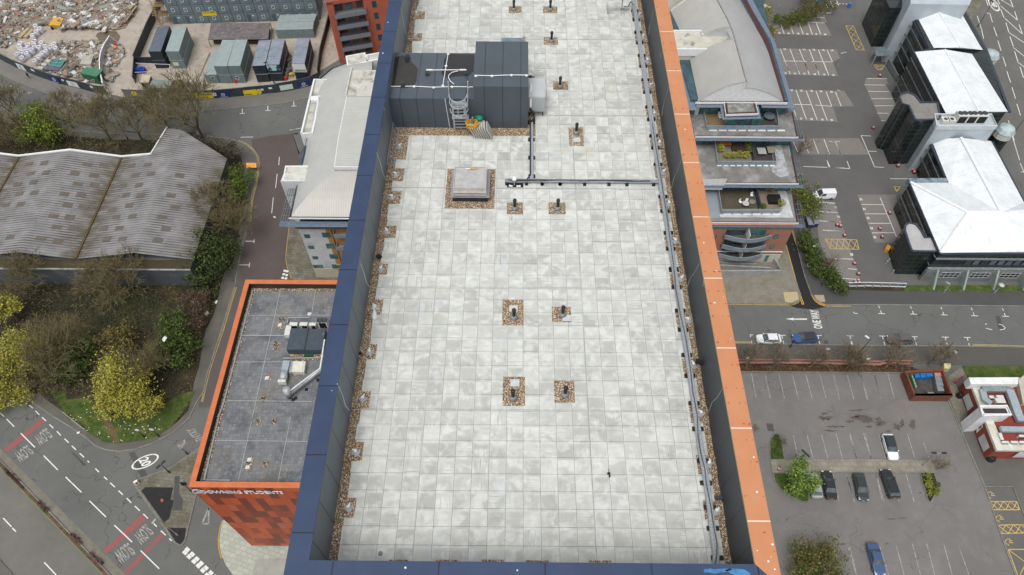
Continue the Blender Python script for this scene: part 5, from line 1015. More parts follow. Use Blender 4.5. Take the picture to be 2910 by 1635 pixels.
for x,y in [(265,375),(405,368),(285,462),(425,455),(160,560),(305,547),(180,645),(315,642),(55,748),(190,742),(95,1048),(795,378),(955,385),(680,458),(860,480),(710,555),(865,570),(585,645),(740,657),(615,752),(768,762),(485,848),(640,858),(515,950),(670,965),(370,1050),(530,1080),(1200,388),(1350,383),(1240,480),(1380,470),(1120,573),(1270,568),(1150,662),(1290,658),(1180,758),(1020,797),(1060,860),(1210,857),(945,963),(1090,962),(975,1065),(1120,1062),(1640,475),(1660,575),(1560,662),(1600,765),(1480,858),(1515,965),(1440,1070)]:
    p=G('a3',x,y,6.3); zz=None
    for (xa,za),(xb,zb) in zip(prof,prof[1:]):
        if xa<=p.x<=xb: s_=(zb-za)/(xb-xa); zz=za+(p.x-xa)*s_; break
    if zz is None or not 82<p.y<107: continue
    p=G('a3',x,y,zz); zc=lambda xx:za+(xx-xa)*s_+.05
    b.add([(p.x-.85,p.y-.55,zc(p.x-.85)),(p.x+.85,p.y-.55,zc(p.x+.85)),(p.x+.85,p.y+.55,zc(p.x+.85)),(p.x-.85,p.y+.55,zc(p.x-.85))],[[0,1,2,3]]).sep()
b.each('rooflight',M('grimy_rooflight',S(112,106,98),S(84,74,64),2,.6,stretch=(.3,6,1)),wh)
# ================================================================ BUILDING SITE
m_cab=M('cabin_green_grey',S(118,134,138),S(100,116,122),.8,.6,c3=S(96,106,118),s3=.5)
m_cabroof=M('cabin_roof',S(142,152,146),S(124,136,132),1.2,.7)
m_navy=M('container_navy',S(44,54,62),S(36,44,52),1,.5); m_navyroof=M('container_roof_slate',S(96,106,118),S(84,92,104),1,.6)
c0=G('a1',1780,250); c1_=G('a2',1000,220); cu=(c1_-c0).normalized(); cn=Vector((cu.y,-cu.x,0)); cv=-cn; CW=3.17; CHH=2.62
ang=math.atan2(cu.y,cu.x)
def cabin(kind):
    t_=thing('site_cabin','x','cabin')
    b=MB(); b.box((.04,0,0),(CW-.04,7.2,CHH-.06)); b.build('body',m_cab,t_)
    b=MB(); b.box((0,-.03,CHH-.12),(CW,7.2,CHH)); b.build('roof',m_cabroof,t_)
    b=MB(); b.box((0,-.035,0),(.07,.02,CHH-.12)); b.box((CW-.07,-.035,0),(CW,.02,CHH-.12)); b.box((.07,-.035,0),(CW-.07,.02,.1)); b.build('post_frame',m_dgrey,t_)
    if kind=='door':
        b=MB(); b.box((.5,-.06,.1),(1.5,-.003,2.15)); b.build('door',M('cabin_door',S(84,98,112),S(74,86,98),2),t_); b=MB(); b.box((1.9,-.05,1.7),(2.3,-.003,2.0)); b.build('notice',m_white,t_)
    else:
        b=MB(); f=.1; x0,x1,z0,z1=1.1,1.95,.95,1.95
        b.box((x0,-.07,z0),(x1,-.003,z0+f)); b.box((x0,-.07,z1-f),(x1,-.003,z1)); b.box((x0,-.07,z0+f),(x0+f,-.003,z1-f)); b.box((x1-f,-.07,z0+f),(x1,-.003,z1-f)); w_=b.build('window',m_framew,t_)
        b=MB(); b.box((x0+f,-.03,z0+f),(x1-f,-.01,z1-f)); b.build('pane',m_glassd if kind=='dark' else M('blind',S(196,204,210),None,3,.4),w_)
        b=MB(); b.box((.95,-.045,.85),(2.25,-.004,2.05)) if kind=='dark' else b.box((.95,-.045,.85),(2.2,-.004,2.0)); b.build('shutter_board',M('cabin_shutter',S(104,122,130),S(92,108,118),2),t_)
    return t_
protos={k:cabin(k) for k in ('dark','door','blind')}; used=set()
pat={0:['door','door','dark','dark','dark','dark','door','dark','door','dark','dark','dark'],1:['dark','dark','dark','dark','blind','dark','dark','blind','dark','dark','blind','dark'],2:['dark','dark','dark','blind','dark','dark','dark','dark','blind','dark','dark','blind'],3:['dark','dark','blind','dark','dark','dark','blind','dark','dark','dark','dark','dark']}
rown=['bottom row','second row up','third row up','top row']
for r_ in range(4):
    for c_ in range(12):
        if r_==0 and c_==11 and False: continue
        k=pat[r_][c_]; o=protos[k] if k not in used else copy_tree(protos[k]); used.add(k)
        o.location=c0+cu*CW*c_+Vector((0,0,CHH*r_)); o.rotation_euler=(0,0,ang); o['label']='grey green stacked site cabin, %s from the left in the %s'%(ORD[c_],rown[r_]); o['group']='stacked site cabins behind the yard'
# yellow banner
m_ybn=M('yellow_banner',S(226,206,60),S(210,190,40),2,.5); m_ink=M('black_ink',S(30,30,30),None,3)
bt=thing('site_banner','yellow STOP THE SPREAD banner hung on the stacked cabins','banner',c0+cu*5)
p0=VP('a2',278,165,c0-cv*.12,cn); p1=VP('a2',425,160,c0-cv*.12,cn); z0=p0.z; z1=VP('a2',278,122,c0-cv*.12,cn).z
b=MB(); b.add([(p0.x,p0.y,z0),(p1.x,p1.y,z0),(p1.x,p1.y,z1),(p0.x,p0.y,z1)],[[0,1,2,3]]); b.build('sheet',m_ybn,bt)
b=MB(); d=p1-p0; text_mb(b,'STOP THE SPREAD',Vector((p0.x,p0.y,z0+(z1-z0)*.55))+d*.06+cn*.03,Vector((p0.x,p0.y,z0+(z1-z0)*.55))+d*.94+cn*.03,Vector((p0.x,p0.y,z0+(z1-z0)*.88))+d*.06+cn*.03); b.build('lettering',m_ink,bt)
b=MB(); text_mb(b,'of Covid-19',Vector((p0.x,p0.y,z0+(z1-z0)*.12))+d*.3+cn*.03,Vector((p0.x,p0.y,z0+(z1-z0)*.12))+d*.7+cn*.03,Vector((p0.x,p0.y,z0+(z1-z0)*.4))+d*.3+cn*.03) if False else None
# external stair at the left end
b=MB()
for k in range(3):
    z=2.6*k+2.6; q=c0-cu*1.8; b.obox(q+cv*1.0+Vector((0,0,z)),(2.6,2.2,.08),ang)
    for i in range(9): b.obox(q-cn*(-3)+cv*(i*.3-1)+Vector((0,0,z-2.5+i*.28)),(1.1,.28,.05),ang)
for x in (-.4,-3.1):
    for y in (-.3,2.3): q=c0+cu*x+cv*y; b.box((q.x-.05,q.y-.05,0),(q.x+.05,q.y+.05,9))
b.build('scaffold_stair',M('timber_stair',S(150,128,92),S(110,88,60),3,.9),None,'timber and scaffold stair at the left end of the stacked cabins','stair')
# containers
def cont(t,FLp,FRp,BLp,z1,z0,mat,rmat,label,nm='container',stripes=False,extra=None,grp=None,midz=None):
    A=G(t,*FLp,z1);B=G(t,*FRp,z1);D=G(t,*BLp,z1);C=B+D-A
    th=thing(nm,label,'container',((A.x+B.x)/2,(A.y+D.y)/2,z0),grp)
    sh=lambda p,q,f:(p.x+(q.x-p.x)*f,p.y+(q.y-p.y)*f)
    b=MB(); b.prism([(A.x,A.y),(B.x,B.y),(C.x,C.y),(D.x,D.y)],z0,z1-.02,True); b.build('body',mat,th)
    b=MB(); b.prism([(A.x,A.y),(B.x,B.y),(C.x,C.y),(D.x,D.y)],z1-.02,z1+.03); b.build('roof',rmat,th)
    return th,A,B,C,D
def stackd(t,FL_,FR_,BL_,mat,rmat,labels,h=2.5,grp=None):
    out=cont(t,FL_,FR_,BL_,2*h,h+.03,mat,rmat,labels[0],grp=grp); A,B,C,D=out[1:]
    th=thing('container',labels[1],'container',((A.x+B.x)/2,(A.y+D.y)/2,0),grp); b=MB(); b.prism([(A.x,A.y),(B.x,B.y),(C.x,C.y),(D.x,D.y)],0,h-.02,True); b.build('body',mat,th); b=MB(); i_=(B-A).normalized()*.1; b.prism([((A-i_).x,(A-i_).y-.08),((B+i_).x,(B+i_).y-.08),((C+i_).x,(C+i_).y),((D-i_).x,(D-i_).y)],h-.1,h); b.build('roof',rmat,th)
    return out,th
g1='containers in the site compound'
(o1,_)=stackd('e2',(1240,1065),(1495,1060),(1430,548),m_navy,m_navyroof,('dark navy container stacked on another, left of the pale pair','dark navy container underneath the other navy one on the left'),2.45,g1),0
m_lgc=M('container_light_green',S(122,138,140),S(104,120,124),.8,.6); m_lgr=M('container_light_roof',S(152,166,166),S(140,152,150),1,.6)
(o2,lw)=stackd('e2',(1592,1058),(1868,1062),(1762,548),m_lgc,m_lgr,('pale grey green container on top, right of the navy stack','pale container below with a yellow and white notice on its end'),2.5,g1)
A,B=o2[1],o2[2]; d=(B-A).normalized(); b=MB(); n_=Vector((d.y,-d.x,0)); q=A+d*.5+n_*.04; b.add([Vector((q.x,q.y,.9)),Vector((q.x,q.y,1.9)),Vector((q.x,q.y,1.9))+d*1.3,Vector((q.x,q.y,.9))+d*1.3],[[0,1,2,3]]); b.build('notice',M('lime_notice',S(200,206,120),S(214,220,196),4,.6,lo=.48,hi=.52),lw)
stackd('a2',(388,682),(522,682),(476,412),m_lgc,m_lgr,('upper pale green container, left one of the side by side pair','lower container of the left stack in the side by side pair'),2.5,g1)
(o3,_q)=stackd('a2',(528,680),(660,678),(608,410),m_lgc,m_lgr,('upper pale green container, right one of the side by side pair','lower container of the right stack in the side by side pair'),2.5,g1)
def cwin(th,A,B,u,z,w_=.8,h=.8,par=None):
    d=(B-A).normalized(); f=win(th,A,d,Vector((d.y,-d.x,0)),u,u+w_,z,z+h,m_framew,m_glassd,0,0,.06)
cwin(_q,o3[1],o3[2],.9,1.2)
(o4)=cont('a2',(288,772),(415,770),(385,512),2.5,0,m_lgc,m_lgr,'single storey pale green container at the left of the paired stack',grp=g1); cwin(o4[0],o4[1],o4[2],1.4,1.2)
def mt_rib():
    t=NT('container_rib_roof',.5); s=t.sep(); f=t.math('FRACT',t.math('DIVIDE',s[1],.9)); wn=t.white(t.comb(t.math('FLOOR',t.math('DIVIDE',s[1],.9)),t.math('FLOOR',t.math('DIVIDE',s[0],1.3)),0.))[0]
    e=t.math('MULTIPLY',t.math('LESS_THAN',f,.16),t.ramp(wn,.25,.6,0,1)); base=t.mix(t.ramp(t.noise(.5,3),.35,.7),S(122,136,146),S(150,152,166)); t.col(t.mix(t.math('MULTIPLY',e,t.ramp(t.noise(2,2),.4,.55,.2,1)),base,S(34,34,46))); return t.m
m_rib=mt_rib()
for k,(FL_,FR_,BL_,lb) in enumerate((((783,680),(915,674),(852,418),'left'),((925,668),(1062,665),(988,405),'middle'),((1190,656),(1322,655),(1248,392),'right'))):
    o_,l_=stackd('a2',FL_,FR_,BL_,m_navy,m_rib,('upper dark blue container with ribbed streaked roof, %s of three'%lb,'lower dark blue container, %s of the three ribbed ones'%lb),2.4,g1)
    A,B=o_[1],o_[2]; d=B-A; n_=Vector((d.y,-d.x,0)).normalized()*.04
    if k==1: b=MB(); b.add([Vector((A.x,A.y,z))+n_+d*u_ for u_,z in ((.02,3.1),(.98,3.1),(.98,4.7),(.02,4.7))],[[0,1,2,3]]); b.build('mural',M('teal_mural',S(196,216,226),S(24,74,90),1.1,.5,lo=.47,hi=.53),o_[0])
    if k==2:
        b=MB(); b.add([Vector((A.x,A.y,z))+n_+d*u_ for u_,z in ((.0,2.5),(1.,2.5),(1,4.75),(0,4.75))],[[0,1,2,3]]); s_=b.build('banner',m_white,o_[0]); b=MB(); q=lambda u_,z:Vector((A.x,A.y,z))+n_*1.8+d*u_; text_mb(b,'EMAKER',q(.12,2.65),q(.96,2.65),q(.12,3.15),thick=0,bold=.03); b.build('lettering',M('olive_ink',S(96,120,50),None,3),s_)
cont('f8',(700,512),(1552,488),(772,345),2.6,0,m_lgc,m_lgr,'long pale green double cabin, the rear one beside the stack',nm='site_cabin',grp=g1)
cont('f8',(660,690),(1520,668),(690,516),2.6,0,m_lgc,m_lgr,'long pale green double cabin, the front one below the stack',nm='site_cabin',grp=g1)
# weathered flat shelter
sh=thing('yard_shelter','low flat shelter with weathered brown grey deck roof in the compound','shelter',G('a2',650,330))
b=MB(); A,B,C,D=pbox(b,'a2',(330,405),(948,402),(362,238),2.4,2.2); b.build('roof',M('weathered_deck',S(116,110,110),S(92,88,92),.7,.9,c3=S(134,126,122),s3=.9,stretch=(.4,1.4,1)),sh)
b=MB()
for q in (A,B,C,D,(A+B)/2,(C+D)/2): b.box((q.x-.06,q.y-.06,0),(q.x+.06,q.y+.06,2.2)); b.sep()
b.each('post',M('timber_post',S(140,120,70),S(110,96,60),3),sh)
b=MB(); b.prism([(A.x+.5,A.y+1.2),(B.x-.5,B.y+1.2),(C.x-.5,C.y-.4),(D.x+.5,D.y-.4)],0,1.0); b.build('bench_store',M('olive_store',S(92,88,54),S(70,66,44),.7,.9),sh)
# fences / hoardings
m_hb=M('hoarding_navy',S(62,72,80),S(50,58,66),.6,.6,c3=S(72,80,84),s3=.3); m_hg=M('hoarding_grey',S(126,126,120),S(112,112,108),.8,.7)
def hoard(name,pts,label,z=2.4,mat=None,th_=.12,posts=True):
    t_=thing(name,label,'hoarding',pts[0]); b=MB(); b.wall(pts,th_,.0,z); b.build('panel',mat or m_hb,t_)
    b=MB(); b.wall(pts,th_+.1,z,z+.06); b.build('capping',m_dgrey,t_)
    if posts:
        b=MB()
        for a,c in zip(pts,pts[1:]):
            n_=max(1,int((c-a).length/2.4)); d=(c-a).normalized(); nn_=Vector((-d.y,d.x,0))
            for i in range(n_): q=a.lerp(c,i/n_)+nn_*.7; b.tube(q,a.lerp(c,i/n_)+nn_*.05+Vector((0,0,z*.8)),.04,.04,4); b.sep()
        b.each('brace',MATS['timber_post'],t_)
    return t_
h1p=GG('a1',[(-260,440),(-100,540),(0,610),(170,700),(400,790),(600,860),(800,905),(1010,965),(1112,975)])
h1=hoard('site_hoarding',h1p,'dark hoarding curving along the pavement in front of the rubble yard')
h2p=GG('a1',[(1292,1005),(1340,1010),(1560,1015)]); h2=hoard('site_gates',h2p,'pale grey panelled gates at the site entrance',2.4,m_hg)
h3p=GG('a1',[(1562,1015),(1760,1020)])+GG('a2',[(0,1033),(190,1028),(380,1015),(580,1000),(850,972),(1045,955)]); h3=hoard('site_hoarding',h3p,'dark hoarding with yellow and white signs along the compound front')
h4p=GG('a2',[(1045,955),(1200,930),(1390,885),(1480,840)]); h4=hoard('site_hoarding',h4p,'dark hoarding with a blue sign beside the pale apartment block',2.6)
def place(pts,t,x,y):
    best=None
    for a,c in zip(pts,pts[1:]):
        d=(c-a); d.z=0; n_=Vector((d.y,-d.x,0)).normalized(); q=VP(t,x,y,a+n_*.1,n_); u_=(q-a).dot(d)/d.dot(d)
        sc_=0 if 0<=u_<=1 else min(abs(u_),abs(u_-1))
        if best is None or sc_<best[0]: best=(sc_,q,d.normalized(),n_)
    return best[1:]
def sign(h,pts,t,x0,y0,x1,y1,w_,hh,mat,name='sign',txt=None,tm=None,label=None,oct_=False,disc=None):
    q,d,n_=place(pts,t,(x0+x1)/2,(y0+y1)/2); q.z=min(max(q.z,hh/2+.1),2.4-hh/2); b=MB()
    P=lambda a,c,o=.0:q+d*a+Vector((0,0,c))+n_*o
    k=.28
    sp=[(-.5,-.5),(.5,-.5),(.5,.5),(-.5,.5)] if not oct_ else [(-.5+k,-.5),(.5-k,-.5),(.5,-.5+k),(.5,.5-k),(.5-k,.5),(-.5+k,.5),(-.5,.5-k),(-.5,-.5+k)]
    b.loft([[P(a*w_,c*hh,-.01) for a,c in sp],[P(a*w_,c*hh,.03) for a,c in sp]]); s_=b.build(name,mat,h,label)
    if txt:
        for tx,ua,ub,za,zb in txt: b=MB(); text_mb(b,tx,P(ua*w_,za*hh,.05),P(ub*w_,za*hh,.05),P(ua*w_,zb*hh,.05),bold=.02); b.build('lettering',tm or m_ink,s_)
    if disc: 
        b=MB(); n=16; rr=hh*.3; A_=[P(math.cos(2*pi*i/n)*rr,.08*hh+math.sin(2*pi*i/n)*rr*.9,.05) for i in range(n)]; B_=[P(math.cos(2*pi*i/n)*rr*.7,.08*hh+math.sin(2*pi*i/n)*rr*.62,.05) for i in range(n)]; b.add(A_+B_,[[i,(i+1)%n,(i+1)%n+n,i+n] for i in range(n)]); b.add([P(-.3*w_,-.42*hh,.05),P(.3*w_,-.42*hh,.05),P(.3*w_,-.34*hh,.05),P(-.3*w_,-.34*hh,.05)],[[0,1,2,3]]); b.add([P(-rr*.5,0,.05),P(rr*.5,.1*hh,.05),P(rr*.4,.18*hh,.05),P(-rr*.45,.08*hh,.05)],[[0,1,2,3]]); b.build('logo',disc,s_)
m_blues=M('blue_sign',S(36,58,128),S(30,48,110),2,.5); m_ysg=M('yellow_sign',S(236,216,50),S(222,198,40),2,.5); m_redink=M('red_ink',S(190,50,40),None,3)
sign(h1,h1p,'a1',165,660,265,725,2.6,1.7,m_white,disc=M('grey_ink',S(90,96,110),None,3)); sign(h1,h1p,'a1',315,712,355,735,1.2,.5,m_white); sign(h1,h1p,'a1',510,790,605,850,2.9,1.7,m_blues,disc=m_white); sign(h1,h1p,'a1',695,838,800,895,3,1.5,m_white,txt=[('LIVERPOOL',-.4,.4,-.1,.25)] if False else None,disc=M('pink_ink',S(190,150,160),None,3)); sign(h1,h1p,'a1',925,885,955,905,.8,.6,m_white); sign(h1,h1p,'a1',635,820,655,833,.6,.5,m_white)
sign(h2,h2p,'a1',1355,945,1400,985,1.2,1.3,m_ysg,oct_=True,txt=[('!',-.08,.08,-.2,.3)],tm=m_redink)
sign(h3,h3p,'a1',1540,965,1585,1005,1.2,1.5,m_ysg,oct_=True,txt=[('!',-.08,.08,-.2,.3)],tm=m_redink); sign(h3,h3p,'a1',1620,965,1680,1030,1.1,1.9,m_white,txt=[('SITE',-.4,.4,.2,.4)],tm=m_redink)
sign(h3,h3p,'a1',1780,965,1905,1012,3.2,1.4,M('pale_green_sign',S(216,226,216),S(204,216,206),2)); sign(h3,h3p,'a1',1905,955,1935,990,.9,1.0,m_white,disc=m_blues); sign(h3,h3p,'a1',1950,945,1990,1000,1.1,1.6,m_ysg,oct_=True,txt=[('!',-.08,.08,-.2,.3)],tm=m_redink)
sign(h3,h3p,'a2',203,962,370,1012,4.2,1.6,m_ybn,txt=[('STOP THE SPREAD',-.46,.46,.08,.4),('of Covid',-.2,.2,-.38,-.08)] ); sign(h3,h3p,'a2',382,960,415,985,.8,.9,m_white,txt=[('P',-.2,.2,-.3,.3)],tm=m_redink); sign(h3,h3p,'a2',425,955,545,998,3.1,1.5,m_blues,disc=m_white)
sign(h3,h3p,'a2',705,930,820,978,3.0,1.5,m_ysg,txt=[('PREMIER',-.42,.3,-.36,-.1)] if False else [('PREMIER',-.45,.1,-.42,-.2)],label='yellow sign with a black corner on the compound hoarding'); sign(h3,h3p,'a2',832,925,875,962,1.1,1.4,m_ysg,oct_=True,txt=[('!',-.08,.08,-.2,.3)],tm=m_redink); sign(h3,h3p,'a2',876,915,896,930,.6,.5,m_white); sign(h3,h3p,'a2',955,900,985,915,.8,.5,m_white)
sign(h4,h4p,'a2',1075,875,1195,922,3.0,1.4,MATS['pale_green_sign']); sign(h4,h4p,'a2',1260,845,1365,890,3.0,1.5,m_blues,disc=m_white)
hoard('mesh_fence',GG('a1',[(1410,660),(1545,330),(1610,200),(1655,60),(1690,-80)]),'dark mesh fence along the left side of the container compound',2.6,m_navy,.08)
hoard('mesh_fence',GG('a2',[(1470,790),(1500,560),(1560,330),(1600,160)]),'dark timber fence between the compound and the brick flats',2.2,M('dark_timber_fence',S(70,62,50),S(52,46,38),2,.9),.1)
hoard('low_partition',GG('a1',[(1395,860),(1410,660),(1600,660)]),'dark partition round the blue sheeted corner of the compound',2.0,m_navy,.08,False)
b=MB(); b.path(GG('a1',[(1395,650),(1745,665),(1745,700),(1700,820)],2.2),.05,5); b.path(GG('a1',[(1385,745),(1530,740),(1600,690)],2.2),.05,5); b.build('scaffold_rail',m_white,None,'pale scaffold rails over the compound corner','rail')
def cshort(t,F1,F2,B1,z1,z0,mat,rm,nm,lb,cat): th=thing(nm,lb,cat,G(t,*F1)); b=MB(); A,B,C,D=pbox(b,t,F1,F2,B1,z1-.05,z0); b.build('body',mat,th); b=MB(); e=(B-A).normalized()*.1; b.prism([((A-e).x,(A-e).y-.1),((B+e).x,(B+e).y-.1),((C+e).x,(C+e).y+.1),((D-e).x,(D-e).y+.1)],z1-.05,z1+.05,True); b.build('roof',rm,th); return th
cshort('a1',(1530,905),(1735,912),(1572,825),2.4,0,m_navy,M('felt_green_grey',S(130,138,132),S(112,122,118),1,.8),'security_hut','low hut with a sagging grey felt roof at the site entrance','hut')
cshort('a1',(1740,912),(1840,905),(1765,835),2.0,0,m_navy,M('rusty_slats',S(112,88,66),S(84,66,50),1.5,.9),'slatted_store','small store with rusty slatted top beside the entrance hut','store')
cshort('a1',(1445,850),(1525,852),(1470,775),2.2,0,m_navy,M('buff_ply',S(196,184,160),S(176,164,140),1,.8),'plywood_shelter','small shelter with a buff plywood roof by the blue sheeting','shelter')
th=thing('blue_bin','deep blue plastic sheeted skip in the corner of the compound','skip',G('a1',1450,740)); b=MB(); p=G('a1',1450,745); b.obox(p+Vector((0,0,.6)),(2.4,1.2,1.1),.1); b.obox(p+Vector((.1,.2,1.2)),(1.4,.8,.2),.3); b.build('body',M('blue_tarpaulin',S(30,70,170),S(20,50,140),2,.4),th)
# green container in the rubble yard
cshort('e1',(1660,1510),(1980,1580),(1790,1385),2.4,0,M('green_container',S(50,110,80),S(40,90,66),1,.5),M('green_container_roof',S(70,130,98),S(60,116,88),1,.5),'storage_container','dark green storage container near the curved hoarding','container')
# white curved barrier
bp=GG('a1',[(1162,440),(1110,520),(1075,600),(1060,690),(1065,790),(1085,890),(1092,925)])
wb=thing('white_barrier','curved white boarded barrier at the edge of the rubble yard','barrier',bp[-1]); b=MB(); b.wall(bp,.12,0,2.0); b.build('board',M('weathered_white_board',S(206,204,206),S(176,172,172),1,.8),wb); b=MB(); b.wall(bp,.25,2.0,2.1); b.build('top_rail',m_white,wb)
b=MB()
for q in bp: b.tube(q+Vector((1.0,.3,0)),q+Vector((.1,0,1.8)),.05,.05,4); b.sep()
b.each('brace',m_white,wb)
# bulk bags
bags=[(780,565),(870,620),(790,680),(715,750),(750,880),(905,900),(1160,935),(470,930),(630,950),(745,970),(850,990),(980,985),(1080,995),(440,985),(480,1030),(600,1040),(1190,1015),(505,1100),(695,1060),(990,1080),(400,1150),(610,1130),(920,1120),(500,1210),(850,1205),(770,1280)]
bg=thing('bulk_bag','x','bulk bag'); b=MB(); ring=lambda r_,z,k=.12:[Vector((r_*math.cos(a)*(1-k*abs(math.sin(2*a))),r_*math.sin(a)*(1-k*abs(math.sin(2*a))),z)) for a in [2*pi*i/16 for i in range(16)]]
b.loft([ring(.55,0),ring(.66,.2),ring(.66,1.2),ring(.6,1.45),ring(.52,1.45),ring(.5,1.2)]); b.build('bag',M('woven_white',S(226,226,232),S(204,204,214),3,.8),bg,smooth=True)
b=MB(); b.loft([ring(.51,1.18),ring(.4,1.26),ring(.1,1.28)]); b.build('contents',M('rubble_fill',S(150,130,126),S(120,104,102),4,.9),bg)
rs=random.Random(11)
for i,(x,y) in enumerate(bags):
    o=bg if i==0 else copy_tree(bg); o.location=G('e1',x,y+55,0.02); o.rotation_euler=(rs.uniform(-.08,.08),rs.uniform(-.08,.08),rs.uniform(0,1.5)); o.scale=(1,1,rs.uniform(.95,1.12))
    row='at the open end beside the bare patch' if i<4 else 'in the cluster above the hoarding'
    n_=i if i<4 else i-4
    o['label']=('white bulk bag %s, %s from the top'%(row,ORD[n_]) if i<4 or n_<20 else 'white bulk bag %s, third and last from the hoarding'%row) if n_<20 else ('white bulk bag nearest the hoarding, left' if n_==20 else 'white bulk bag nearest the hoarding, right'); o['group']='white bulk bags in the rubble yard'
# yellow machine, teal frame, piles
ym=thing('site_dumper','yellow dumper skip lying among the rubble','dumper',G('e1',1230,590)); b=MB(); p=G('e1',1215,560); b.loft([[p+Vector(v) for v in ((-1.2,-.9,.2),(1.1,-1,.2),(1.2,1.1,.3),(-.9,1.1,.3))],[p+Vector(v) for v in ((-1.6,-1.2,1.4),(1.3,-1.2,1.3),(1.5,1.4,1.7),(-1,1.4,1.9))]]); b.build('skip',M('machine_yellow',S(216,170,60),S(186,140,50),2,.6),ym)
b=MB(); 
for dx,dy in ((1.5,-.6),(-1.3,-1)): b.tube(p+Vector((dx,dy,.5)),p+Vector((dx+.3,dy,.5)),.5,.5,12); b.sep()
b.each('wheel',m_black,ym)
yf=MB(); p=G('e1',1060,420); yf.path([p+Vector(v) for v in ((-2.5,.5,.4),(2.2,.7,.6),(.3,-2,.3),(-1.2,-1.6,.3),(-2.5,.5,.4))],.1,5); yf.obox(p+Vector((-.1,-.6,.5)),(1.8,1.4,.3),.3,.2); yf.build('steel_gantry',MATS['machine_yellow'],None,'tangled yellow steel frame behind the dumper skip','frame')
tf=thing('teal_frame','teal sheeted frame lying beside the bulk bags','frame',G('e1',1180,1290)); b=MB(); pbox(b,'e1',(1005,1340),(1250,1375),(1080,1215),.9,.2); b.build('sheet',M('teal_sheet',S(60,140,134),S(44,120,116),2,.5),tf)
b=MB(); Q=GG('e1',[(1005,1340),(1250,1375),(1330,1240),(1080,1215)],1.0); b.path(Q+[Q[0]],.09,5); b.path([(Q[0]+Q[1])/2,(Q[2]+Q[3])/2],.07,4); b.path([(Q[0]+Q[3])/2,(Q[2]+Q[1])/2],.07,4); b.build('frame_bars',M('grey_bars',S(150,164,166),None,3),tf)
for (F1,F2,B1,h,mat,nm,lb,ct_) in (((885,1425),(1190,1447),(960,1350),.8,M('slate_panels',S(104,112,122),S(84,90,100),.9,.7,stretch=(3,.4,1)),'panel_stack','flat stack of grey slatted panels by the hoarding','panels'),((840,1335),(930,1360),(880,1285),.8,M('block_pack',S(196,194,184),S(170,168,160),3,.9),'block_pack','pale pack of blocks left of the teal frame','block pack'),((925,1270),(1010,1285),(960,1215),.9,MATS['block_pack'],'block_pack','pale pack of blocks just above the teal frame','block pack'),((765,1410),(860,1430),(800,1360),.8,MATS['block_pack'],'block_pack','pale pack of blocks next to the hoarding and panel stack','block pack'),((1255,1080),(1360,1100),(1270,1010),1.2,MATS['block_pack'],'block_pack','tall pale pack of blocks right of the bulk bags','block pack'),((1640,1310),(1860,1330),(1700,1130),1.1,M('slab_rows',S(190,188,172),S(140,138,126),1.2,.9,stretch=(4,.5,1)),'slab_rows','ribbed rows of pale stacked slabs near the green container','slab stack')):
    b=MB(); pbox(b,'e1',F1,F2,B1,h,0); b.build(nm,mat,None,lb,ct_)
for i,(x0,y0,x1,y1,lb) in enumerate(((400,770,590,580,'left'),(510,770,700,580,'right'))):
    b=MB(); A=G('e1',x0,y0,.5); B=G('e1',x1,y1,.5); b.wall([A,B],1.0,.2,.6); b.build('timber_stack',M('timber_grey',S(190,174,140),S(150,132,104),2,.9,stretch=(3,.3,1)),None,'stack of long pale timbers left of the bulk bags, the %s one'%lb,'timber stack','timber stacks in the rubble yard')
b=MB()
for i in range(5): b.tube(G('e2',760+i*8,400+i*6,.6+i*.1),G('e2',960+i*12,110+i*4,.8+i*.1),.12,.12,5)
b.build('long_pipes',M('rusty_pipes',S(150,110,90),S(190,180,150),2,.8),None,'bundle of long rusty pipes at the right of the rubble heap','pipes')
# rubble heap: pieces beyond counting
rub_cols=[S(200,198,190),S(180,177,170),S(156,150,142),S(136,128,118),S(162,148,128),S(158,130,112),S(150,154,148),S(214,214,212),S(104,98,92),S(168,172,166)]
rm=[M('rubble_%s'%n,c,None,2,.9) for n,c in zip(['bone','stone','taupe','umber','sand','clay','sage','white','char','mist'],rub_cols)]
b=MB(); rs=random.Random(5); zone=GG('a1',[(-300,-60),(1420,-60),(1360,180),(1250,300),(960,320),(640,310),(560,260),(300,290),(170,420),(0,480),(-300,420)]); zx=[(p.x,p.y) for p in zone]
zone2=[(p.x,p.y) for p in GG('a1',[(560,470),(720,440),(1000,400),(1090,430),(1120,520),(1050,640),(1040,860),(900,840),(760,800),(600,770),(420,700),(330,620),(560,560)])]
zone3=[(p.x,p.y) for p in GG('a1',[(1180,470),(1250,470),(1270,560),(1240,700),(1180,800),(1150,860),(1110,840),(1110,600)])]
zone4=[(p.x,p.y) for p in GG('a1',[(0,330),(140,350),(160,430),(60,500),(-200,420),(-200,330)])]
def inside(p,poly):
    c=False; n=len(poly)
    for i in range(n):
        (x1,y1),(x2,y2)=poly[i],poly[(i+1)%n]
        if (y1>p[1])!=(y2>p[1]) and p[0]<(x2-x1)*(p[1]-y1)/(y2-y1)+x1: c=not c
    return c
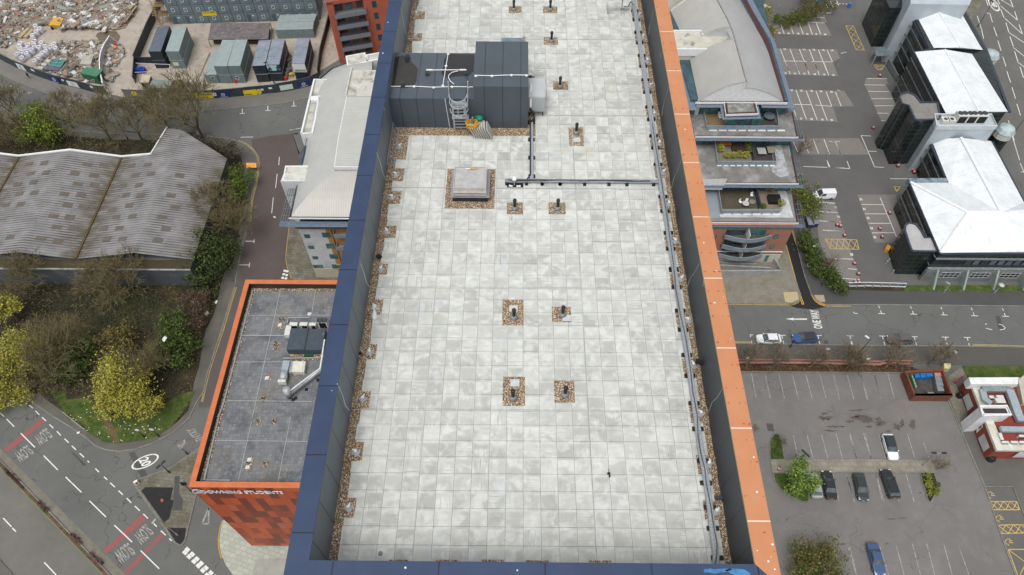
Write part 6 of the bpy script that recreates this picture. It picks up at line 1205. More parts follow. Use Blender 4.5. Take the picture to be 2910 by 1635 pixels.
def heap(poly,N,amp,smin,smax):
    xs=[p[0] for p in poly]; ys=[p[1] for p in poly]; k=0
    while k<N:
        x=rs.uniform(min(xs),max(xs)); y=rs.uniform(min(ys),max(ys))
        if not inside((x,y),poly): continue
        nz=noise.noise(Vector((x*.12,y*.12,1)))
        if nz<-.12 and rs.random()<.85: k+=1; continue
        z=max(0,nz+.15)*amp; s_=rs.uniform(smin,smax)*(1+rs.random()**4*1.5); m_=noise.noise(Vector((x*.25,y*.25,7))); mi=int((rs.random()*.6+.4*(m_*.5+.5))*10)%10
        b.mat(mi); ln=rs.choice((1,1,1,2.2,4)); b.obox((x,y,z+rs.uniform(0,.4)),(s_*ln,s_,s_*rs.uniform(.25,.8)),rs.uniform(0,3.1),rs.uniform(-.5,.5),rs.uniform(-.4,.4)); k+=1
heap(zx,5200,2.0,.18,.55); heap(zone2,1500,1.,.18,.5); heap(zone3,260,1.,.25,.7); heap(zone4,250,1.2,.2,.6)
b.build('rubble_heap',rm,None,'sprawling heap of pale demolition rubble, timber and scrap across the yard','rubble',None,'stuff')
b=MB()
for (poly,am) in ((zx,2.2),(zone2,1.0)):
    xs=[p[0] for p in poly]; ys=[p[1] for p in poly]; n=46; x0,x1,y0,y1=min(xs),max(xs),min(ys),max(ys)
    vs=[]; 
    for j in range(n+1):
        for i in range(n+1):
            x=x0+(x1-x0)*i/n; y=y0+(y1-y0)*j/n; h=max(0,noise.noise(Vector((x*.12,y*.12,1)))+.15)*am*.9; vs.append((x,y,(h if inside((x,y),poly) else 0)+(-.05 if not inside((x,y),poly) else .04)))
    b.add(vs,[[j*(n+1)+i,j*(n+1)+i+1,(j+1)*(n+1)+i+1,(j+1)*(n+1)+i] for j in range(n) for i in range(n) if inside((vs[j*(n+1)+i][0],vs[j*(n+1)+i][1]),poly)])
b.build('rubble_mound',M('rubble_soil',S(150,136,122),S(112,98,86),.6,.95,c3=S(126,100,84),s3=.3,bump=.6),None,kind='structure',smooth=True)
# small things in compound
for t_,x,y,c,nm,lb,ct_ in (('a2',625,848,(190,50,44),'red_barrel','small red barrel in front of the paired containers','barrel'),('a2',1135,820,(190,60,50),'red_tub','red and white tub between the ribbed containers','tub'),('a2',1190,790,(220,190,70),'yellow_drum','yellow drum between the ribbed containers','drum'),('a1',1195,480,(180,40,60),'red_drum','red drum at the tip of the white barrier','drum'),('a1',1200,515,(230,130,60),'orange_drum','orange drum at the tip of the white barrier','drum')):
    p=G(t_,x,y); b=MB(); b.lathe(p,[(.45,0),(.5,.1),(.46,.5),(.5,.6),(.46,.95),(.4,1.0),(.1,1.0)],12); b.build(nm,M(nm+'_paint',S(*c),None,3,.5),None,lb,ct_)
b=MB(); rs=random.Random(8)
for k in range(60):
    x=rs.uniform(1080,1190); y=rs.uniform(560,800); p=G('a2',x,y,.2); b.obox(p+Vector((0,0,rs.uniform(0,.8))),(rs.uniform(.2,1.4),rs.uniform(.1,.4),rs.uniform(.1,.4)),rs.uniform(0,3))
b.build('scrap_heap',MATS['rubble_umber'],None,'dark heap of scrap between the ribbed containers','scrap',None,'stuff')
# ================================================================ EAST APARTMENTS
ea=thing('terraced_flats','stepped block of flats with grey barrel roof, roof terraces and curved glass balconies','building',(45,86,0))
m_fl=M('terrace_roof_grey',S(132,130,124),S(108,106,104),.5,.85,c3=S(158,158,160),s3=.4); m_maroon=M('maroon_gutter',S(84,44,42),S(66,36,34),2,.6); m_teal=m_fg
m_can=MATS['louvre_blue_grey']; m_balg=M('terrace_glass',S(146,156,168),S(120,132,146),1,.2)
XL=18.; 
lev=[(11.3,86.8,52.0,2.6),(14.3,93.9,52.6,2.6),(17.3,103.2,53.6,2.8)]
b=MB(); b.prism([(XL,86.0),(51.6,86.0),(53.6,103),(55,109),(56.5,150),(XL,150)],0,11.3); b.build('wall',m_redm,ea)
b=MB(); b.prism([(XL,94.6),(52.4,94.6),(54,103.0),(56,150),(XL,150)],11.3,14.0); b.prism([(XL,103.9),(53.4,103.9),(56,150),(XL,150)],14.3,17.0); b.prism([(33.6,109.3),(52.3,109.3),(52.6,128),(44,175),(30,175)],17.3,20.9); b.build('glazed_storeys',M('glazed_storeys',S(70,96,106),S(46,66,76),.5,.2),ea)
rsW=random.Random(4)
def glaz(Y,x0,x1,z0,z1,n,skip=()):
    for i in range(n):
        if i in skip: continue
        a=x0+(x1-x0)*i/n; win(ea,(0,Y,0),(1,0,0),(0,-1,0),a+.1,a+(x1-x0)/n-.1,z0,z1,m_teal,m_glassd if rsW.random()<.55 else m_glassg,1,.35)
glaz(94.6,38,52.2,11.5,13.8,8); glaz(103.9,34,53,14.5,16.8,9,(5,)); glaz(109.3,34,39.5,17.5,20,3); glaz(109.3,47.5,52.2,17.5,20,3)
# terrace decks
for k,(z,yf,xr,_) in enumerate(lev):
    yb=(94.6,103.9,109.3)[k]; xl=XL if k<2 else 34.2
    b=MB(); b.prism([(xl,yf),(xr,yf),(xr+.75,yb+.5),(xl,yb+.5)],z-.25,z+.02); b.build('terrace',[m_fl,M('white_terrace',S(206,210,214),S(180,182,182),.5,.7,c3=S(140,138,134),s3=.35)][0] if k else M('terrace_mixed',S(140,140,136),S(120,118,114),.5,.85),ea)
    b=MB(); b.box((xl,yf-.25,z-.25),(xr+.25,yf-.02,z+.05)); b.build('maroon_edge',m_maroon,ea)
    b=MB(); b.box((xl,yf-.36,z-.25),(xr+.35,yf-.26,z+.1)); b.build('white_fascia',m_white,ea)
    b=MB(); b.box((xl,yf-1.05,z-.4),(xr+1.2,yf-.4,z-.37))
    for i in range(4): b.box((xl,yf-1.05+i*.2,z-.37),(xr+1.2,yf-.99+i*.2,z-.3))
    for i in range(14): x=xr+1.2-i*2.4; b.box((x-.04,yf-1.05,z-.38),(x+.04,yf-.4,z-.31))
    yb2=(92.5,101,110)[k]
    for i in range(3): b.prism([(xr+.5+i*.5,yf-1.05),(xr+.56+i*.5,yf-1.05),(xr+.56+i*.5+.09*(yb2-yf),yb2),(xr+.5+i*.5+.09*(yb2-yf),yb2)],z-.58,z-.5)
    for i in range(5): y=yf-.2+i*(yb2-yf)/4.5; b.box((xr+.3+.09*(y-yf),y-.04,z-.6),(xr+1.6+.09*(y-yf),y+.04,z-.5))
    b.build('canopy',m_can,ea)
    b=MB(); b.loft([[Vector((xr+.02,yf,z-.25)),Vector((xr+.25,yf,z-.25)),Vector((xr+.25,yf,z+.1)),Vector((xr+.02,yf,z+.1))],[Vector((xr+.6,yb2,z-.25)),Vector((xr+.85,yb2,z-.25)),Vector((xr+.85,yb2,z+.1)),Vector((xr+.6,yb2,z+.1))]]); b.build('side_gutter',m_maroon,ea)
# white coated strip on terrace 1
def tquad(nm,t,pts,z,mat,dz=.03): b=MB(); b.flat([(p.x,p.y) for p in GG(t,pts,z)],z+dz); return b.build(nm,mat,ea)
tquad('white_coating','d5',[(402,660),(385,628),(1010,625),(1045,590),(1000,375),(1085,372),(1170,665)],11.3,MATS['white_terrace'] if 'white_terrace' in MATS else M('white_terrace',S(214,218,222),S(190,194,196),.5,.7,c3=S(140,138,134),s3=.35))
tquad('grey_coating','d5',[(240,372),(355,372),(395,660),(298,672)],11.3,M('blue_grey_felt',S(146,154,164),S(134,142,152),.5,.7))
tquad('brick_paving','d5',[(365,378),(735,378),(795,570),(400,575)],11.3,mt_pave('terrace_blocks',S(104,96,80),S(86,78,66),.42,.42,0,S(70,66,44),.06,S(66,62,48),False),.04)
tquad('deck_paving','d5',[(775,378),(985,375),(1030,570),(800,575)],11.3,M('stone_deck',S(140,124,108),S(124,110,96),1,.9),.04)
tquad('stone_deck','c3',[(605,205),(905,200),(920,345),(620,345)],14.3,M('terrace_gravel',S(134,128,112),S(118,112,98),1.2,.9),.04); tquad('timber_deck','c3',[(915,205),(1090,200),(1115,345),(925,345)],14.3,M('dark_deck',S(74,68,66),S(60,54,54),1.5,.9,stretch=(4,.4,1)),.04)
tquad('timber_deck','d4',[(315,680),(640,700),(640,868),(350,870)],17.3,M('brown_deck',S(134,116,84),S(116,100,74),1,.9),.04); tquad('dark_deck','d4',[(640,780),(1330,680),(1380,862),(640,868)],17.3,MATS['dark_deck'],.045)
tquad('white_stain','c3',[(1100,210),(1190,200),(1260,480),(1180,500),(1100,440),(1130,350)],14.3,M('lime_stain',S(176,178,182),S(140,140,140),1.2,.8,lo=.45,hi=.6),.035)
# glass balustrades
def rail(t,pts,z,nm='balustrade',h=1.1):
    P=GG(t,pts,z); b=MB(); b.wall(P,.05,z+.1,z+h); s_=b.build(nm,m_balg,ea); b=MB(); b.wall(P,.09,z+h,z+h+.06); b.build('handrail',m_steel,s_)
rail('d5',[(362,385),(402,628),(1010,625),(1045,590)],11.3); rail('c3',[(575,200),(598,390),(1130,388),(1118,300)],14.3); rail('d4',[(285,660),(340,935),(1385,935),(1370,760),(1340,660)],17.3)
b=MB()
for (z,y,x0,x1,n_) in ((17.32,104.5,37,52,8),(11.35,88.35,38.6,49.6,6),(14.35,98.0,38.2,49.6,9)):
    for i in range(n_): w_=(x1-x0)/n_; b.box((x0+i*w_+.12,y,z),(x0+i*w_+w_-.25,y+.35,z+.12)); b.sep()
b.each('white_ballast',m_white,ea)
for i,(z,yA,x) in enumerate(((11.3,(88.9,92),None),(14.3,None,None))): pass
b=MB(); p=G('d5',750,380,11.3); q=G('d5',800,575,11.3); b.wall([p,q],.15,11.3,13.0); b.build('terrace_divider',m_dgrey,ea)
b=MB(); p=G('c3',905,195,14.3); q=G('c3',925,345,14.3); b.wall([p,q],.1,14.3,15.6); b.build('terrace_divider',m_dgrey,ea)
# left white upstand wall on terrace 2 front
b=MB(); q=[VY('d5',x,y,93.4) for x,y in ((212,256),(470,253),(415,372),(232,370))]; z_=[p.z for p in q]; b.add([(p.x,93.4,p.z) for p in q],[[0,1,2,3]]); b.build('white_panel',m_white,ea)
# top barrel roof: gable front Y=108.6
def pz(t,x,y,Y): return VY(t,x,y,Y)
Lc=pz('d4',235,500,108.9); Rc=pz('d4',1490,498,108.9); top=pz('d4',925,222,108.9); st_=pz('d4',905,300,108.9)
zl=20.9; XLf,XRt,XT=Lc.x,Rc.x,top.x; hT=top.z-zl; hS=st_.z-zl
def arcL(n=10): return [(XLf+(XT-XLf)*math.sin(pi/2*i/n)**1.0 if False else XLf+(XT-XLf)*i/n, zl+hT*math.sin(pi/2*(i/n))**.9) for i in range(n+1)]
def arcR(n=8): return [(XT+(XRt-XT)*i/n, zl+hS*math.cos(pi/2*(i/n))**.9) for i in range(n+1)]
aL=arcL(); aR=arcR()
b=MB()
for pr in (aL,aR):
    for (xa,za),(xb,zb) in zip(pr,pr[1:]): b.add([(xa,108.9,zl-.05),(xb,108.9,zl-.05),(xb,108.9,zb),(xa,108.9,za)],[[0,1,2,3]])
b.build('gable',m_white,ea)
mS=mt_seam('barrel_seam',S(178,176,170),1,.45)
YF0=G('d8',600,945,23.2).y+.3; YF1=G('d8',600,672,23.2).y-.3
def ext(prof,ys,dx):
    b=MB()
    rows=[[Vector((x+dx(y),y,z)) for x,z in prof] for y in ys]
    for A_,B_ in zip(rows,rows[1:]):
        for i in range(len(prof)-1): b.add([A_[i],A_[i+1],B_[i+1],B_[i]],[[0,1,2,3]])
    return b
dxf=lambda y:-(y-108.9)*.0+max(0,y-128)*-.12
ys=[108.75,112,116,120,124,128,133,138,144,150,158,166,175]
ext([(x+(0),z) for x,z in aR],ys,lambda y:-max(0,y-126)*.16).build('barrel_roof_right',mt_seam('barrel_seam_grey',S(172,172,172),1,.45),ea,smooth=True)
ext(aL,[108.75,111,113,YF0],lambda y:0).build('barrel_roof_left',mS,ea,smooth=True)
ext(aL,[YF1,YF1+4,YF1+8,YF1+12],lambda y:-max(0,y-126)*.16).build('barrel_roof_left',mS,ea,smooth=True)
b=MB(); rr=[Vector((XT+.1-max(0,y-126)*.16,y,zl+hT+.08)) for y in ys]; b.path(rr,.16,5); b.build('ridge_cap',M('ridge_metal',S(150,148,140),S(120,116,108),2,.6),ea)
b=MB(); b.loft([[Vector((XT-.1-max(0,y-126)*.16,y,zl+hS-.1)),Vector((XT+.1-max(0,y-126)*.16,y,zl+hS-.1)),Vector((XT+.1-max(0,y-126)*.16,y,zl+hT)),Vector((XT-.1-max(0,y-126)*.16,y,zl+hT))] for y in ys]); b.build('clerestory',m_white,ea)
# flat white roof between the two curved ones
b=MB(); q=GG('d8',[(-420,600),(345,600),(362,672),(830,672),(975,945),(-420,945)],23.2); b.prism([(p.x,p.y) for p in q],20,23.2); b.build('flat_roof',M('dirty_white_roof',S(206,204,192),S(186,182,166),.35,.7,c3=S(128,120,120),s3=.5,lo3=.55,hi3=.68),ea)
b=MB(); b.wall(q[:5],.3,23.2,23.6); b.wall([q[4],q[5]],.3,22.0,23.6); b.build('roof_upstand',m_white,ea)
b=MB()
for (xa,za),(xb,zb) in zip(aL,aL[1:]): b.add([(xa-2,YF1+12,zl-.05),(xb-2,YF1+12,zl-.05),(xb-2,YF1+12,zb+.5),(xa-2,YF1+12,za+.5)],[[0,1,2,3]])
b.build('far_gable',m_white,ea)
b=MB(); b.prism([(XLf-4,YF1+12.2),(XT-2.2,YF1+12.2),(XT-6,175),(XLf-6,175)],17,zl+hT-.3); b.build('far_flat_roof',MATS['dirty_white_roof'],ea)
b=MB(); q=GG('c1',[(355,595),(370,690),(650,685),(640,600)],20.5); b.prism([(p.x,p.y) for p in q],12,20.1); b.build('small_flat_roof',M('dirty_white_roof2',S(206,196,184),S(150,130,120),.8,.8,c3=S(40,38,38),s3=.9,lo3=.56,hi3=.62),ea); b=MB(); b.wall([q[3],q[0],q[1],q[2]],.25,15,20.6); b.build('roof_upstand',m_white,ea)
b=MB(); b.prism([(XLf-.1,109),(XLf+.6,109),(XLf+.6,128),(XLf-.1,128)],11,20.9); b.prism([(XL,112),(XLf-.2,112),(XLf-.2,175),(XL,175)],11,19.5)
for (xa,za),(xb,zb) in zip(aL,aL[1:]): b.add([(xa,YF1+.05,zl-.2),(xb,YF1+.05,zl-.2),(xb,YF1+.05,zb),(xa,YF1+.05,za)],[[0,1,2,3]])
b.add([(XLf,YF1,zl-3),(XT,YF1,zl-3),(XT,YF1,zl),(XLf,YF1,zl)],[[0,1,2,3]])
b.build('side_wall',m_render,ea)
b=MB(); b.box((XLf-.5,108.5,20.6),(XRt+.5,108.75,21.0)); b.build('maroon_edge',m_maroon,ea); b=MB(); b.box((XLf-.7,108.35,20.6),(XRt+.6,108.49,21.05)); b.build('white_fascia',m_white,ea)
b=MB(); b.box((XLf-.5,107.6,20.4),(39.6,108.3,20.46)); b.box((47,107.6,20.4),(XRt+2,108.3,20.46)); b.prism([(XRt+.6,107.6),(XRt+2,106.9),(XRt+2.4,128),(XRt-3.6,175),(XRt-5.2,175),(XRt+.9,128)],20.3,20.36); b.prism([(XLf-2,106.9),(XLf-.5,106.9),(XLf-1.4,118),(XLf-2.8,118)],20.3,20.36)
b.build('canopy',m_can,ea)
b=MB(); b.prism([(XRt-.1,108.9),(XRt+.4,108.9),(XRt+.8,128),(XRt-5.6,175),(XRt-6.2,175),(XRt,126)],20.6,20.95); b.build('side_gutter',m_maroon,ea)
# projecting penthouse bay
q=GG('d4',[(668,678),(1065,662),(1022,498),(645,498)],20.9); b=MB(); b.prism([(p.x,p.y) for p in q],17.3,20.9); b.build('bay_roof',M('mottled_roof',S(134,134,130),S(104,104,102),.8,.9,c3=S(170,172,166),s3=1),ea)
b=MB(); b.wall([q[3],q[0],q[1],q[2]],.4,20.5,20.93,-1); b.build('maroon_edge',m_maroon,ea); b=MB(); e=.5; b.wall([q[3]+Vector((-e,0,0)),q[0]+Vector((-e,-e,0)),q[1]+Vector((e,-e,0)),q[2]+Vector((e,0,0))],.12,20.5,20.97); b.build('white_fascia',m_white,ea)
b=MB(); e=.9; b.wall([q[3]+Vector((-e,0,0)),q[0]+Vector((-e,-e,0)),q[1]+Vector((e,-e,0)),q[2]+Vector((e,0,0))],.7,20.25,20.3); b.build('canopy',m_can,ea)
for xa in (q[0].x+.2,q[0].x+2.6,q[0].x+5): win(ea,(0,q[0].y,0),(1,0,0),(0,-1,0),xa,xa+2,17.6,19.9,m_teal,m_glassg,1,.35)
# brick front: windows, curved balconies, base
def w2(x0,y0,x1,y1,Y=86.,gm=None,mull=0): 
    a=VY('d5',x0,y1,Y); c=VY('d5',x1,y0,Y); win(ea,(0,Y,0),(1,0,0),(0,-1,0),a.x,c.x,a.z,c.z,m_teal,gm or m_glassg,mull,0)
w2(950,840,1020,885); w2(908,952,970,992); w2(335,845,365,888)
b=MB(); a=VY('d5',800,1130,86.); c=VY('d5',1030,1050,86.); b.box((XL,85.9,0),(51.7,86.0,c.z)); b.build('cream_base',M('cream_base',S(206,204,190),S(190,188,174),1,.7),ea)
b=MB(); b.box((XL,85.88,c.z+.7),(51.7,86.0,c.z+.95)); b.build('string_course',m_white,ea)
a=VY('d5',850,1125,85.9); c_=VY('d5',915,1062,85.9); win(ea,(0,85.9,0),(1,0,0),(0,-1,0),a.x,c_.x,a.z,c_.z,m_teal,m_glassg,0)
b=MB(); b.box((XL,85.98,9.9),(51.7,86.06,11.0)); b.build('top_band',MATS['ledge_concrete'],ea)
bal=[((460,820,960,790),9.1),((415,955,890,930),6.3),((375,1055,850,1030),3.5)]
for (x0,y0,x1,y1),zz in bal:
    a=VY('d5',x0,y0,85.2); c=VY('d5',x1,y1,85.2); xs0,xs1=a.x,c.x; zt=zz
    pts=[Vector((xs0,86,0))]+[Vector((xs0+(xs1-xs0)*i/10,85.1-1.0*math.sin(pi*i/10),0)) for i in range(11)]+[Vector((xs1,86,0))]
    b=MB(); b.prism([(p.x,p.y) for p in pts],zt-.95,zt-.75,True); f=b.build('balcony',M('balcony_slab',S(92,92,90),S(70,70,70),2),ea); b=MB(); b.wall(pts[1:-1],.05,zt-.75,zt+.3); b.build('glass_front',m_balg,f); b=MB(); b.wall(pts[1:-1],.09,zt+.3,zt+.36); b.build('handrail',m_steel,f)
    b=MB(); xm=(xs0+xs1)/2; b.box((xm-.04,84.3,zt-.75),(xm+.04,86,zt+1.2)); b.build('screen',m_white,f)
for (x0,x1,zb) in ((480,690,9.2),(715,905,9.2),(440,640,6.4),(690,880,6.4),(410,600,3.6),(650,835,3.6),(395,540,1.2),(580,775,1.2)):
    Y=85.96; a=VY('d5',x0,{9.2:755,6.4:890,3.6:1000,1.2:1110}[zb],Y); c=VY('d5',x1,{9.2:755,6.4:890,3.6:1000,1.2:1110}[zb],Y); win(ea,(0,86.,0),(1,0,0),(0,-1,0),a.x,c.x,zb-.9,zb+1.1,m_teal,m_glassd if x0<600 else m_glassg,3,.3)
# ramp yard in front
rp=thing('ramp_walls','low grey concrete ramp walls in front of the brick flats','wall',G('c5',350,60))
P=GG('c5',[(100,100),(690,95),(640,0),(600,-40)]); b=MB(); b.wall(P,.3,0,1.3); b.wall(GG('c5',[(60,30),(600,60),(600,72)]),.25,0,.9); b.wall(GG('c5',[(60,0),(480,20)]),.2,0,.7); b.build('wall',M('grey_render_wall',S(146,146,142),S(170,172,170),1,.9),rp)
b=MB(); b.flat([(p.x,p.y) for p in GG('c5',[(60,95),(660,90),(620,-20),(60,-60)])],.14); b.build('ramp_floor',M('ramp_concrete',S(132,126,116),S(116,110,102),1,.9,stretch=(.3,4,1)),rp)
# terrace furniture and plants
m_foli=M('shrub_leaf',S(104,120,42),S(66,84,28),3,.8); m_foly=M('yellow_leaf',S(160,160,60),S(120,124,40),3,.8)
def leafblob(b,c,rx,ry,rz,n,s_,rs):
    for _ in range(n):
        while True:
            v=Vector((rs.uniform(-1,1),rs.uniform(-1,1),rs.uniform(-1,1)))
            if .25<v.length<1: break
        p=Vector(c)+Vector((v.x*rx,v.y*ry,v.z*rz)); u_=Vector((rs.gauss(0,1),rs.gauss(0,1),rs.gauss(0,1))).normalized(); w_=u_.orthogonal().normalized(); s2=s_*rs.uniform(.6,1.3); b.add([p-u_*s2,p+w_*s2*.6,p+u_*s2,p-w_*s2*.6],[[0,1,2,3]])
rs=random.Random(21)
def potp(t,x,y,z,h,r_,lb,mat=m_foli,grp='potted shrubs on the roof terraces'):
    p=G(t,x,y,z); th=thing('potted_shrub',lb,'potted plant',p,grp); b=MB(); b.lathe(p,[(r_*.35,0),(r_*.5,h*.3),(r_*.4,h*.32)],10); b.build('pot',M('terracotta',S(140,84,60),None,2),th); b=MB(); leafblob(b,p+Vector((0,0,h*.7)),r_,r_,h*.5,160,.14,rs); b.build('leaves',mat,th)
for x,y,l in ((625,235,'at the top left corner'),(630,262,'on the left side'),(690,318,'at the bottom left'),(745,318,'second along the bottom edge'),(800,312,'third along the bottom edge'),(862,318,'at the bottom right by the divider'),(880,222,'at the top right by the divider'),(895,275,'half way down the divider')): potp('c3',x,y,14.3,1.2,.75,'bushy potted shrub %s of the middle terrace'%l,m_foly if x<870 else m_foli)
potp('c3',1078,610,11.3,1.5,1.3,'large yellow green shrub at the back of the lower terrace',m_foly); potp('c3',1185,755,11.3,1.2,.8,'yellow shrub at the right corner of the lower terrace',m_foly); potp('c3',1020,775,11.3,.8,.6,'small shrub by the front rail of the lower terrace'); potp('d4',310,650,17.3,1.6,.8,'olive shrub at the left of the top terrace')
def table(t,x,y,z,rx,ry,lb,mat,nm='garden_table',round_=False):
    p=G(t,x,y,z); th=thing(nm,lb,'table',p); b=MB()
    if round_: b.lathe(p+Vector((0,0,.7)),[(.05,0),(rx,0),(rx,.05),(.02,.05)],16)
    else: b.box((p.x-rx,p.y-ry,z+.7),(p.x+rx,p.y+ry,z+.76))
    b.build('tabletop',mat,th); b=MB()
    for sx,sy in ((-1,-1),(1,-1),(1,1),(-1,1)): b.box((p.x+sx*rx*.6-.03,p.y+sy*ry*.6-.03,z),(p.x+sx*rx*.6+.03,p.y+sy*ry*.6+.03,z+.7)); b.sep()
    b.each('leg',m_dgrey,th)
table('c3',655,208,14.3,1.5,.6,'orange rectangular table at the back of the middle terrace',M('orange_table',S(190,96,44),S(170,84,40),2)); table('c3',1003,280,14.3,.8,.85,'pale grey table on the dark deck of the middle terrace',M('grey_table',S(160,168,166),None,2)); table('c3',1090,268,14.3,.75,.9,'wooden planter table at the right of the middle terrace',M('bleached_wood',S(150,140,124),S(120,112,100),3)); table('d5',655,540,11.3,.65,.65,'round white table between chairs on the lower terrace',M('table_white',S(190,190,186),None,3),round_=True); table('d4',1260,760,17.3,1.1,1.1,'large round grey table on the top terrace',M('slate_table',S(96,108,116),None,2),round_=True)
p=G('c3',812,262,14.3); th=thing('garden_sofa','dark brown L shaped garden sofa on the middle terrace','sofa',p); b=MB(); b.box((p.x-1.6,p.y-.1,14.34),(p.x+1.3,p.y+.9,14.8)); b.box((p.x-.3,p.y-1.4,14.34),(p.x+1.3,p.y-.1,14.8)); b.build('seat',M('rattan_brown',S(70,46,42),S(54,36,34),3),th); b=MB(); b.box((p.x-1.6,p.y+.9,14.34),(p.x+1.3,p.y+1.1,15.1)); b.build('backrest',MATS['rattan_brown'],th)
def wchair(t,x,y,z,rz,lb,mat=None):
    p=G(t,x,y,z); th=thing('garden_chair',lb,'chair',p,'white chairs on the terraces'); M_=mat or m_white; c,s_=math.cos(rz),math.sin(rz); b=MB(); b.obox(p+Vector((0,0,.45)),(.5,.5,.06),rz); b.build('seat',M_,th); b=MB(); b.obox(p+Vector((-s_*.25,c*.25,.75)),(.5,.05,.6),rz,-.15); b.build('backrest',M_,th); b=MB()
    for a,e in ((-.2,-.2),(.2,-.2),(.2,.2),(-.2,.2)): q=p+Vector((a*c-e*s_,a*s_+e*c,0)); b.tube(q,q+Vector((0,0,.45)),.02,.02,4); b.sep()
    b.each('leg',M_,th)
wchair('d5',603,515,11.3,.6,'white garden chair left of the round table'); wchair('d5',665,512,11.3,-.3,'white garden chair behind the round table'); wchair('d5',722,445,11.3,.2,'white garden chair by the terrace divider')
p=G('d5',730,508,11.3); b=MB(); b.lathe(p,[(.5,0),(.62,.25),(.6,.4),(.5,.4),(.5,.3),(.05,.28)],16); b.build('round_planter',M('stone_planter',S(150,144,134),S(120,114,106),3),None,'large round stone planter on the lower terrace','planter')
p=G('d5',955,490,11.3); b=MB(); b.box((p.x-1.1,p.y-.9,11.34),(p.x+1.1,p.y+.9,12.1)); b.box((p.x-1.15,p.y-.95,12.1),(p.x+1.15,p.y+.95,12.2)); b.build('covered_barbecue',M('black_cover',S(28,28,30),S(20,20,22),2,.5),None,'black covered barbecue on the lower terrace','barbecue')
for i,(x,y) in enumerate(((530,735),(548,770))): wchair('d4',x,y,17.3,.3*i,'white curved lounge chair on the top terrace, %s one'%('upper','lower')[i])

# ================================================================ BLACK GLASS OFFICE
of=thing('glass_office','black glass office with white hipped roofs and round fronted stair towers','building',(95,83,0))
def mt_blackg():
    t=NT('black_glazing',.12,0,.6); s=t.sep(); a=t.math('ADD',s[0],s[1]); f1=t.math('FRACT',t.math('DIVIDE',a,1.9)); f2=t.math('FRACT',t.math('DIVIDE',s[2],1.25)); l=t.math('MAXIMUM',t.math('LESS_THAN',f1,.05),t.math('LESS_THAN',f2,.07))
    base=t.mix(t.ramp(t.noise(.35,4),.4,.7),S(26,32,34),S(44,54,52)); t.col(t.mix(t.math('MULTIPLY',l,.6),base,S(78,92,84))); return t.m
m_bg=mt_blackg(); 
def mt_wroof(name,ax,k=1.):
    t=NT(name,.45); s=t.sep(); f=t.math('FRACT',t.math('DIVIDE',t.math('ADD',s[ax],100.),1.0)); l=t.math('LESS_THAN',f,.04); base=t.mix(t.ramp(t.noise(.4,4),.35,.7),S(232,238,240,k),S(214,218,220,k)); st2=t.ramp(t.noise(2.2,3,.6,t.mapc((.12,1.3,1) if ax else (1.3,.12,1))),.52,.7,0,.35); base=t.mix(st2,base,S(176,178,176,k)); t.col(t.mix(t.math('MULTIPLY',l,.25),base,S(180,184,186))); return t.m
m_wrA=mt_wroof('white_metal_roof',1,.86); m_wrB=mt_wroof('white_metal_roof_down',0,.86)
ZO=8.0; ZM=12.
def Z12(t,x,y,z=12.): return G(t,x,y,z)
def Z8(t,x,y,z=ZO): return G(t,x,y,z)
A_=Z8('d2',895,1040); B_=Z8('d2',550,235); C_=Z8('d2',988,238); D_=Z8('c4',865,0); 
fr=[A_,B_,C_]
E1=Z8('c2',1050,495); 
# body footprint (eaves)
NWu=Z8('c2',870,120)
SE=Vector((135,A_.y+.2,ZO)); xE=lambda y: 97.5+(y-83)*.02
EA=Z8('d2',1849,465); EB=Z8('c2',1850,1140); EC=Z8('c2',1415,125)
E2=Z8('c4',955,150); 
foot=[A_,SE,Vector((135,100,ZO)),EA,Z8('c4',1500,165),E2,C_,B_]
b=MB(); b.prism([(p.x,p.y) for p in foot],0,ZO-.05); 
b.prism([(p.x,p.y) for p in [Z12('c2',1235,1190),Z12('c2',1850,1140),Z12('c2',1640,520),Z12('c2',1415,125),Z12('c2',870,120),Z12('c2',1050,495),Z12('c2',900,535)]],0,ZM-.06); b.build('wall',m_bg,of)
# roofs: southern hipped block
def V3(p,z): return Vector((p.x,p.y,z))
RZ=10.6
r1=V3(G('d2',1210,580,RZ),RZ); r2=V3(G('d2',1590,580,RZ),RZ); rN=V3(G('c4',1225,135,RZ),RZ)
s0=V3(A_,ZO); sB=V3(B_,ZO); sC=V3(C_,ZO); sN=V3(E2,ZO); eN=V3(Z8('c4',1500,165),ZO); e1=V3(EA,ZO); sE=Vector((135,A_.y,ZO)); rE=Vector((r2.x+16,r2.y-9,RZ))
off=Vector((0,0,.0))
b=MB(); b.add([s0,sE,rE,r2,r1],[[0,1,2,3,4]]); b.build('south_roof',m_wrB,of)
b=MB(); b.add([s0,r1,sB],[[0,1,2]]); b.build('west_roof',m_wrA,of)
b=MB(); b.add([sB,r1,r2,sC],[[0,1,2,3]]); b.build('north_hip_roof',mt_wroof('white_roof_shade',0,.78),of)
b=MB(); b.add([sC,r2,rN,sN],[[0,1,2,3]]); b.build('middle_roof',m_wrA,of)
b=MB(); b.add([rN,r2,rE,Vector((135,100,ZO)),e1,eN],[[0,1,4,5],[1,2,3,4]]); b.build('east_roof',m_wrA,of)
b=MB()
for p,q in ((s0,r1),(r1,sB),(r1,r2),(r2,rN),(r2,rE),(sC,r2)): b.tube(p+Vector((0,0,.05)),q+Vector((0,0,.05)),.3 if (p,q)!=(sC,r2) else .1,None,6)
b.build('ridge_cap',M('ridge_white',S(240,243,244,.9),None,2,.4),of)
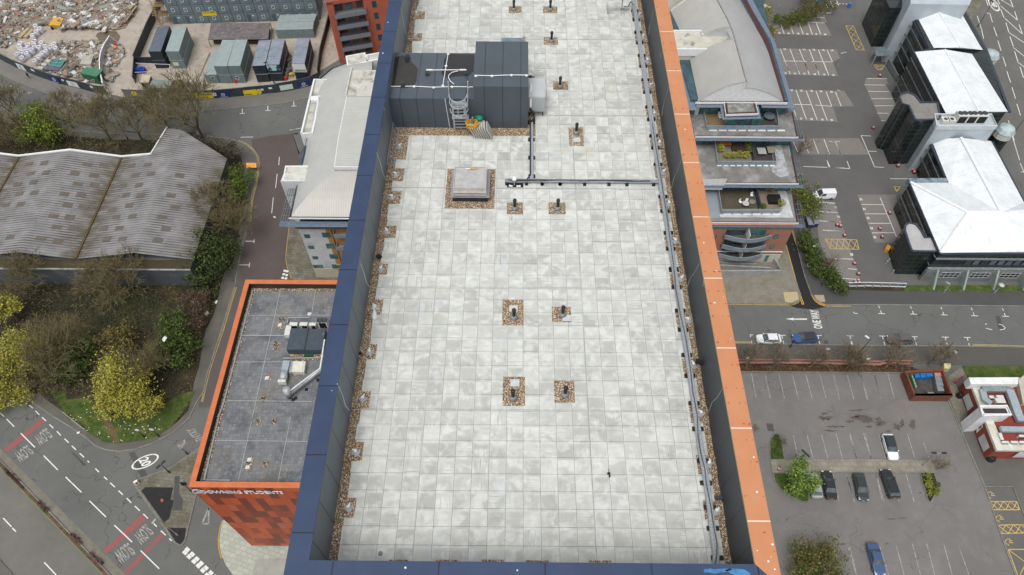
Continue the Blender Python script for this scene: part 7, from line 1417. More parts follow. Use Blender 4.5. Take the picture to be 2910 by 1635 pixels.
# middle gabled block and northern block
def gable(Lf,Rf,Lb,Rb,rf,rb,z,rz,nm):
    Lf,Rf,Lb,Rb=[V3(p,z) for p in (Lf,Rf,Lb,Rb)]; rf=V3(rf,rz); rb=V3(rb,rz); b=MB(); b.add([Lf,rf,rb,Lb],[[0,1,2,3]]); b.build('west_roof',m_wrA,of); b=MB(); b.add([Rf,rf,rb,Rb],[[0,1,2,3]]); b.build('east_roof',m_wrA,of)
    b=MB(); b.add([Lf,Rf,rf,Lb,Rb,rb],[[0,1,2],[3,4,5]]); b.build('gable',m_white,of); b=MB(); b.tube(rf,rb,.16,None,6); b.build('ridge_cap',MATS['ridge_white'],of)
gable(Z12('c2',1235,1190),Z12('c2',1860,1150),Z12('c2',905,535),Z12('c2',1490,555),G('c2',1570,1150,ZM+2.4),G('c2',1215,510,ZM+2.4),ZM,ZM+2.4,'m')
gable(Z12('c2',1055,495,ZM-.4),Z12('c2',1640,520,ZM-.4),Z12('c2',860,120,ZM-.4),Z12('c2',1410,120,ZM-.4),G('c2',1375,490,ZM+2),G('c2',1130,85,ZM+2),ZM-.4,ZM+2,'n')
# tall pale core blocks
core=M('pale_core',S(186,196,202),S(170,180,188),.4,.6)
b=MB(); b.prism([(p.x,p.y) for p in GG('c2',[(830,95),(1430,110),(1500,-40),(1600,-200),(850,-200)],ZM+2.6)],0,ZM+4); b.sep(); 
cq=GG('c2',[(1130,1300),(1745,1300),(1690,1180),(1105,1180)],ZM+.8); b.prism([(p.x,p.y) for p in cq],0,ZM+.6); b.each('plant_core',core,of)
b=MB(); b.wall(cq+[cq[0]],.3,ZM,ZM+1); b.build('core_parapet',M('core_parapet',S(206,212,214),S(190,196,200),1,.5),of)
cN=of
# AC units on the core
k=0
for x0,x1,l in ((1195,1245,'small left'),(1258,1310,'small right')):
    a=G('c2',x0,1250,ZM+1.4); c=G('c2',x1,1205,ZM+1.4); th=thing('roof_condenser','%s white condenser on the office roof between the two gables'%l,'air conditioner',(a.x,a.y,ZM+0.6),'condensers on the glass office'); b=MB(); b.box((a.x,a.y,ZM+0.6),(c.x,c.y,ZM+1.5)); b.build('casing',m_unit,th); b=MB(); b.lathe(((a.x+c.x)/2,(a.y+c.y)/2,ZM+1.5),[(.4,0),(.4,.03),(.05,.04)],12); b.build('fan',m_dgrey,th)
for x0,x1,l in ((1365,1450,'left'),(1465,1550,'middle'),(1565,1655,'right')):
    a=G('c2',x0-10,1230,ZM+2.0); c=G('c2',x1,1165,ZM+2.6); th=thing('roof_condenser','large twin fan condenser on the office roof, %s of three'%l,'air conditioner',(a.x,a.y,ZM+0.6),'condensers on the glass office'); b=MB(); b.box((a.x,a.y+.3,ZM+0.6),(c.x,a.y+2,ZM+2.6)); b.build('casing',m_unit,th); b=MB(); b.box((a.x+.2,a.y+.26,ZM+0.8),(c.x-.2,a.y+.297,ZM+2.4)); b.build('coil_grille',m_black,th)
    b=MB()
    for f_ in (.28,.72): b.lathe((a.x+(c.x-a.x)*f_,a.y+1.2,ZM+2.6),[(.55,0),(.55,.12),(.45,.12),(.42,.02),(.05,.03)],12); b.sep()
    b.each('fan',m_dgrey,th)
# round stair towers
def rtower(P_,z,nm,mt):
    b=MB(); b.prism([(p.x,p.y) for p in P_],0,z-.02); b.build(nm,m_bg,of); b=MB(); b.wall(P_+[P_[0]],.35,z-.02,z+.25); b.build(nm+'_parapet',M('tower_parapet',S(60,74,88),S(48,58,70),2,.4),of); b=MB(); b.flat([(p.x,p.y) for p in P_],z+.03); b.build(nm+'_roof',mt,of)
tb=GG('d2',[(565,1025),(865,1030),(800,870),(710,870),(670,790),(610,720),(540,700),(490,730),(485,790),(530,930)],7.2); rtower(tb,7.2,'stair_tower',M('pinkish_felt',S(184,184,184),S(166,166,166),.6,.8))
tc=GG('c2',[(905,1240),(1165,1230),(1130,1060),(960,1060),(900,985),(830,955),(760,975),(745,1010),(770,1070),(840,1090)],12.6); rtower(tc,12.6,'stair_tower',M('grey_pink_felt',S(140,136,132),S(122,118,114),.6,.8))
b=MB(); P=GG('d2',[(525,190),(965,185),(980,225),(550,232)],ZO+.3); b.prism([(p.x,p.y) for p in P],ZO-1,ZO+.3); b.build('north_parapet',M('parapet_pale_blue',S(150,166,176),S(84,96,110),1.5,.5),of)
b=MB()
for t_,seg,z in (('d2',[(905,1050),(1849,1050),(2300,1052)],ZO-.1),('d2',[(895,1040),(545,235)],ZO-.1),('c4',[(1085,490),(865,0)],ZO-.1),('c2',[(1160,1030),(905,535)],ZM-.1),('c2',[(1045,500),(850,120)],ZM-.4),('c4',[(1510,170),(1801,720)],ZO-.1),('c2',[(1880,1150),(1640,520),(1415,125)],ZM-.2)): b.wall(GG(t_,seg,z),.45 if z<9 else .6,z-.3,z+.05); b.sep()
b.each('eaves_gutter',M('slate_gutter',S(62,70,84),S(48,54,66),2,.5),of)
b=MB()
Yf=A_.y
b.box((A_.x-.1,Yf-.35,ZO-1.75),(135,Yf-.05,ZO-1.45)); b.box((A_.x-.4,Yf-.6,ZO-4.6),(135,Yf-.05,ZO-4.35)); b.build('string_band',M('silver_band',S(150,154,156),S(120,124,126),2,.4),of)
for t_,(x0,y0,x1,y1) in [('c4',(850,570,1080,1030)),]: pass
b=MB()
for dz in (1.5,3.9):
    for s1,s2 in ((A_,B_),): d=(s2-s1).normalized(); n_=Vector((-abs(d.y),d.x*0,0)); b.wall([V3(s1,0)+Vector((-.25,0,0)),V3(s2,0)+Vector((-.25,0,0))],.18,ZO-dz-.1,ZO-dz+.08)
    P=GG('c4',[(1085,490),(865,0)],ZO); b.wall([p+Vector((-.25,0,0)) for p in P],.18,ZO-dz-.1,ZO-dz+.08); 
    for sg in ([(1045,500),(850,120)],[(1160,1030),(905,535)]): P=GG('c2',sg,ZM); [b.wall([p+Vector((-.25,0,0)) for p in P],.18,ZM-dq-.1,ZM-dq+.08) for dq in (dz,dz+5)]
b.build('facade_rail',M('dull_rail',S(110,112,114),S(80,84,88),1,.4),of)
for i in range(14):
    x=A_.x+6+i*1.55; win(of,(0,Yf-.02,0),(1,0,0),(0,-1,0),x,x+1.2,ZO-3.6,ZO-2.2,m_dgrey,M('pale_pane',S(112,122,130),S(84,94,104),1,.15) if i not in (0,2) else m_glassd,0)
b=MB(); b.box((A_.x-.5,Yf-.7,0),(135,Yf-.1,3.2)); b.build('ground_wall',M('office_ground_wall',S(128,132,132),S(110,114,114),1,.6),of)
for i in range(9):
    x=A_.x+1.4+i*5.75
    b=MB(); b.loft([[Vector((x,Yf-.7,3.5)),Vector((x+.35,Yf-.7,3.5)),Vector((x+.35,Yf-.1,3.5)),Vector((x,Yf-.1,3.5))],[Vector((x,Yf-3.0,0)),Vector((x+.35,Yf-3.0,0)),Vector((x+.35,Yf-.7,0)),Vector((x,Yf-.7,0))]]); b.build('buttress',M('buttress_green_grey',S(160,172,164),S(140,152,146),1,.6),of)
    win(of,(0,Yf-.7,0),(1,0,0),(0,-1,0),x+1.2,x+4.8,1.2,2.8,m_framew,m_glassd,3,.5)
# lantern turrets on the east side
for t_,x,y,bx,by,l in (('c2',1690,560,1690,760,'upper'),('c2',1845,1330,1810,1400,'lower')):
    p=G(t_,x,y,9.4); b=MB(); b.lathe((p.x,p.y,0),[(1.7,0),(1.7,7.6)],12); b.build('turret_wall',m_bg,of); b=MB(); b.lathe((p.x,p.y,7.6),[(1.8,0),(1.8,1.5)],12); b.build('turret_band',m_unit,of); b=MB(); b.lathe((p.x,p.y,9.1),[(2.0,0),(1.5,.8),(.4,1.3),(.05,1.35)],12); b.build('turret_roof',M('turret_metal',S(196,210,210),S(160,176,180),1,.3,.2),of)
# link canopy / entrance frame
th=thing('entrance_canopy','pale steel framed entrance canopy in front of the glass office','canopy',G('d1',290,860)); b=MB(); P=GG('d1',[(205,745),(420,742),(440,880),(215,890)],3.2); b.prism([(p.x,p.y) for p in P],3.1,3.2,True); b.build('roof',M('canopy_glass',S(120,132,136),S(96,108,112),1,.2),th); b=MB()
for p in P: b.box((p.x-.08,p.y-.08,0),(p.x+.08,p.y+.08,3.1)); b.sep()
b.each('post',m_steel,th)
th=thing('fascia_board','grey building name board standing in front of the black office','sign',G('d1',470,1100)); b=MB(); P=GG('d1',[(400,980),(560,1240)],1.0); b.wall(P,.2,.3,1.8); b.build('board',M('board_grey',S(120,128,128),S(100,108,110),1),th)
yb=thing('grit_bin','yellow grit bin beside the black stair tower','grit bin',G('e4',1980,90)); b=MB(); p=G('e4',1975,110); b.obox(p+Vector((0,0,.4)),(1.2,.7,.75),.9); b.build('body',M('grit_yellow',S(232,160,50),S(210,140,40),2,.5),yb); b=MB(); b.obox(p+Vector((.02,.03,.85)),(1.3,.8,.18),.9,.1); b.build('lid',MATS['grit_yellow'],yb)

# ================================================================ RESTAURANT
b=MB(); b.prism([(p.x,p.y) for p in GG('c2',[(355,245),(452,482),(640,482),(600,250)])],0,11); b.build('entrance_block',m_bg,of)
re=thing('restaurant','white topped brick restaurant with rooftop ducts beside the lower car park','building',G('d3',785,1360))
P0=G('d3',785,1355); # sw corner ground
zR=3.9
def gz(x,y,z=zR): return G('d3',x,y,z)
ft=[gz(930,1205),gz(2200,1215),gz(2200,210),gz(545,210)]
b=MB(); b.prism([(p.x+.1,p.y+.1) if i==0 else (p.x,p.y) for i,p in enumerate([gz(930,1200),gz(2200,1210),gz(2200,215),gz(550,215)])],0,zR-.3); b.build('wall',m_redb if False else mt_brick('restaurant_brick',S(146,66,52),S(128,56,44)),re)
b=MB(); inn=[gz(1010,1110),gz(2150,1120),gz(2150,330),gz(690,330)]; outr=[gz(930,1205),gz(2200,1215),gz(2200,210),gz(545,210)]
for i in range(4): j=(i+1)%4; b.prism([(outr[i].x,outr[i].y),(outr[j].x,outr[j].y),(inn[j].x,inn[j].y),(inn[i].x,inn[i].y)],zR-.5,zR)
b.build('white_coping',M('restaurant_white',S(222,222,212),S(196,192,176),.6,.6,c3=S(176,166,140),s3=.5),re)
b=MB(); b.flat([(p.x,p.y) for p in inn],zR-.9+.6-.25); b.build('roof',M('plum_felt',S(74,62,66),S(58,52,54),.7,.9),re)
b=MB(); q=[gz(545,208,5.2),gz(1225,205,5.2),gz(1220,300,5.2),gz(575,300,5.2)]; b.prism([(p.x,p.y) for p in q],zR-.4,5.2); b.build('rear_screen',M('screen_white',S(232,236,236,.88),S(214,216,214),1,.5),re)
b=MB(); q=[gz(735,735,6.2),gz(1120,720,6.2),gz(1065,605,6.2),gz(692,608,6.2)]; b.prism([(p.x,p.y) for p in q],0,6.1); b.build('sign_tower',m_render if False else MATS['screen_white'],re)
b=MB(); b.wall(q+[q[0]],.35,6.1,6.45); b.build('tower_rim',m_white,re); b=MB(); b.flat([(p.x,p.y) for p in [gz(760,700,6.1),gz(1080,700,6.1),gz(1050,632,6.1),gz(728,632,6.1)]],6.13); b.build('tower_roof',MATS['plum_felt'],re)
# white wall panels, west & south
pS=ft[0]; dW=(ft[3]-ft[0]); dW.z=0; dWn=dW.normalized(); nW=Vector((-dWn.y,dWn.x,0)); nW=nW if nW.x<0 else -nW
def panel(x0,y0,x1,y1,x2,y2,x3,y3,mat=None,nm='wall_panel'):
    b=MB(); b.add([VP('d3',x,y,Vector((ft[0].x,ft[0].y,0))+nW*.06,nW) for x,y in ((x0,y0),(x1,y1),(x2,y2),(x3,y3))],[[0,1,2,3]]); b.build(nm,mat or m_render,re)
panel(462,480,540,425,610,600,528,672); panel(672,1040,755,975,832,1165,748,1230); panel(655,880,720,825,740,885,650,972,m_white,'side_window_surround'); panel(672,885,712,855,725,890,685,925,m_glassd,'side_window')
b=MB(); a=VY('d3',1140,1302,ft[0].y-.1); c=VY('d3',1302,1240,ft[0].y-.1); b.box((a.x,ft[0].y-.12,a.z),(c.x+8,ft[0].y-.02,c.z)); b.build('wall_panel',m_render,re)
b=MB(); a=VY('d3',785,1300,ft[0].y); 
# ducts
def duct(pts,w_,h,z,lb,mat=m_duct): b=MB(); P=[gz(x,y,z) for x,y in pts]; b.wall(P,w_,z-h,z); b.build('roof_duct',mat,None,lb,'duct','ducts on the restaurant roof')
duct([(1110,370),(1170,520),(1230,700),(1280,800)],1.3,.7,zR+.8,'large galvanised duct bending across the restaurant roof'); duct([(990,910),(1290,915),(1500,915)],.9,.6,zR+.7,'silver duct crossing the lower half of the restaurant roof'); duct([(740,370),(770,500),(860,560)],1.0,.6,zR+.6,'short duct at the left of the restaurant roof'); duct([(740,360),(1120,365)],.9,.6,zR+.7,'straight duct along the rear screen of the restaurant roof',M('duct_grey_b',S(150,156,160),S(120,126,130),2,.4))
for i,(x,y,w_,h,l) in enumerate(((865,470,.8,.5,'upper left'),(980,465,1.2,.5,'upper middle'),(985,520,1.6,.9,'wide central'),(995,1010,.5,1.2,'tall left one in the lower half'),(1055,1090,1.1,.4,'first in the front row'),(1180,1090,1.1,.4,'second in the front row'),(1295,1090,1.1,.4,'third in the front row'),(1280,1005,.9,.4,'at the right edge of the lower half'))):
    p=gz(x,y,zR+.5); th=thing('roof_unit','white plant unit on the restaurant roof, %s'%l,'plant unit',(p.x,p.y,zR-.5),'plant units on the restaurant roof'); b=MB(); b.box((p.x-w_/2,p.y-h/2,zR-.5),(p.x+w_/2,p.y+h/2,zR+.4)); b.build('casing',m_unit,th); b=MB(); b.box((p.x-w_/2+.05,p.y-h/2-.03,zR-.3),(p.x+w_/2-.05,p.y-h/2-.003,zR+.3)); b.build('grille',m_dgrey,th)
b=MB(); p=gz(2120-640,150,3); q=[G('d3',1225,240,4.5),G('d3',1302,175,4.5),G('d3',1500,175,4.5),G('d3',1500,560,4.5),G('d3',1290,560,4.5)]; b.prism([(p.x,p.y) for p in q],0,4.5); b.build('side_block',M('cream_roof',S(196,190,170),S(176,170,152),.8,.8),re)
# canopy gate and doors
b=MB(); b.wall(GG('d3',[(355,275),(465,195)],2.2),.35,1.9,2.2); b.build('red_entrance_beam',M('maroon_paint',S(130,44,62),S(110,36,50),2,.5),None,'maroon beam over the restaurant side passage','beam')
b=MB(); p=G('d3',400,470); b.lathe(p,[(.5,0),(.55,.5),(.4,1.1),(.1,1.2)],10); b.build('dark_bin',m_black,None,'round black bin beside the restaurant wall','bin')
b=MB(); p=G('d3',830,1320); b.lathe(p,[(.75,0),(.8,.5),(.6,.9),(.1,1.0)],12); b.build('black_bin',m_black,None,'round black bin at the restaurant front corner','bin')
# bin enclosure
be=thing('bin_store','brick walled bin store beside the lower car park','enclosure',G('e5',560,1270))
P=[G('e5',x,y,2.0) for x,y in ((600,1110),(1880,1105),(1560,250),(300,320))]
bw=P
b=MB(); b.wall(P+[P[0],P[1]],.5,0,2.0); b.build('wall',mt_brick('bin_store_brick',S(130,74,52),S(110,60,42),S(74,64,40)),be)
b=MB(); b.flat([(p.x,p.y) for p in P],.13); b.build('floor',M('bin_floor',S(92,88,82),S(60,56,54),1,.9),be)
def wbin(F1,F2,B1,z,mat,lb,grp='wheeled bins in the brick bin store'):
    th=thing('wheeled_bin',lb,'bin',G('e5',*F1,z),grp); b=MB(); pbox(b,'e5',F1,F2,B1,z-.12,.25); b.build('body',mat,th); b=MB(); A,B,C,D=pbox(b,'e5',F1,F2,B1,z,z-.1); b.build('lid',mat,th); b=MB()
    for q in (A,B,C,D): q=q.lerp((A+C)/2,.2); b.lathe((q.x,q.y,.13),[(.1,0),(.1,.14)],6); b.sep()
    b.each('wheel',m_black,th)
mb_=M('bin_blue',S(30,130,200),S(24,104,176),2,.4); mgb=M('bin_grey',S(140,144,150),S(120,124,130),2,.5); mpb=M('bin_pink',S(206,150,140),S(190,110,104),1.5,.5); mgn=M('bin_green',S(130,176,140),S(104,150,116),1.5,.5)
for F1,F2,B1,m_,l in (((615,515),(785,520),(570,310),mb_,'blue wheeled bin, first from the left'),((805,515),(985,515),(775,310),mb_,'blue wheeled bin, second from the left'),((1005,490),(1230,480),(965,300),mb_,'blue wheeled bin, third from the left'),((1300,470),(1520,465),(1240,305),mpb,'faded pink wheeled bin in the upper right corner'),((1330,650),(1550,640),(1275,480),mgb,'grey wheeled bin, upper of three'),((1355,810),(1590,800),(1310,660),mgb,'grey wheeled bin, middle of three'),((1400,985),(1620,985),(1345,820),mgb,'grey wheeled bin, lower of three'),((1050,1095),(1260,1105),(1040,1010),mgb,'grey wheeled bin lying by the front wall')): wbin(F1,F2,B1,1.3,m_,l)
for i in range(5): x=455+i*38; y=440+i*105; wbin((x+20,y),(x+75,y),(x-10,y-90),1.1,mgn,'small green bin, %s down the left wall'%ORD[i])
p=G('e5',1715,215,1.2); th=thing('utility_cabinet','pale yellow topped cabinet beside the bin store','cabinet',p); b=MB(); pbox(b,'e5',(1605,215),(1830,210),(1600,35),1.2,0); b.build('body',M('cabinet_cream',S(222,216,150),S(206,196,140),2,.6),th)
# brick wall of the lower car park
bwl=thing('brick_wall','low red brick wall behind the lower car park trees','wall',G('c5',600,905)); b=MB(); b.wall(GG('c5',[(-100,900),(900,905),(1608,920)])+GG('c6',[(350,908),(600,915)]),.35,0,1.1); b.build('wall',mt_brick('low_wall_brick',S(150,88,72),S(132,74,60)),bwl); b=MB(); b.wall(GG('c5',[(-100,900),(900,905),(1608,920)],1.1)+GG('c6',[(350,908),(600,915)],1.1),.42,1.1,1.18); b.build('coping',M('pinkish_coping',S(160,120,110),S(130,104,96),1.5),bwl)
# ================================================================ CARS
def ring(x,hw,z0,z1,c=.12,top=1.):
    h=z1-z0; return [Vector((x,y,z)) for y,z in ((-hw+c*.5,z0),(-hw,z0+c),(-hw,z0+h*.55),(-hw*top+c*.3,z1-c*.25),(-hw*top*.8,z1),(hw*top*.8,z1),(hw*top-c*.3,z1-c*.25),(hw,z0+h*.55),(hw,z0+c),(hw-c*.5,z0))]
m_tyre=M('tyre',S(32,32,34),None,3,.8); m_rim=M('alloy_rim',S(160,162,166),None,3,.35,.5); m_cglass=M('car_glass',S(50,58,62),S(84,100,104),1.1,.08,spec=.8)
m_lamp=M('head_lamp',S(220,226,230),None,3,.15); m_tail=M('tail_lamp',S(150,24,24),None,3,.25)
def paint(n,c): 
    m=M(n,c,tuple(v*.9 for v in c[:3])+(1,),2,.28,0.); m.node_tree.nodes['Principled BSDF'].inputs['Coat Weight'].default_value=.6; m.node_tree.nodes['Principled BSDF'].inputs['Coat Roughness'].default_value=.08; return m
def car(t,rear,front,L,W_,Hh,pm,rm,label,style='hatch',nm='parked_car',cat='car'):
    a=G(t,*rear,.6); f=G(t,*front,.6); d=(f-a); d.z=0; mid=(a+f)/2; rz=math.atan2(d.y,d.x)
    th=thing(nm,label,cat,(0,0,0),'parked cars'); l=L/2; w_=W_/2; b=MB()
    belt=.92 if style!='van' else 1.05
    if style=='sedan': prof=[(-l,.78,.35,.80),(-l+.12,.93,.25,.93),(-l+.9,1,.2,belt+.02),(-.2,1,.2,belt),(l*.38,1,.2,belt-.02),(l*.78,.96,.2,.80),(l-.12,.88,.24,.68),(l,.7,.33,.58)]
    elif style=='van': prof=[(-l,.92,.3,1.15),(-l+.1,.98,.22,belt),(0,1,.2,belt),(l*.45,1,.2,belt-.02),(l*.82,.94,.2,.88),(l,.75,.33,.62)]
    else: prof=[(-l,.85,.35,.95),(-l+.12,.95,.24,1.0),(-l+.9,1,.2,belt+.04),(0,1,.2,belt+.02),(l*.42,1,.2,belt),(l*.8,.95,.2,.84),(l-.1,.87,.24,.70),(l,.7,.33,.58)]
    b.loft([ring(x,w_*k,z0,z1) for x,k,z0,z1 in prof]); b.build('body',pm,th,smooth=False)
    rt_=Hh; g0={'sedan':(-l*.62,-l*.32,l*.12,l*.42),'hatch':(-l*.9,-l*.62,l*.12,l*.5),'suv':(-l*.93,-l*.72,l*.12,l*.46),'van':(-l*.985,-l*.95,l*.28,l*.58)}[style]; x0,x1,x2,x3=g0
    def gr(x,hw,z): return [Vector((x,-hw,z)),Vector((x,hw,z))]
    B=[(x0,w_*.9,belt),(x3,w_*.88,belt-.02)]; T=[(x1,w_*.74,rt_-.05),(x2,w_*.74,rt_-.05)]
    b=MB(); v=[Vector((x0,-w_*.92,belt-.03)),Vector((x3,-w_*.9,belt-.05)),Vector((x3,w_*.9,belt-.05)),Vector((x0,w_*.92,belt-.03)),Vector((x1,-w_*.76,rt_-.06)),Vector((x2,-w_*.76,rt_-.06)),Vector((x2,w_*.76,rt_-.06)),Vector((x1,w_*.76,rt_-.06))]
    b.add(v,[[0,1,5,4],[1,2,6,5],[2,3,7,6],[3,0,4,7],[4,5,6,7]]); b.build('windows',m_cglass if style!='van' else pm,th)
    b=MB(); b.loft([[Vector((x,y*w_,z)) for y,z in ((-.77,rt_-.08),(-.72,rt_-.01),(-.35,rt_+.03),(.35,rt_+.03),(.72,rt_-.01),(.77,rt_-.08))] for x in (x1-.06,x1+.2,(x1+x2)/2,x2-.15,x2+.05)]); b.build('roof',rm,th)
    b=MB()
    for s_ in (-1,1):
        for xx,xt in ((x0+(x1-x0)*.05,x1),(x3-.03,x2)): b.tube((xx,s_*w_*.9,belt-.03),(xt,s_*w_*.75,rt_-.05),.035,.035,4)
        xm=(x1+x2)/2-.1; b.tube((xm,s_*w_*.91,belt),(xm,s_*w_*.77,rt_-.05),.035,.035,4)
    b.build('pillars',rm if rm is not pm else pm,th)
    if style=='van': b=MB(); b.add([Vector((x3+.01,-w_*.8,belt)),Vector((x3+.01,w_*.8,belt)),Vector((x2+.06,w_*.68,rt_-.12)),Vector((x2+.06,-w_*.68,rt_-.12))],[[0,1,2,3]]); [b.add([Vector((x2-.7,s_*(w_*.925),belt+.02)),Vector((x3-.15,s_*(w_*.915),belt+.02)),Vector((x2+.0,s_*(w_*.79),rt_-.15)),Vector((x2-.7,s_*(w_*.79),rt_-.15))],[[0,1,2,3]]) for s_ in (-1,1)]; b.build('windscreen',m_cglass,th)
    for sx in (-1,1):
        for sy in (-1,1):
            b=MB(); x=sx*l*.62; y=sy*(w_-.1); b.tube((x,y-.1,.32),(x,y+.11*1,.32),.32,.32,14); wv=b.build('wheel',m_tyre,th); b=MB(); b.tube((x,y+sy*.1,.32),(x,y+sy*.125,.32),.2,.18,10); b.build('rim',m_rim,wv)
    for sy in (-1,1):
        b=MB(); b.obox((l-.16,sy*w_*.68,.66),(.2,.32,.12),sy*-.25); b.build('headlight',m_lamp,th); b=MB(); b.obox((-l+.05,sy*w_*.72,.82),(.1,.26,.14)); b.build('tail_light',m_tail,th); b=MB(); b.obox((x3-.25,sy*(w_+.06),belt+.04),(.14,.16,.12)); b.build('wing_mirror',pm,th)
    b=MB(); b.box((l-.02,-.26,.4),(l+.01,.26,.5)); b.build('number_plate',m_white,th)
    b=MB(); b.box((-l-.01,-.26,.55),(-l+.02,.26,.65)); b.build('number_plate',m_ysg,th)
    th.location=(mid.x,mid.y,.03); th.rotation_euler=(0,0,rz); return th
pw=paint('paint_white',S(232,234,238,.85)); pb_=paint('paint_blue',S(48,86,140)); pk=paint('paint_black',S(30,32,36)); pkb=paint('paint_black_green',S(44,50,52)); pgm=paint('paint_taupe',S(96,90,90)); psi=paint('paint_silver',S(168,172,176)); pbl=paint('paint_royal',S(58,84,128)); pdk=paint('paint_dark_roof',S(52,46,54))
car('c5',(697,688),(485,688),4.3,1.8,1.48,pw,pw,'white hatchback parked at the lower kerb of the one way street','hatch')
car('c5',(1028,672),(815,685),4.4,1.85,1.58,pb_,pdk,'blue hatchback with a dark roof parked behind the white one on the street','suv')
car('c6',(608,690),(395,690),4.4,1.8,1.58,pgm,pgm,'dull taupe car parked under the bare trees on the street','suv')
car('c3',(1675,655),(1480,660),4.5,1.85,1.85,pw,pw,'small white van at the end of the office parking bays','van','parked_van','van')
car('c7',(1165,735),(1120,510),4.7,1.85,1.45,pk,pk,'shiny black saloon nose up, just right of the silver car','sedan')
car('c7',(1410,530),(1460,755),4.4,1.8,1.45,pkb,pkb,'dark greenish black hatchback parked nose down beside an empty bay','hatch')
car('c7',(1035,735),(985,520),4.2,1.78,1.48,psi,psi,'silver hatchback half hidden under the green tree','hatch')
car('c8',(385,165),(450,392),4.4,1.8,1.55,pw,pkb,'white car with a black roof in the row above the footpath','suv')
car('c8',(455,735),(370,490),4.8,1.87,1.5,pk,pk,'black estate car with red tail lights, rightmost below the footpath','suv')
car('c8',(250,1165),(325,1440),4.7,1.82,1.42,pbl,pbl,'blue saloon car in the bottom row of the lower car park','sedan')
car('c1',(1090,125),(1215,60),4.3,1.8,1.5,pw,pw,'white car half hidden by the weeping tree at the top','hatch')
# ================================================================ TREES
def bare(name,h,sp,seed,n1=6,depth=5,trunk=.2,up=.55,tw=1.15):
    rs=random.Random(seed); T=MB(); B=MB(); 
    def grow(p,d,l,r_,k):
        if k==0: return
        q=p+d*l; (T if k>=depth-0 else B).tube(p,q,max(r_,.022*tw),max(r_*.68,.018*tw),5 if k>=depth-1 else 3)
        n=n1 if k==depth else rs.choice((3,4) if k>2 else (4,5))
        for i in range(n):
            a=2*pi*(i+rs.random()*.8)/n; tilt=rs.uniform(.25,.85) if k>1 else rs.uniform(.3,.9)
            u_=d.orthogonal().normalized(); v_=d.cross(u_); nd=(d*math.cos(tilt)+(u_*math.cos(a)+v_*math.sin(a))*math.sin(tilt)*sp+Vector((0,0,up*.25))).normalized()
            grow(p.lerp(q,rs.uniform(.55,1)),nd,l*(rs.uniform(1.1,1.5) if k==depth else rs.uniform(.6,.88)),r_*.56,k-1)
    grow(Vector((0,0,0)),Vector((rs.uniform(-.08,.08),rs.uniform(-.08,.08),1)).normalized(),h*.2,trunk,depth)
    return T,B
m_barkp=M('pale_bark',S(150,142,116),S(120,112,88),3,.9); m_bark=M('bark',S(96,90,64),S(76,70,48),3,.9); m_twig=M('twig_olive',S(128,118,84),S(104,94,66),2,.9); m_twigb=M('twig_brown',S(136,122,100),S(112,98,80),2,.9)
def btree(proto,t,x,y,z,lab,sc_=1.,grp=None,rz=None,base=False):
    p=G(t,x,y,0) if base else G(t,x,y,z); o=copy_tree(proto); o.location=(p.x,p.y,.05); o.scale=(sc_,)*3; o.rotation_euler=(0,0,random.uniform(0,6) if rz is None else rz); o['label']=lab
    if grp: o['group']=grp
    return o
def mkbare(h,sp,seed,tm,bm_,**k):
    th=thing('bare_tree','x','tree'); T,B=bare('t',h,sp,seed,**k); T.build('trunk',tm,th); B.build('branches',bm_,th); return th
BT=[mkbare(10,1.1,1,m_bark,m_twig,depth=6),mkbare(10,1.2,2,m_bark,m_twig,depth=6),mkbare(7.5,.8,3,m_barkp,m_twigb,depth=5,trunk=.13),mkbare(7.5,.9,4,m_barkp,m_twigb,depth=5,trunk=.13)]
usedb=set()
def putb(i,t,x,y,z,lab,s_=1.,grp=None,base=False):
    if i not in usedb:
        usedb.add(i); o=BT[i]; p=G(t,x,y,0) if base else G(t,x,y,z); o.location=(p.x,p.y,.05); o.scale=(s_,)*3; o['label']=lab
        if grp: o['group']=grp
        return o
    return btree(BT[i],t,x,y,z,lab,s_,grp,base=base)
gA='bare trees round the warehouse'
for k,(i,t,x,y,z,s_,lab) in enumerate([(0,'a2',180,1210,6,1.25,'very large spreading bare tree at the road corner above the warehouse'),(1,'a1',1340,1240,6,.95,'bare tree second from the right along the upper road'),(0,'a1',1010,1230,6,.95,'bare tree third from the right along the upper road'),(1,'a1',1630,1120,6,.95,'bare tree immediately left of the very large corner tree'),(1,'a1',640,1150,5,.85,'bare tree touching the right side of the bright green tree'),(0,'a1',30,1050,5,.8,'bare tree at the left edge below the upper road'),(1,'a1',60,1380,4,.8,'bare tree left of the bright green tree, near the warehouse roof'),(0,'a5',230,150,5,.8,'bare tree over the left end of the grey warehouse front wall'),(1,'a5',1130,140,5,.9,'bare tree over the middle of the warehouse front wall'),(0,'a5',520,780,4,.85,'bare tree between the left yellow tree and the dark green shrub'),(1,'a5',420,980,4,.75,'bare tree just right of the large left yellow tree'),(1,'a5',880,150,5,.7,'small bare tree left of the middle of the warehouse wall'),(0,'a4',520,930,4,.75,'bare tree leaning over the side road edge'),(1,'a4',330,760,4,.8,'bare tree over the right side of the warehouse roof'),(0,'a5',1330,1000,3,.7,'bare shrubby tree right of the bright yellow tree')]): putb(i,t,x,y,z,lab,s_*1.4,gA)
gB='bare saplings along the brick wall'
for k,(t,x,y) in enumerate((('c5',380,955),('c5',635,948),('c5',960,955),('c5',1295,960),('c6',10,958),('c6',370,955),('c6',765,925))): putb(2+k%2,t,x,y,0,'bare sapling with pale trunk behind the low brick wall, %s from the left'%ORD[k],1.15,gB,True)
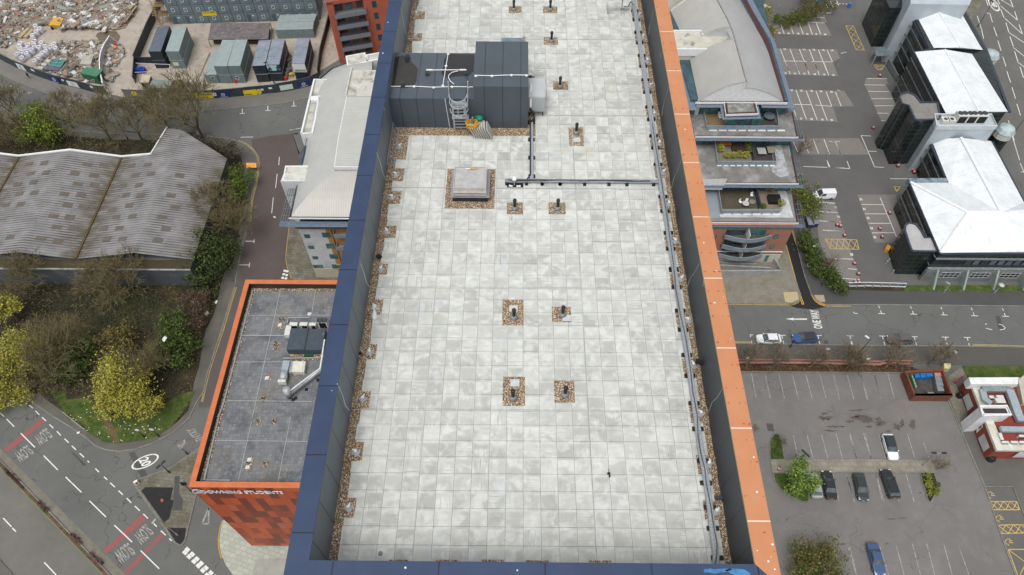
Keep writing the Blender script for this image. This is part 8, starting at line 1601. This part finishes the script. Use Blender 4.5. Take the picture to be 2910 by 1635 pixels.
putb(3,'c3',1350,300,0,'dark bare sapling between the office parking rows',.9,None,True); putb(2,'e4',560,480,3,'bare tree over the hedge beside the office car park',.9); putb(3,'c8',830,490,0,'small bare tree at the right end of the footpath',.6,None,True); putb(2,'c7',700,250,0,'small bare bush beside the pointed grass island',.4,None,True)
# leafy
def leafy(name,t,x,y,zc,clumps,mats,lab,n=2600,ls=.26,trunk=.22,cat='tree',grp=None,seed=1,tz=None,th_=True):
    c=G(t,x,y,zc); rs=random.Random(seed); th=thing(name,lab,cat,(c.x,c.y,0),grp)
    b=MB(); tot=sum(k[3]**2 for k in clumps)
    for dx,dy,dz,r_,rz_ in clumps:
        cc=c+Vector((dx,dy,dz)); m_n=int(n*r_*r_/tot)
        sub=[(cc+Vector((rs.gauss(0,1),rs.gauss(0,1),rs.gauss(0,1))).normalized()*r_*rs.uniform(.35,.95),r_*rs.uniform(.14,.3)) for _ in range(max(10,int(34*min(1.5,r_/3))))]
        for _ in range(m_n):
            sc2,sr=sub[int(rs.random()*len(sub))]; v=Vector((rs.gauss(0,.5),rs.gauss(0,.5),rs.gauss(0,.5)*rz_)); p=sc2+v*sr*1.6; p.z=cc.z+(p.z-cc.z)*rz_
            if p.z<.2: p.z=.2+rs.random()*.5
            u_=Vector((rs.gauss(0,1),rs.gauss(0,1),rs.gauss(0,1))).normalized(); w_=u_.orthogonal().normalized(); w_=(w_*math.cos(rs.uniform(0,6))+u_.cross(w_)*math.sin(rs.uniform(0,6))).normalized(); s2=ls*rs.uniform(.5,1.3)
            b.mat(int(rs.random()*len(mats))); b.add([p-u_*s2,p+w_*s2*.5,p+u_*s2,p-w_*s2*.5],[[0,1,2,3]])
    b.build('crown',mats,th); T=MB(); 
    h=c.z; T.tube((c.x,c.y,0),(c.x+.2,c.y,h*.6),trunk,trunk*.7,7)
    for k in clumps:
        for _ in range(4):
            cc=c+Vector((k[0],k[1],k[2]))+Vector((rs.uniform(-1,1),rs.uniform(-1,1),rs.uniform(-.3,.8)))*k[3]*.6; T.tube((c.x+.2*rs.random(),c.y,h*rs.uniform(.35,.6)),cc,trunk*.45,.03,5)
    T.build('trunk',m_bark,th); return th
ml=lambda n,a,b_,s_=.0:M(n,a,b_,.6,.75)
YEL=[ml('leaf_yellow',S(190,184,84),S(170,166,66)),ml('leaf_yellow_green',S(160,160,62),S(136,138,50)),ml('leaf_gold',S(172,156,70),S(144,132,56)),ml('leaf_yellow_b',S(180,178,80),S(156,154,60))]
GRB=[ml('leaf_lime',S(124,144,44),S(100,120,36)),ml('leaf_lime_b',S(146,154,52),S(116,128,40)),ml('leaf_mid',S(90,112,40),S(70,90,30))]
DKG=[ml('leaf_dark',S(72,88,38),S(54,68,30)),ml('leaf_dark_b',S(90,108,44),S(68,84,34)),ml('leaf_darker',S(44,54,28),S(34,42,22))]
TAN=[ml('leaf_tan',S(140,122,66),S(116,100,54)),ml('leaf_olive',S(112,108,56),S(90,88,44)),ml('leaf_rust',S(120,96,54),S(98,78,46))]
PNK=[ml('bramble_pink',S(136,106,92),S(110,86,74)),ml('bramble_brown',S(100,80,62),S(80,64,50)),ml('bramble_dark',S(88,80,56),S(66,60,42))]
FRG=[ml('leaf_fresh',S(116,146,50),S(94,122,40)),ml('leaf_fresh_b',S(100,130,50),S(80,108,40)),ml('leaf_fresh_c',S(156,176,86),S(130,150,70))]
leafy('yellow_tree','a5',1100,1080,5,[(0,0,0,5.2,.75),(-1.8,2,.5,3.4,.8),(2.5,-2.2,-.8,3.6,.7),(5.2,-3.6,-2,2.6,.7),(-1.6,-2.6,-1.5,3.4,.7)],YEL,'bright yellow green tree on the grass corner by the junction',12000,.2,seed=1)
leafy('yellow_tree','a5',60,860,5,[(0,0,0,5,.8),(2.6,2.5,.3,3,.8),(-2,-3,-1,4,.7),(-.5,-6.5,-2.5,3.8,.6),(3,-5.6,-3,2.4,.6)],YEL,'large yellow green tree cut by the left edge of the picture',12000,.2,seed=2)
leafy('yellow_tree','a5',40,380,5,[(0,0,0,3.0,.8)],YEL,'smaller yellow green tree at the left edge below the warehouse',1700,.28,seed=3)
leafy('green_tree','a1',370,1250,5,[(0,0,0,4.6,.8),(3,-2,-1,3.4,.8),(-1.5,2.2,.5,2.6,.8),(-2,-2.6,-1,2.6,.7)],GRB,'bright green tree between the upper road and warehouse roof',5200,.26,seed=4)
leafy('dark_bush','a5',690,760,3,[(0,0,0,3.6,.8),(.5,-4,-1,3,.7)],DKG[:2]+GRB[2:],'dark green bush left of the tan bush',2600,.25,seed=5,cat='bush')
leafy('dark_bush','a5',1580,640,3.5,[(0,0,0,3.6,.8),(2,-3,-.5,3.6,.7),(-2,-3.6,-1,3.0,.7),(-.8,3,0,2.4,.8)],DKG[:2]+GRB[2:],'broad dark green bush carrying a white plastic bag',4600,.25,seed=6,cat='bush')
leafy('tan_bush','a5',1050,670,3.5,[(0,0,0,3.4,.8),(1.8,-1.5,-.5,2.6,.7)],TAN[:2],'tan olive bush above the bright yellow tree',2400,.22,seed=7,cat='bush')
leafy('evergreen_tree','a4',330,1200,4,[(0,0,0,5,.8),(-3,2,0,3.5,.8),(-1,-5,-1.5,3.6,.7),(2.4,2.5,-.6,2.8,.7)],DKG,'large dark evergreen at the front right corner of the warehouse',6000,.25,seed=8)
leafy('green_bush','a4',570,500,3,[(0,0,0,3.6,.8),(.3,-3.8,-.8,2.8,.7)],DKG[1:2]+GRB[2:]+GRB[:1],'round green bush beside the bend of the side road',2800,.22,seed=9,cat='bush')
leafy('tan_bush','a4',170,780,3.5,[(0,0,0,4,.7),(-1,-4.5,-.5,3.4,.7),(3,-3,-1,3,.6)],TAN+PNK[1:2],'straggling tan bush hanging over the warehouse roof edge',3600,.17,seed=10,cat='bush')
leafy('bramble','a5',1750,400,2.5,[(0,0,0,3.6,.6),(1,-3.4,-.6,2.4,.6),(1.5,2.4,-.3,2,.6)],PNK,'pinkish brown bramble beside the side road pavement',3200,.17,seed=11,cat='bush')
leafy('overgrowth','a3',210,1240,3.5,[(-5,0,0,2.4,.6),(0,0,0,2.6,.6),(5,0,0,2.4,.6),(10,-.5,0,2.2,.6)],TAN,'tan overgrowth along the left front edge of the warehouse roof',3400,.16,seed=12,cat='bush')
leafy('overgrowth','a3',1250,1260,3.5,[(-8,0,0,2.4,.6),(-3,0,0,2.2,.6),(2,0,0,2.4,.6),(6,0,0,2.6,.6)],[TAN[1],PNK[1],PNK[2]],'brown overgrowth along the right front edge of the warehouse roof',3400,.16,seed=22,cat='bush')
leafy('overgrowth','a4',470,250,3.5,[(0,0,0,3.6,.7),(-5,1.5,0,3.2,.7),(-9,4,0,3.0,.7)],PNK[1:]+DKG[2:],'dark brown overgrowth on the back right corner of the warehouse roof',3600,.18,seed=13,cat='bush')
leafy('willow','c1',1150,170,5,[(0,0,0,2.6,1.1),(-2,-3,-1,2.4,1.2),(1.5,-4.5,-1.5,2,1.2),(.5,3.5,0,2.4,1)],[GRB[1],TAN[1],YEL[2]],'weeping yellow green tree beside the grey barrel roof',4200,.18,seed=14)
leafy('mixed_shrubs','c1',1560,130,2.5,[(0,0,0,3.2,.7),(4,1,0,2.8,.7),(7.5,4,0,2.8,.7),(-4,-2.5,-.5,2.4,.7),(3,6,.5,3,.8)],[TAN[1],TAN[2],DKG[1]],'brown green shrubbery at the top of the office car park',4600,.2,seed=15,cat='bush')
leafy('round_shrub','c1',1460,195,1.6,[(0,0,0,2,.7),(3,0,0,2,.7),(-3.5,.4,0,1.8,.7)],[GRB[0],GRB[2]],'bright green low shrubs above the top parking row',2200,.2,seed=16,cat='bush')
leafy('olive_tree','c3',1400,640,4,[(0,0,0,3.2,.8),(1.5,-3,-1,3.2,.8),(-.8,2.8,.2,2.2,.8)],[GRB[1],TAN[1],GRB[2]],'olive green tree between the brick flats and the white van',3400,.22,seed=17)
leafy('green_hedge','c3',1440,1090,1.8,[tuple(G('n',hx,hy,1.8)-G('c3',1440,1090,1.8))[:2]+(0,hr,.8) for hx,hy,hr in ((2290,668,1.6),(2296,695,1.9),(2308,722,2.2),(2322,748,2.3),(2345,775,2.4),(2368,797,2.2),(2390,815,1.7))],[DKG[0],GRB[2],DKG[1]],'dense green hedge between the black lane and the office car park',6500,.22,seed=18,cat='hedge')
leafy('fresh_tree','c7',890,540,3.5,[(0,0,0,2.5,.8),(1.8,-.8,-.4,2.0,.8),(-1,-1.7,-1,1.8,.8),(.2,2.3,.2,1.5,.8)],FRG,'fresh green tree on the grass island beside the silver car',2800,.2,seed=19)
leafy('olive_bush','c7',1020,1290,2.5,[(0,0,0,3.6,.75),(1.5,-3,-.3,3,.7),(-2,-1.5,-.5,2.8,.7),(3,1,-.4,2.2,.7)],[TAN[1],TAN[0],DKG[1]],'large olive brown bush at the bottom of the lower car park',4600,.2,seed=20,cat='bush')
for k,(x,y) in enumerate(((755,545),(785,620),(800,690))): leafy('yellow_shrub','c8',x,y,.7,[(0,0,0,.95,.7)],[YEL[1],GRB[1]],'small yellow shrub in the pointed soil island, %s from the top'%ORD[k],380,.14,.05,'bush','yellow shrubs in the soil island',30+k)
leafy('green_shrub','c8',830,640,.7,[(0,0,0,1.0,.7)],[GRB[2],DKG[1]],'small dark green shrub at the right edge of the soil island',380,.14,.05,'bush',None,35)
# woodland floor: growth nobody could count
b=MB(); rs=random.Random(50); poly=[(p.x,p.y) for p in inW+N_([(-60,320),(-60,1080)])]; xs=[p[0] for p in poly]; ys=[p[1] for p in poly]
PM=[DKG[2],PNK[2],TAN[1],PNK[1],PNK[2],DKG[0]]; k=0; gp=[(p.x,p.y) for p in gr]
while k<62000:
    x=rs.uniform(max(min(xs),-125),max(xs)-.4); y=rs.uniform(min(ys),max(ys)); k+=1
    if not inside((x,y),poly) or (-136<x<-60.5 and 79<y<108.5) or inside((x,y),gp): continue
    nz=noise.noise(Vector((x*.11,y*.11,3))); h=max(.15,(nz+.35)*3.2); z=h*rs.random()**.6+.15
    mi=int((noise.noise(Vector((x*.09,y*.09,9)))*.9+.5)*6+rs.uniform(-.9,.9)); b.mat(min(5,max(0,mi)))
    p=Vector((x,y,z)); u_=Vector((rs.gauss(0,1),rs.gauss(0,1),rs.gauss(0,.7))).normalized(); w_=u_.orthogonal().normalized(); s2=.19*rs.uniform(.5,1.4); b.add([p-u_*s2,p+w_*s2*.45,p+u_*s2,p-w_*s2*.45],[[0,1,2,3]])
b.build('undergrowth_leaves',PM,None,'tangled brown and green undergrowth covering the wooded corner','undergrowth',None,'stuff')
b=MB(); k=0
while k<5200:
    a=rs.random(); t_,q=rs.choice((('i',i1),('i',i2),('g',gr),('g',gr),('g',gr))); xs=[p[0] for p in q]; ys=[p[1] for p in q]; x=rs.uniform(min(xs),max(xs)); y=rs.uniform(min(ys),max(ys)); k+=1
    if not inside((x,y),[(p[0],p[1]) for p in q]): continue
    p=Vector((x,y,.2 if t_=='g' else .16)); b.add([p+Vector((-.05,0,0)),p+Vector((.05,0,0)),p+Vector((rs.uniform(-.1,.1),rs.uniform(-.1,.1),rs.uniform(.1,.25)))],[[0,1,2]])
b.build('grass_blades',m_grass,None,'short rough grass on the verges and islands','grass',None,'stuff')
b=MB()
for _ in range(700):
    s_=rs.random(); p=G('a7',-60+s_*1060+rs.gauss(0,9),380+s_*1030+rs.gauss(0,9)); u_=Vector((rs.gauss(0,1),rs.gauss(0,1),rs.gauss(0,.5))).normalized(); w_=u_.orthogonal().normalized(); q=p+Vector((0,0,.2+rs.random()*.3)); 
    if noise.noise(Vector((p.x*.3,p.y*.3,1)))<.0: continue
    s2=rs.uniform(.12,.3); b.mat(rs.choice((0,1,1))); b.add([q-u_*s2,q+w_*s2*.5,q+u_*s2,q-w_*s2*.5],[[0,1,2,3]])
b.build('median_weeds',[PNK[2],M('weed_crimson',S(112,60,70),S(86,50,56),2,.9)],None,'crimson and brown weeds growing along the road median','weeds',None,'stuff')
b=MB()
for t_,x0,x1,y0,y1,n in (('c5',300,1608,925,980,1500),('c6',0,620,915,985,700)):
    for _ in range(n):
        p=G(t_,rs.uniform(x0,x1),rs.uniform(y0,y1)); q=p+Vector((0,0,.25+rs.random()*.6)); u_=Vector((rs.gauss(0,1),rs.gauss(0,1),rs.gauss(0,1))).normalized(); w_=u_.orthogonal().normalized(); s2=rs.uniform(.1,.3); b.mat(rs.choice((0,1,2))); b.add([q-u_*s2,q+w_*s2*.35,q+u_*s2,q-w_*s2*.35],[[0,1,2,3]])
b.build('strip_shrubs',[PNK[1],TAN[2],M('rust_leaf',S(112,70,48),S(90,56,40),2,.9)],None,'low brown scrub along the strip between the brick wall and car park','scrub',None,'stuff')
# litter
for t_,x,y,z,s_,l in (('a5',1505,690,5.8,.9,'white plastic bag snagged on the dark green bush'),('a6',265,172,.2,.6,'white litter at the edge of the side road pavement'),('a6',372,350,.2,.6,'pale bag on the side road pavement'),('a6',283,455,.2,.6,'pale bag beside the pinkish bramble'),('a7',720,145,.3,.35,'small white scrap on the kerb of the grass corner'),('a4',903,860,.05,.5,'white bag lying in the middle of the side road')):
    p=G(t_,x,y,z); b=MB(); rr=random.Random(int(x)); n=9; top=[p+Vector((s_*math.cos(2*pi*i/n)*rr.uniform(.3,.9),s_*math.sin(2*pi*i/n)*rr.uniform(.3,.9),rr.uniform(0,.2))) for i in range(n)]; b.add(top+[p+Vector((0,0,.3*s_)),p-Vector((0,0,.02))],[[i,(i+1)%n,n] for i in range(n)]+[[(i+1)%n,i,n+1] for i in range(n)]); b.build('litter_bag',m_white,None,l,'litter')
b=MB()
for _ in range(60):
    p=G('a7',rs.uniform(640,1500),rs.uniform(-40,230),.25)
    if inside((p.x,p.y),gp): b.obox(p,(rs.uniform(.08,.3),.1,.05),rs.uniform(0,3))
b.build('scattered_litter',m_white,None,'small white scraps of litter scattered over the grass corner','litter',None,'stuff')
# ================================================================ STREET FURNITURE
def vh(t,bx,by,tx,ty):
    p=G(t,bx,by,0); d=ray(t,tx,ty); best=None
    for i in range(5,200):
        z=i*.1; q=C0+d*((z-H)/d.z); e=(q.xy-p.xy).length
        if best is None or e<best[0]: best=(e,z,q)
    return p,best[1],best[2]
m_pgrey=M('pole_grey',S(168,174,172),None,3,.5); m_pdark=M('pole_dark',S(48,48,50),None,3,.5)
def lamp(t,bx,by,tx,ty,mat,lab,nm='street_lamp',cat='street lamp',head='single',maxh=12,hm=None):
    p,z,q=vh(t,bx,by,tx,ty); z=max(2.5,min(maxh,z)); th=thing(nm,lab,cat,(p.x,p.y,0)); b=MB(); b.lathe((p.x,p.y,0),[(.13,0),(.13,.9),(.07,1.0),(.05,z)],8); b.build('pole',mat,th)
    arm=(q-p); arm.z=0; a=arm.normalized()*min(1.2,arm.length+.3) if arm.length>.05 else Vector((.8,0,0))
    if head in('single','double'):
        for s_ in ((1,) if head=='single' else (1,-1)):
            b=MB(); e=Vector((p.x,p.y,z))+a*s_; b.tube((p.x,p.y,z-.05),e+Vector((0,0,.1)),.035,.03,6); b.build('arm',mat,th); b=MB(); b.obox(e+Vector((0,0,.1)),(.75,.3,.13),math.atan2(a.y,a.x)); b.build('lamp_head',hm or mat,th)
    elif head=='globe': b=MB(); b.lathe((p.x,p.y,z),[(.1,0),(.5,.1),(.5,.25),(.3,.35),(.02,.4)],14); b.build('lamp_head',M('lamp_opal',S(200,204,200),None,3,.4),th)
    elif head=='disc': b=MB(); b.tube((p.x,p.y-.04,z),(p.x,p.y-.09,z),.36,.36,16); s2=b.build('sign_plate',hm or m_white,th)
    elif head=='plate': b=MB(); b.box((p.x-.35,p.y-.1,z-.5),(p.x+.35,p.y-.06,z+.1)); b.build('sign_plate',hm or m_white,th)
    elif head=='signal': b=MB(); b.box((p.x-.18,p.y-.25,z-1.0),(p.x+.18,p.y-.05,z)); b.build('signal_head',m_black,th); b=MB(); b.box((p.x+.3,p.y-.2,z-.9),(p.x+.6,p.y,z)); b.build('signal_head',m_black,th)
    return th
lamp('a7',1628,1082,1422,940,m_pgrey,'tall pale street lamp leaning over the tip of the traffic island',maxh=10); lamp('a7',1552,512,1462,445,m_pdark,'dark twin headed post near the painted roundel',head='double',maxh=5); lamp('a7',1757,688,1662,590,m_pdark,'dark post beside the corner of the orange block',head='signal',maxh=5); lamp('a7',1325,188,1250,120,m_pdark,'dark post at the edge of the grass corner',head='disc',maxh=4); lamp('a7',1455,182,1375,115,m_pdark,'post with white finger signs on the grass corner','sign_post','sign post','plate',maxh=4); lamp('a7',1718,345,1690,318,m_pdark,'short dark bollard post on the traffic island','bollard','bollard','none',maxh=2.5)
lamp('c5',1385,862,1505,682,m_pdark,'dark street lamp over the one way street',maxh=8,hm=m_white); lamp('c6',930,782,990,720,m_pdark,'short dark post on the street pavement','sign_post','sign post','none',maxh=4); lamp('c6',1365,268,1427,205,m_pgrey,'pale lamp with a round head on the office verge',head='globe',maxh=4); lamp('c6',905,262,945,202,m_pgrey,'pale slim lamp on the office verge, left of the round headed one',maxh=4); lamp('c7',835,445,935,340,m_pdark,'dark lamp at the left of the buff footpath',head='double',maxh=6); lamp('c8',712,450,860,330,m_pgrey,'pale lamp lying over the right end of the buff footpath',head='double',maxh=7,hm=m_pdark)
lamp('c1',1915,690,1975,550,m_pgrey,'pale lamp at the end of the second office parking row',head='double',maxh=8); lamp('c1',1870,1105,1940,945,m_pgrey,'pale lamp at the end of the third office parking row',maxh=8); lamp('c3',1605,312,1675,175,m_pgrey,'pale lamp among the fourth office parking row',head='double',maxh=8); lamp('c2',1548,280,1700,20,m_pdark,'dark street lamp behind the upper end of the office',maxh=11); lamp('c2',1915,1375,2026,1230,m_pdark,'dark street lamp behind the lower turret of the office',maxh=9); lamp('c1',0,0,0,0,m_pdark,'x') if False else None
lamp('e4',338,845,640,320,M('bleached_pole',S(150,146,120),S(130,126,100),3,.8),'bleached timber pole standing in the hedge',head='none',maxh=8); lamp('e4',60,225,105,100,m_white,'white curved post above the hedge','cctv_post','camera post','single',maxh=5,hm=m_white); lamp('a4',1125,278,1065,100,m_pdark,'dark street lamp on the side road by the apartment block',maxh=9); lamp('a1',1320,1440,1152,1112,m_pdark,'dark leaning street lamp among the bare trees',maxh=10); lamp('a2',1010,858,932,640,m_pdark,'dark lamp post in the container compound',maxh=9); lamp('c4',560,482,725,478,m_pdark,'low dark barrier post at the office car park','barrier_post','barrier','none',maxh=3) if False else None
lamp('c5',785,765,808,728,m_pdark,'parking sign post between the white and blue cars','parking_sign','sign','plate',maxh=2.6,hm=m_blues); lamp('c5',1090,840,1108,820,m_pdark,'small sign post on the pavement below the blue car','sign_post','sign','disc',maxh=2.6)
lamp('c5',375,915,392,878,m_pgrey,'green and white notice board behind the brick wall, left one','notice_board','sign','plate',maxh=3,hm=MATS['pale_green_sign']); lamp('c6',165,925,188,888,m_pgrey,'green and white notice board behind the brick wall, right one','notice_board','sign','plate',maxh=3,hm=MATS['pale_green_sign'])
th=thing('keep_left_bollard','white and red keep left bollard at the island kerb','bollard',G('a7',1262,612)); b=MB(); p=G('a7',1262,612); b.obox(p+Vector((0,0,.6)),(.6,.35,1.0),.6); b.build('body',m_white,th); b=MB(); b.obox(p+Vector((.08,-.12,.7)),(.3,.2,.5),.6); b.build('sign_face',m_redink,th)
th=thing('road_sign','orange temporary road sign at the side road bend','sign',G('a4',710,430)); p=G('a4',710,437); b=MB(); b.obox((p.x,p.y,1.7),(2.2,.08,1.0),0,-.9); b.build('sign_plate',M('orange_sign',S(250,170,40),S(240,150,30),3,.5),th); b=MB(); [b.box((p.x+s_-.04,p.y-.04,0),(p.x+s_+.04,p.y+.04,1.5)).sep() for s_ in (-.7,.7)]; b.each('leg',m_pdark,th)
cz=[('c4',570,825,'at the top of the right hand bays'),('c4',480,970,'in the middle of the right hand bays'),('c4',502,1045,'in the lowest of the right hand bays'),('c4',90,935,'left one of a pair in the left hand bays'),('c4',120,945,'right one of a pair in the left hand bays'),('c4',158,1032,'by the top of the yellow hatching'),('e4',1150,455,'three bays above the white guard rail'),('e4',1250,720,'two bays above the white guard rail'),('e4',1170,935,'left one by the white guard rail'),('e4',1265,938,'right one by the white guard rail'),('c4',420,48,'alone at the edge of the brick strip'),('c4',645,395,'at the foot of the upper stair tower'),('c4',775,432,'upper one in the black recess'),('c4',792,455,'lower one in the black recess'),('c4',735,325,'just right of the upper stair tower'),('c2',540,785,'beside the short yellow hatching'),('c6',255,940,'behind the low brick wall'),('c7',682,478,'on the left end of the buff footpath')]
tc=None
for k,(t_,x,y,l) in enumerate(cz):
    if tc is None:
        tc=thing('traffic_cone','x','cone'); b=MB(); b.box((-.3,-.3,0),(.3,.3,.06)); b.build('base',m_black,tc); b=MB(); b.lathe((0,0,.06),[(.24,0),(.2,.25),(.16,.26),(.13,.55),(.05,.95),(.03,.97)],12); b.build('cone',M('cone_red',S(206,60,64),S(180,50,54),3,.5),tc); b=MB(); b.lathe((0,0,.06),[(.195,.3),(.135,.58)],12); b.build('white_sleeve',m_white,tc); o=tc
    else: o=copy_tree(tc)
    o.location=G(t_,x,y,.04); o.scale=(1.15,)*3; o['label']='red and white cone '+l; o['group']='red and white traffic cones'
# guard rail
gd=thing('guard_rail','double white guard rail between the office car park and the verge','guard rail',G('c6',280,205)); b=MB()
for yy,z in ((200,1.0),(218,.5)): b.wall(GG('c6',[(20,yy),(200,yy-4),(350,yy),(548,yy+6)],0),.1,z-.12,z+.02); b.sep()
b.each('rail',m_white,gd); b=MB()
for i in range(8): p=G('c6',30+i*73,220); b.box((p.x-.06,p.y-.06,0),(p.x+.06,p.y+.06,1.0)); b.sep()
b.each('post',m_steel,gd)
th=thing('pedestrian_rail','pale railing on the kerb of the grass corner','railing',G('a7',700,60)); b=MB(); P=GG('a7',[(600,-20),(640,12),(720,78),(800,140)]); b.path([p+Vector((0,0,1.1)) for p in P],.06,5); b.path([p+Vector((0,0,.6)) for p in P],.04,5); b.build('rail',m_pgrey,th); b=MB(); [b.tube(p,p+Vector((0,0,1.1)),.05,.05,5).sep() for p in P]; b.each('post',m_pgrey,th)
for t_,x,y,l in (('e4',2010,400,'upper one of two by the stair tower'),('e4',1960,450,'lower one of two by the stair tower'),('e4',2120,695,'at the corner of the stair tower'),('e3',440,165,'white one beside the car at the top')):
    p=G(t_,x,y); b=MB(); b.lathe(p,[(.12,0),(.12,.8),(.14,.82),(.14,1.0),(.05,1.06)],8); b.build('bollard',m_pgrey,None,'small pale topped bollard '+l,'bollard','bollards by the office')
for t_,x,y,l in (('c3',1455,890,'left'),('c3',1498,880,'right')):
    p=G(t_,x,y,1.2); th=thing('wheeled_bin','dark blue wheeled bin with grey lid near the white van, %s one'%l,'bin',(p.x,p.y,0),'bins beside the olive tree'); b=MB(); b.box((p.x-.6,p.y-1.2,.15),(p.x+.55,p.y+.9,1.2)); b.build('body',M('bin_navy',S(52,62,92),None,2,.5),th); b=MB(); b.box((p.x-.65,p.y-1.25,1.2),(p.x+.6,p.y+.95,1.3)); b.build('lid',mgb,th)
for t_,x,y,l in (('e3',1290,50,'left end of the striped barrier'),('e3',1890,160,'right end of the striped barrier')):
    p=G(t_,x,y); b=MB(); b.box((p.x-.35,p.y-.35,0),(p.x+.35,p.y+.35,1.3)); b.build('ticket_machine',M('blue_machine',S(60,140,200),S(40,110,170),2,.5),None,'blue ticket machine at the '+l,'ticket machine')
b=MB(); P=[G('e3',1610,100,.6).lerp(G('e3',1890,120,.6),i/8) for i in range(9)]
for i in range(8): b.mat(i%2); b.tube(P[i]+Vector((0,0,.4)),P[i+1]+Vector((0,0,.4)),.09,.09,6)
b.build('barrier_arm',[m_white,m_redink],None,'red and white striped barrier arm at the car park entrance','barrier')
# ================================================================ PEOPLE
def person(t_,x,y,rz,lab,topc,legc,hairc,skin,white_leg=False):
    p=G(t_,x,y,.1); th=thing('person',lab,'person',p)
    J=dict(pel=(0,0,.95),ch=(0,.02,1.3),nk=(0,.03,1.5),hd=(0,.05,1.66),ls=(-.19,.02,1.42),le=(-.27,-.1,1.14),lh=(-.24,.08,.92),rs=(.19,.02,1.42),re=(.27,.06,1.14),rh=(.25,.24,.96),lk=(-.1,.14,.5),la=(-.1,.2,.08),lt=(-.1,.36,.04),rk=(.1,-.04,.5),ra=(.1,-.26,.12),rt_=(.1,-.14,.04),lp=(-.09,0,.92),rp=(.09,0,.92))
    E=[('pel','ch'),('ch','nk'),('nk','hd'),('ch','ls'),('ls','le'),('le','lh'),('ch','rs'),('rs','re'),('re','rh'),('pel','lp'),('lp','lk'),('lk','la'),('la','lt'),('pel','rp'),('rp','rk'),('rk','ra'),('ra','rt_')]
    Rr=dict(pel=.15,ch=.17,nk=.065,hd=.11,ls=.08,le=.055,lh=.04,rs=.08,re=.055,rh=.04,lp=.1,rp=.1,lk=.07,rk=.07,la=.045,ra=.045,lt=.04,rt_=.04)
    ks=list(J); me=bpy.data.meshes.new('body'); me.from_pydata([J[k] for k in ks],[(ks.index(a),ks.index(c)) for a,c in E],[]); ob=bpy.data.objects.new('body',me); sc.collection.objects.link(ob); md=ob.modifiers.new('s','SKIN'); ob.modifiers.new('b','SUBSURF').levels=1
    for i,k in enumerate(ks): me.skin_vertices[0].data[i].radius=(Rr[k],Rr[k])
    me.skin_vertices[0].data[0].use_root=True; bpy.context.view_layer.update(); m2=bpy.data.meshes.new_from_object(ob.evaluated_get(bpy.context.evaluated_depsgraph_get())); bpy.data.objects.remove(ob)
    for m_ in (topc,legc,skin): m2.materials.append(m_)
    for f in m2.polygons: c=f.center; f.material_index=2 if (c.z>1.52 or (abs(c.x)>.2 and c.z<1.02)) else (0 if c.z>.9 else 1); f.use_smooth=True
    o=bpy.data.objects.new('body',m2); sc.collection.objects.link(o); o.parent=th
    b=MB(); b.lathe((0,.03,1.66),[(.115,-.02),(.125,.05),(.09,.12),(.02,.15)],10); h=b.build('hair',hairc,th); h.data.transform(Matrix.Translation(p))
    th.rotation_euler=(0,0,rz); return th
sk=M('skin',S(196,150,124),None,3,.6)
person('a1',305,808,R(250),'person in a dark jacket walking on the pavement below the curved hoarding',M('cloth_dark',S(34,40,38),None,3,.9),M('cloth_black',S(36,34,40),None,3,.9),M('hair_dark',S(40,32,28),None,3,.9),sk)
person('c6',985,835,R(100),'person in a white top walking on the dark pavement beyond the bare trees',M('cloth_white',S(222,224,226),None,3,.9),M('cloth_grey',S(60,60,66),None,3,.9),MATS['hair_dark'],sk)
# ================================================================ EAST ROAD behind the office
sheet('east_road',N_([(2740,-120),(2780,-120),(2780,0),(2795,90),(2850,330),(2910,560),(3100,900),(3500,900),(3500,-120)]),mt_asphalt('east_asphalt',S(112,110,106),.3,.25),.008)
sheet('verge_strip',N_([(2760,-60),(2805,-60),(2785,20),(2760,60),(2745,30)]),m_moss,.02)
b=MB()
dash('c2',[(1715,280,1748,375),(1757,420,1790,525),(1808,585,1840,685),(1850,735,1888,850),(1902,900,1938,1015),(1952,1070,1990,1190),(1640,135,1675,140),(1675,140,1702,232),(1545,165,1585,290),(1585,290,1612,400),(1635,0,1655,60),(1710,735,1775,935),(1755,880,1785,950),(1865,1240,1925,1447)],.16,b)
dash('c4',[(1690,110,1760,340),(1765,365,1801,450),(1770,445,1801,450)],.14,b)
dash('c2',[(1755,0,1775,45),(1785,95,1820,185),(1840,235,1870,335),(1882,378,1915,478),(1930,530,1962,635),(1985,690,2020,800),(1790,0,1915,75),(1785,62,1955,208),(1828,190,2008,352),(1870,335,2040,450),(1915,490,2040,590),(1960,640,2040,700),(1885,0,1915,75),(1930,120,1958,205),(1975,255,2010,352)],.18,b)
st('road_marking',b,m_line)
b=MB(); ce=G('c2',1715,50); ax=Vector((.1,3.,0)); ay=Vector((1.2,0,0)); n=30; ang_=[2*pi*i/n for i in range(n)]; b.add([ce+ax*math.cos(a)*k+ay*math.sin(a)*k+Vector((0,0,.026)) for k in (1,.8) for a in ang_],[[i,(i+1)%n,(i+1)%n+n,i+n] for i in range(n)]); text_mb(b,'40',ce+Vector((-.7,-1.2,.026)),ce+Vector((.7,-1.2,.026)),ce+Vector((-.7,1.2,.026)),bold=.03); st('speed_roundel',b,m_line)
# move the paved surface of the side road right up to the annex
sheet('side_road_south',GG('a4',[(560,1447),(585,1297),(1010,1300),(1080,1447),(1200,2600),(200,2600),(330,2100)]),mt_asphalt('grey_brown_asphalt',S(98,92,88),0,.2),.007)
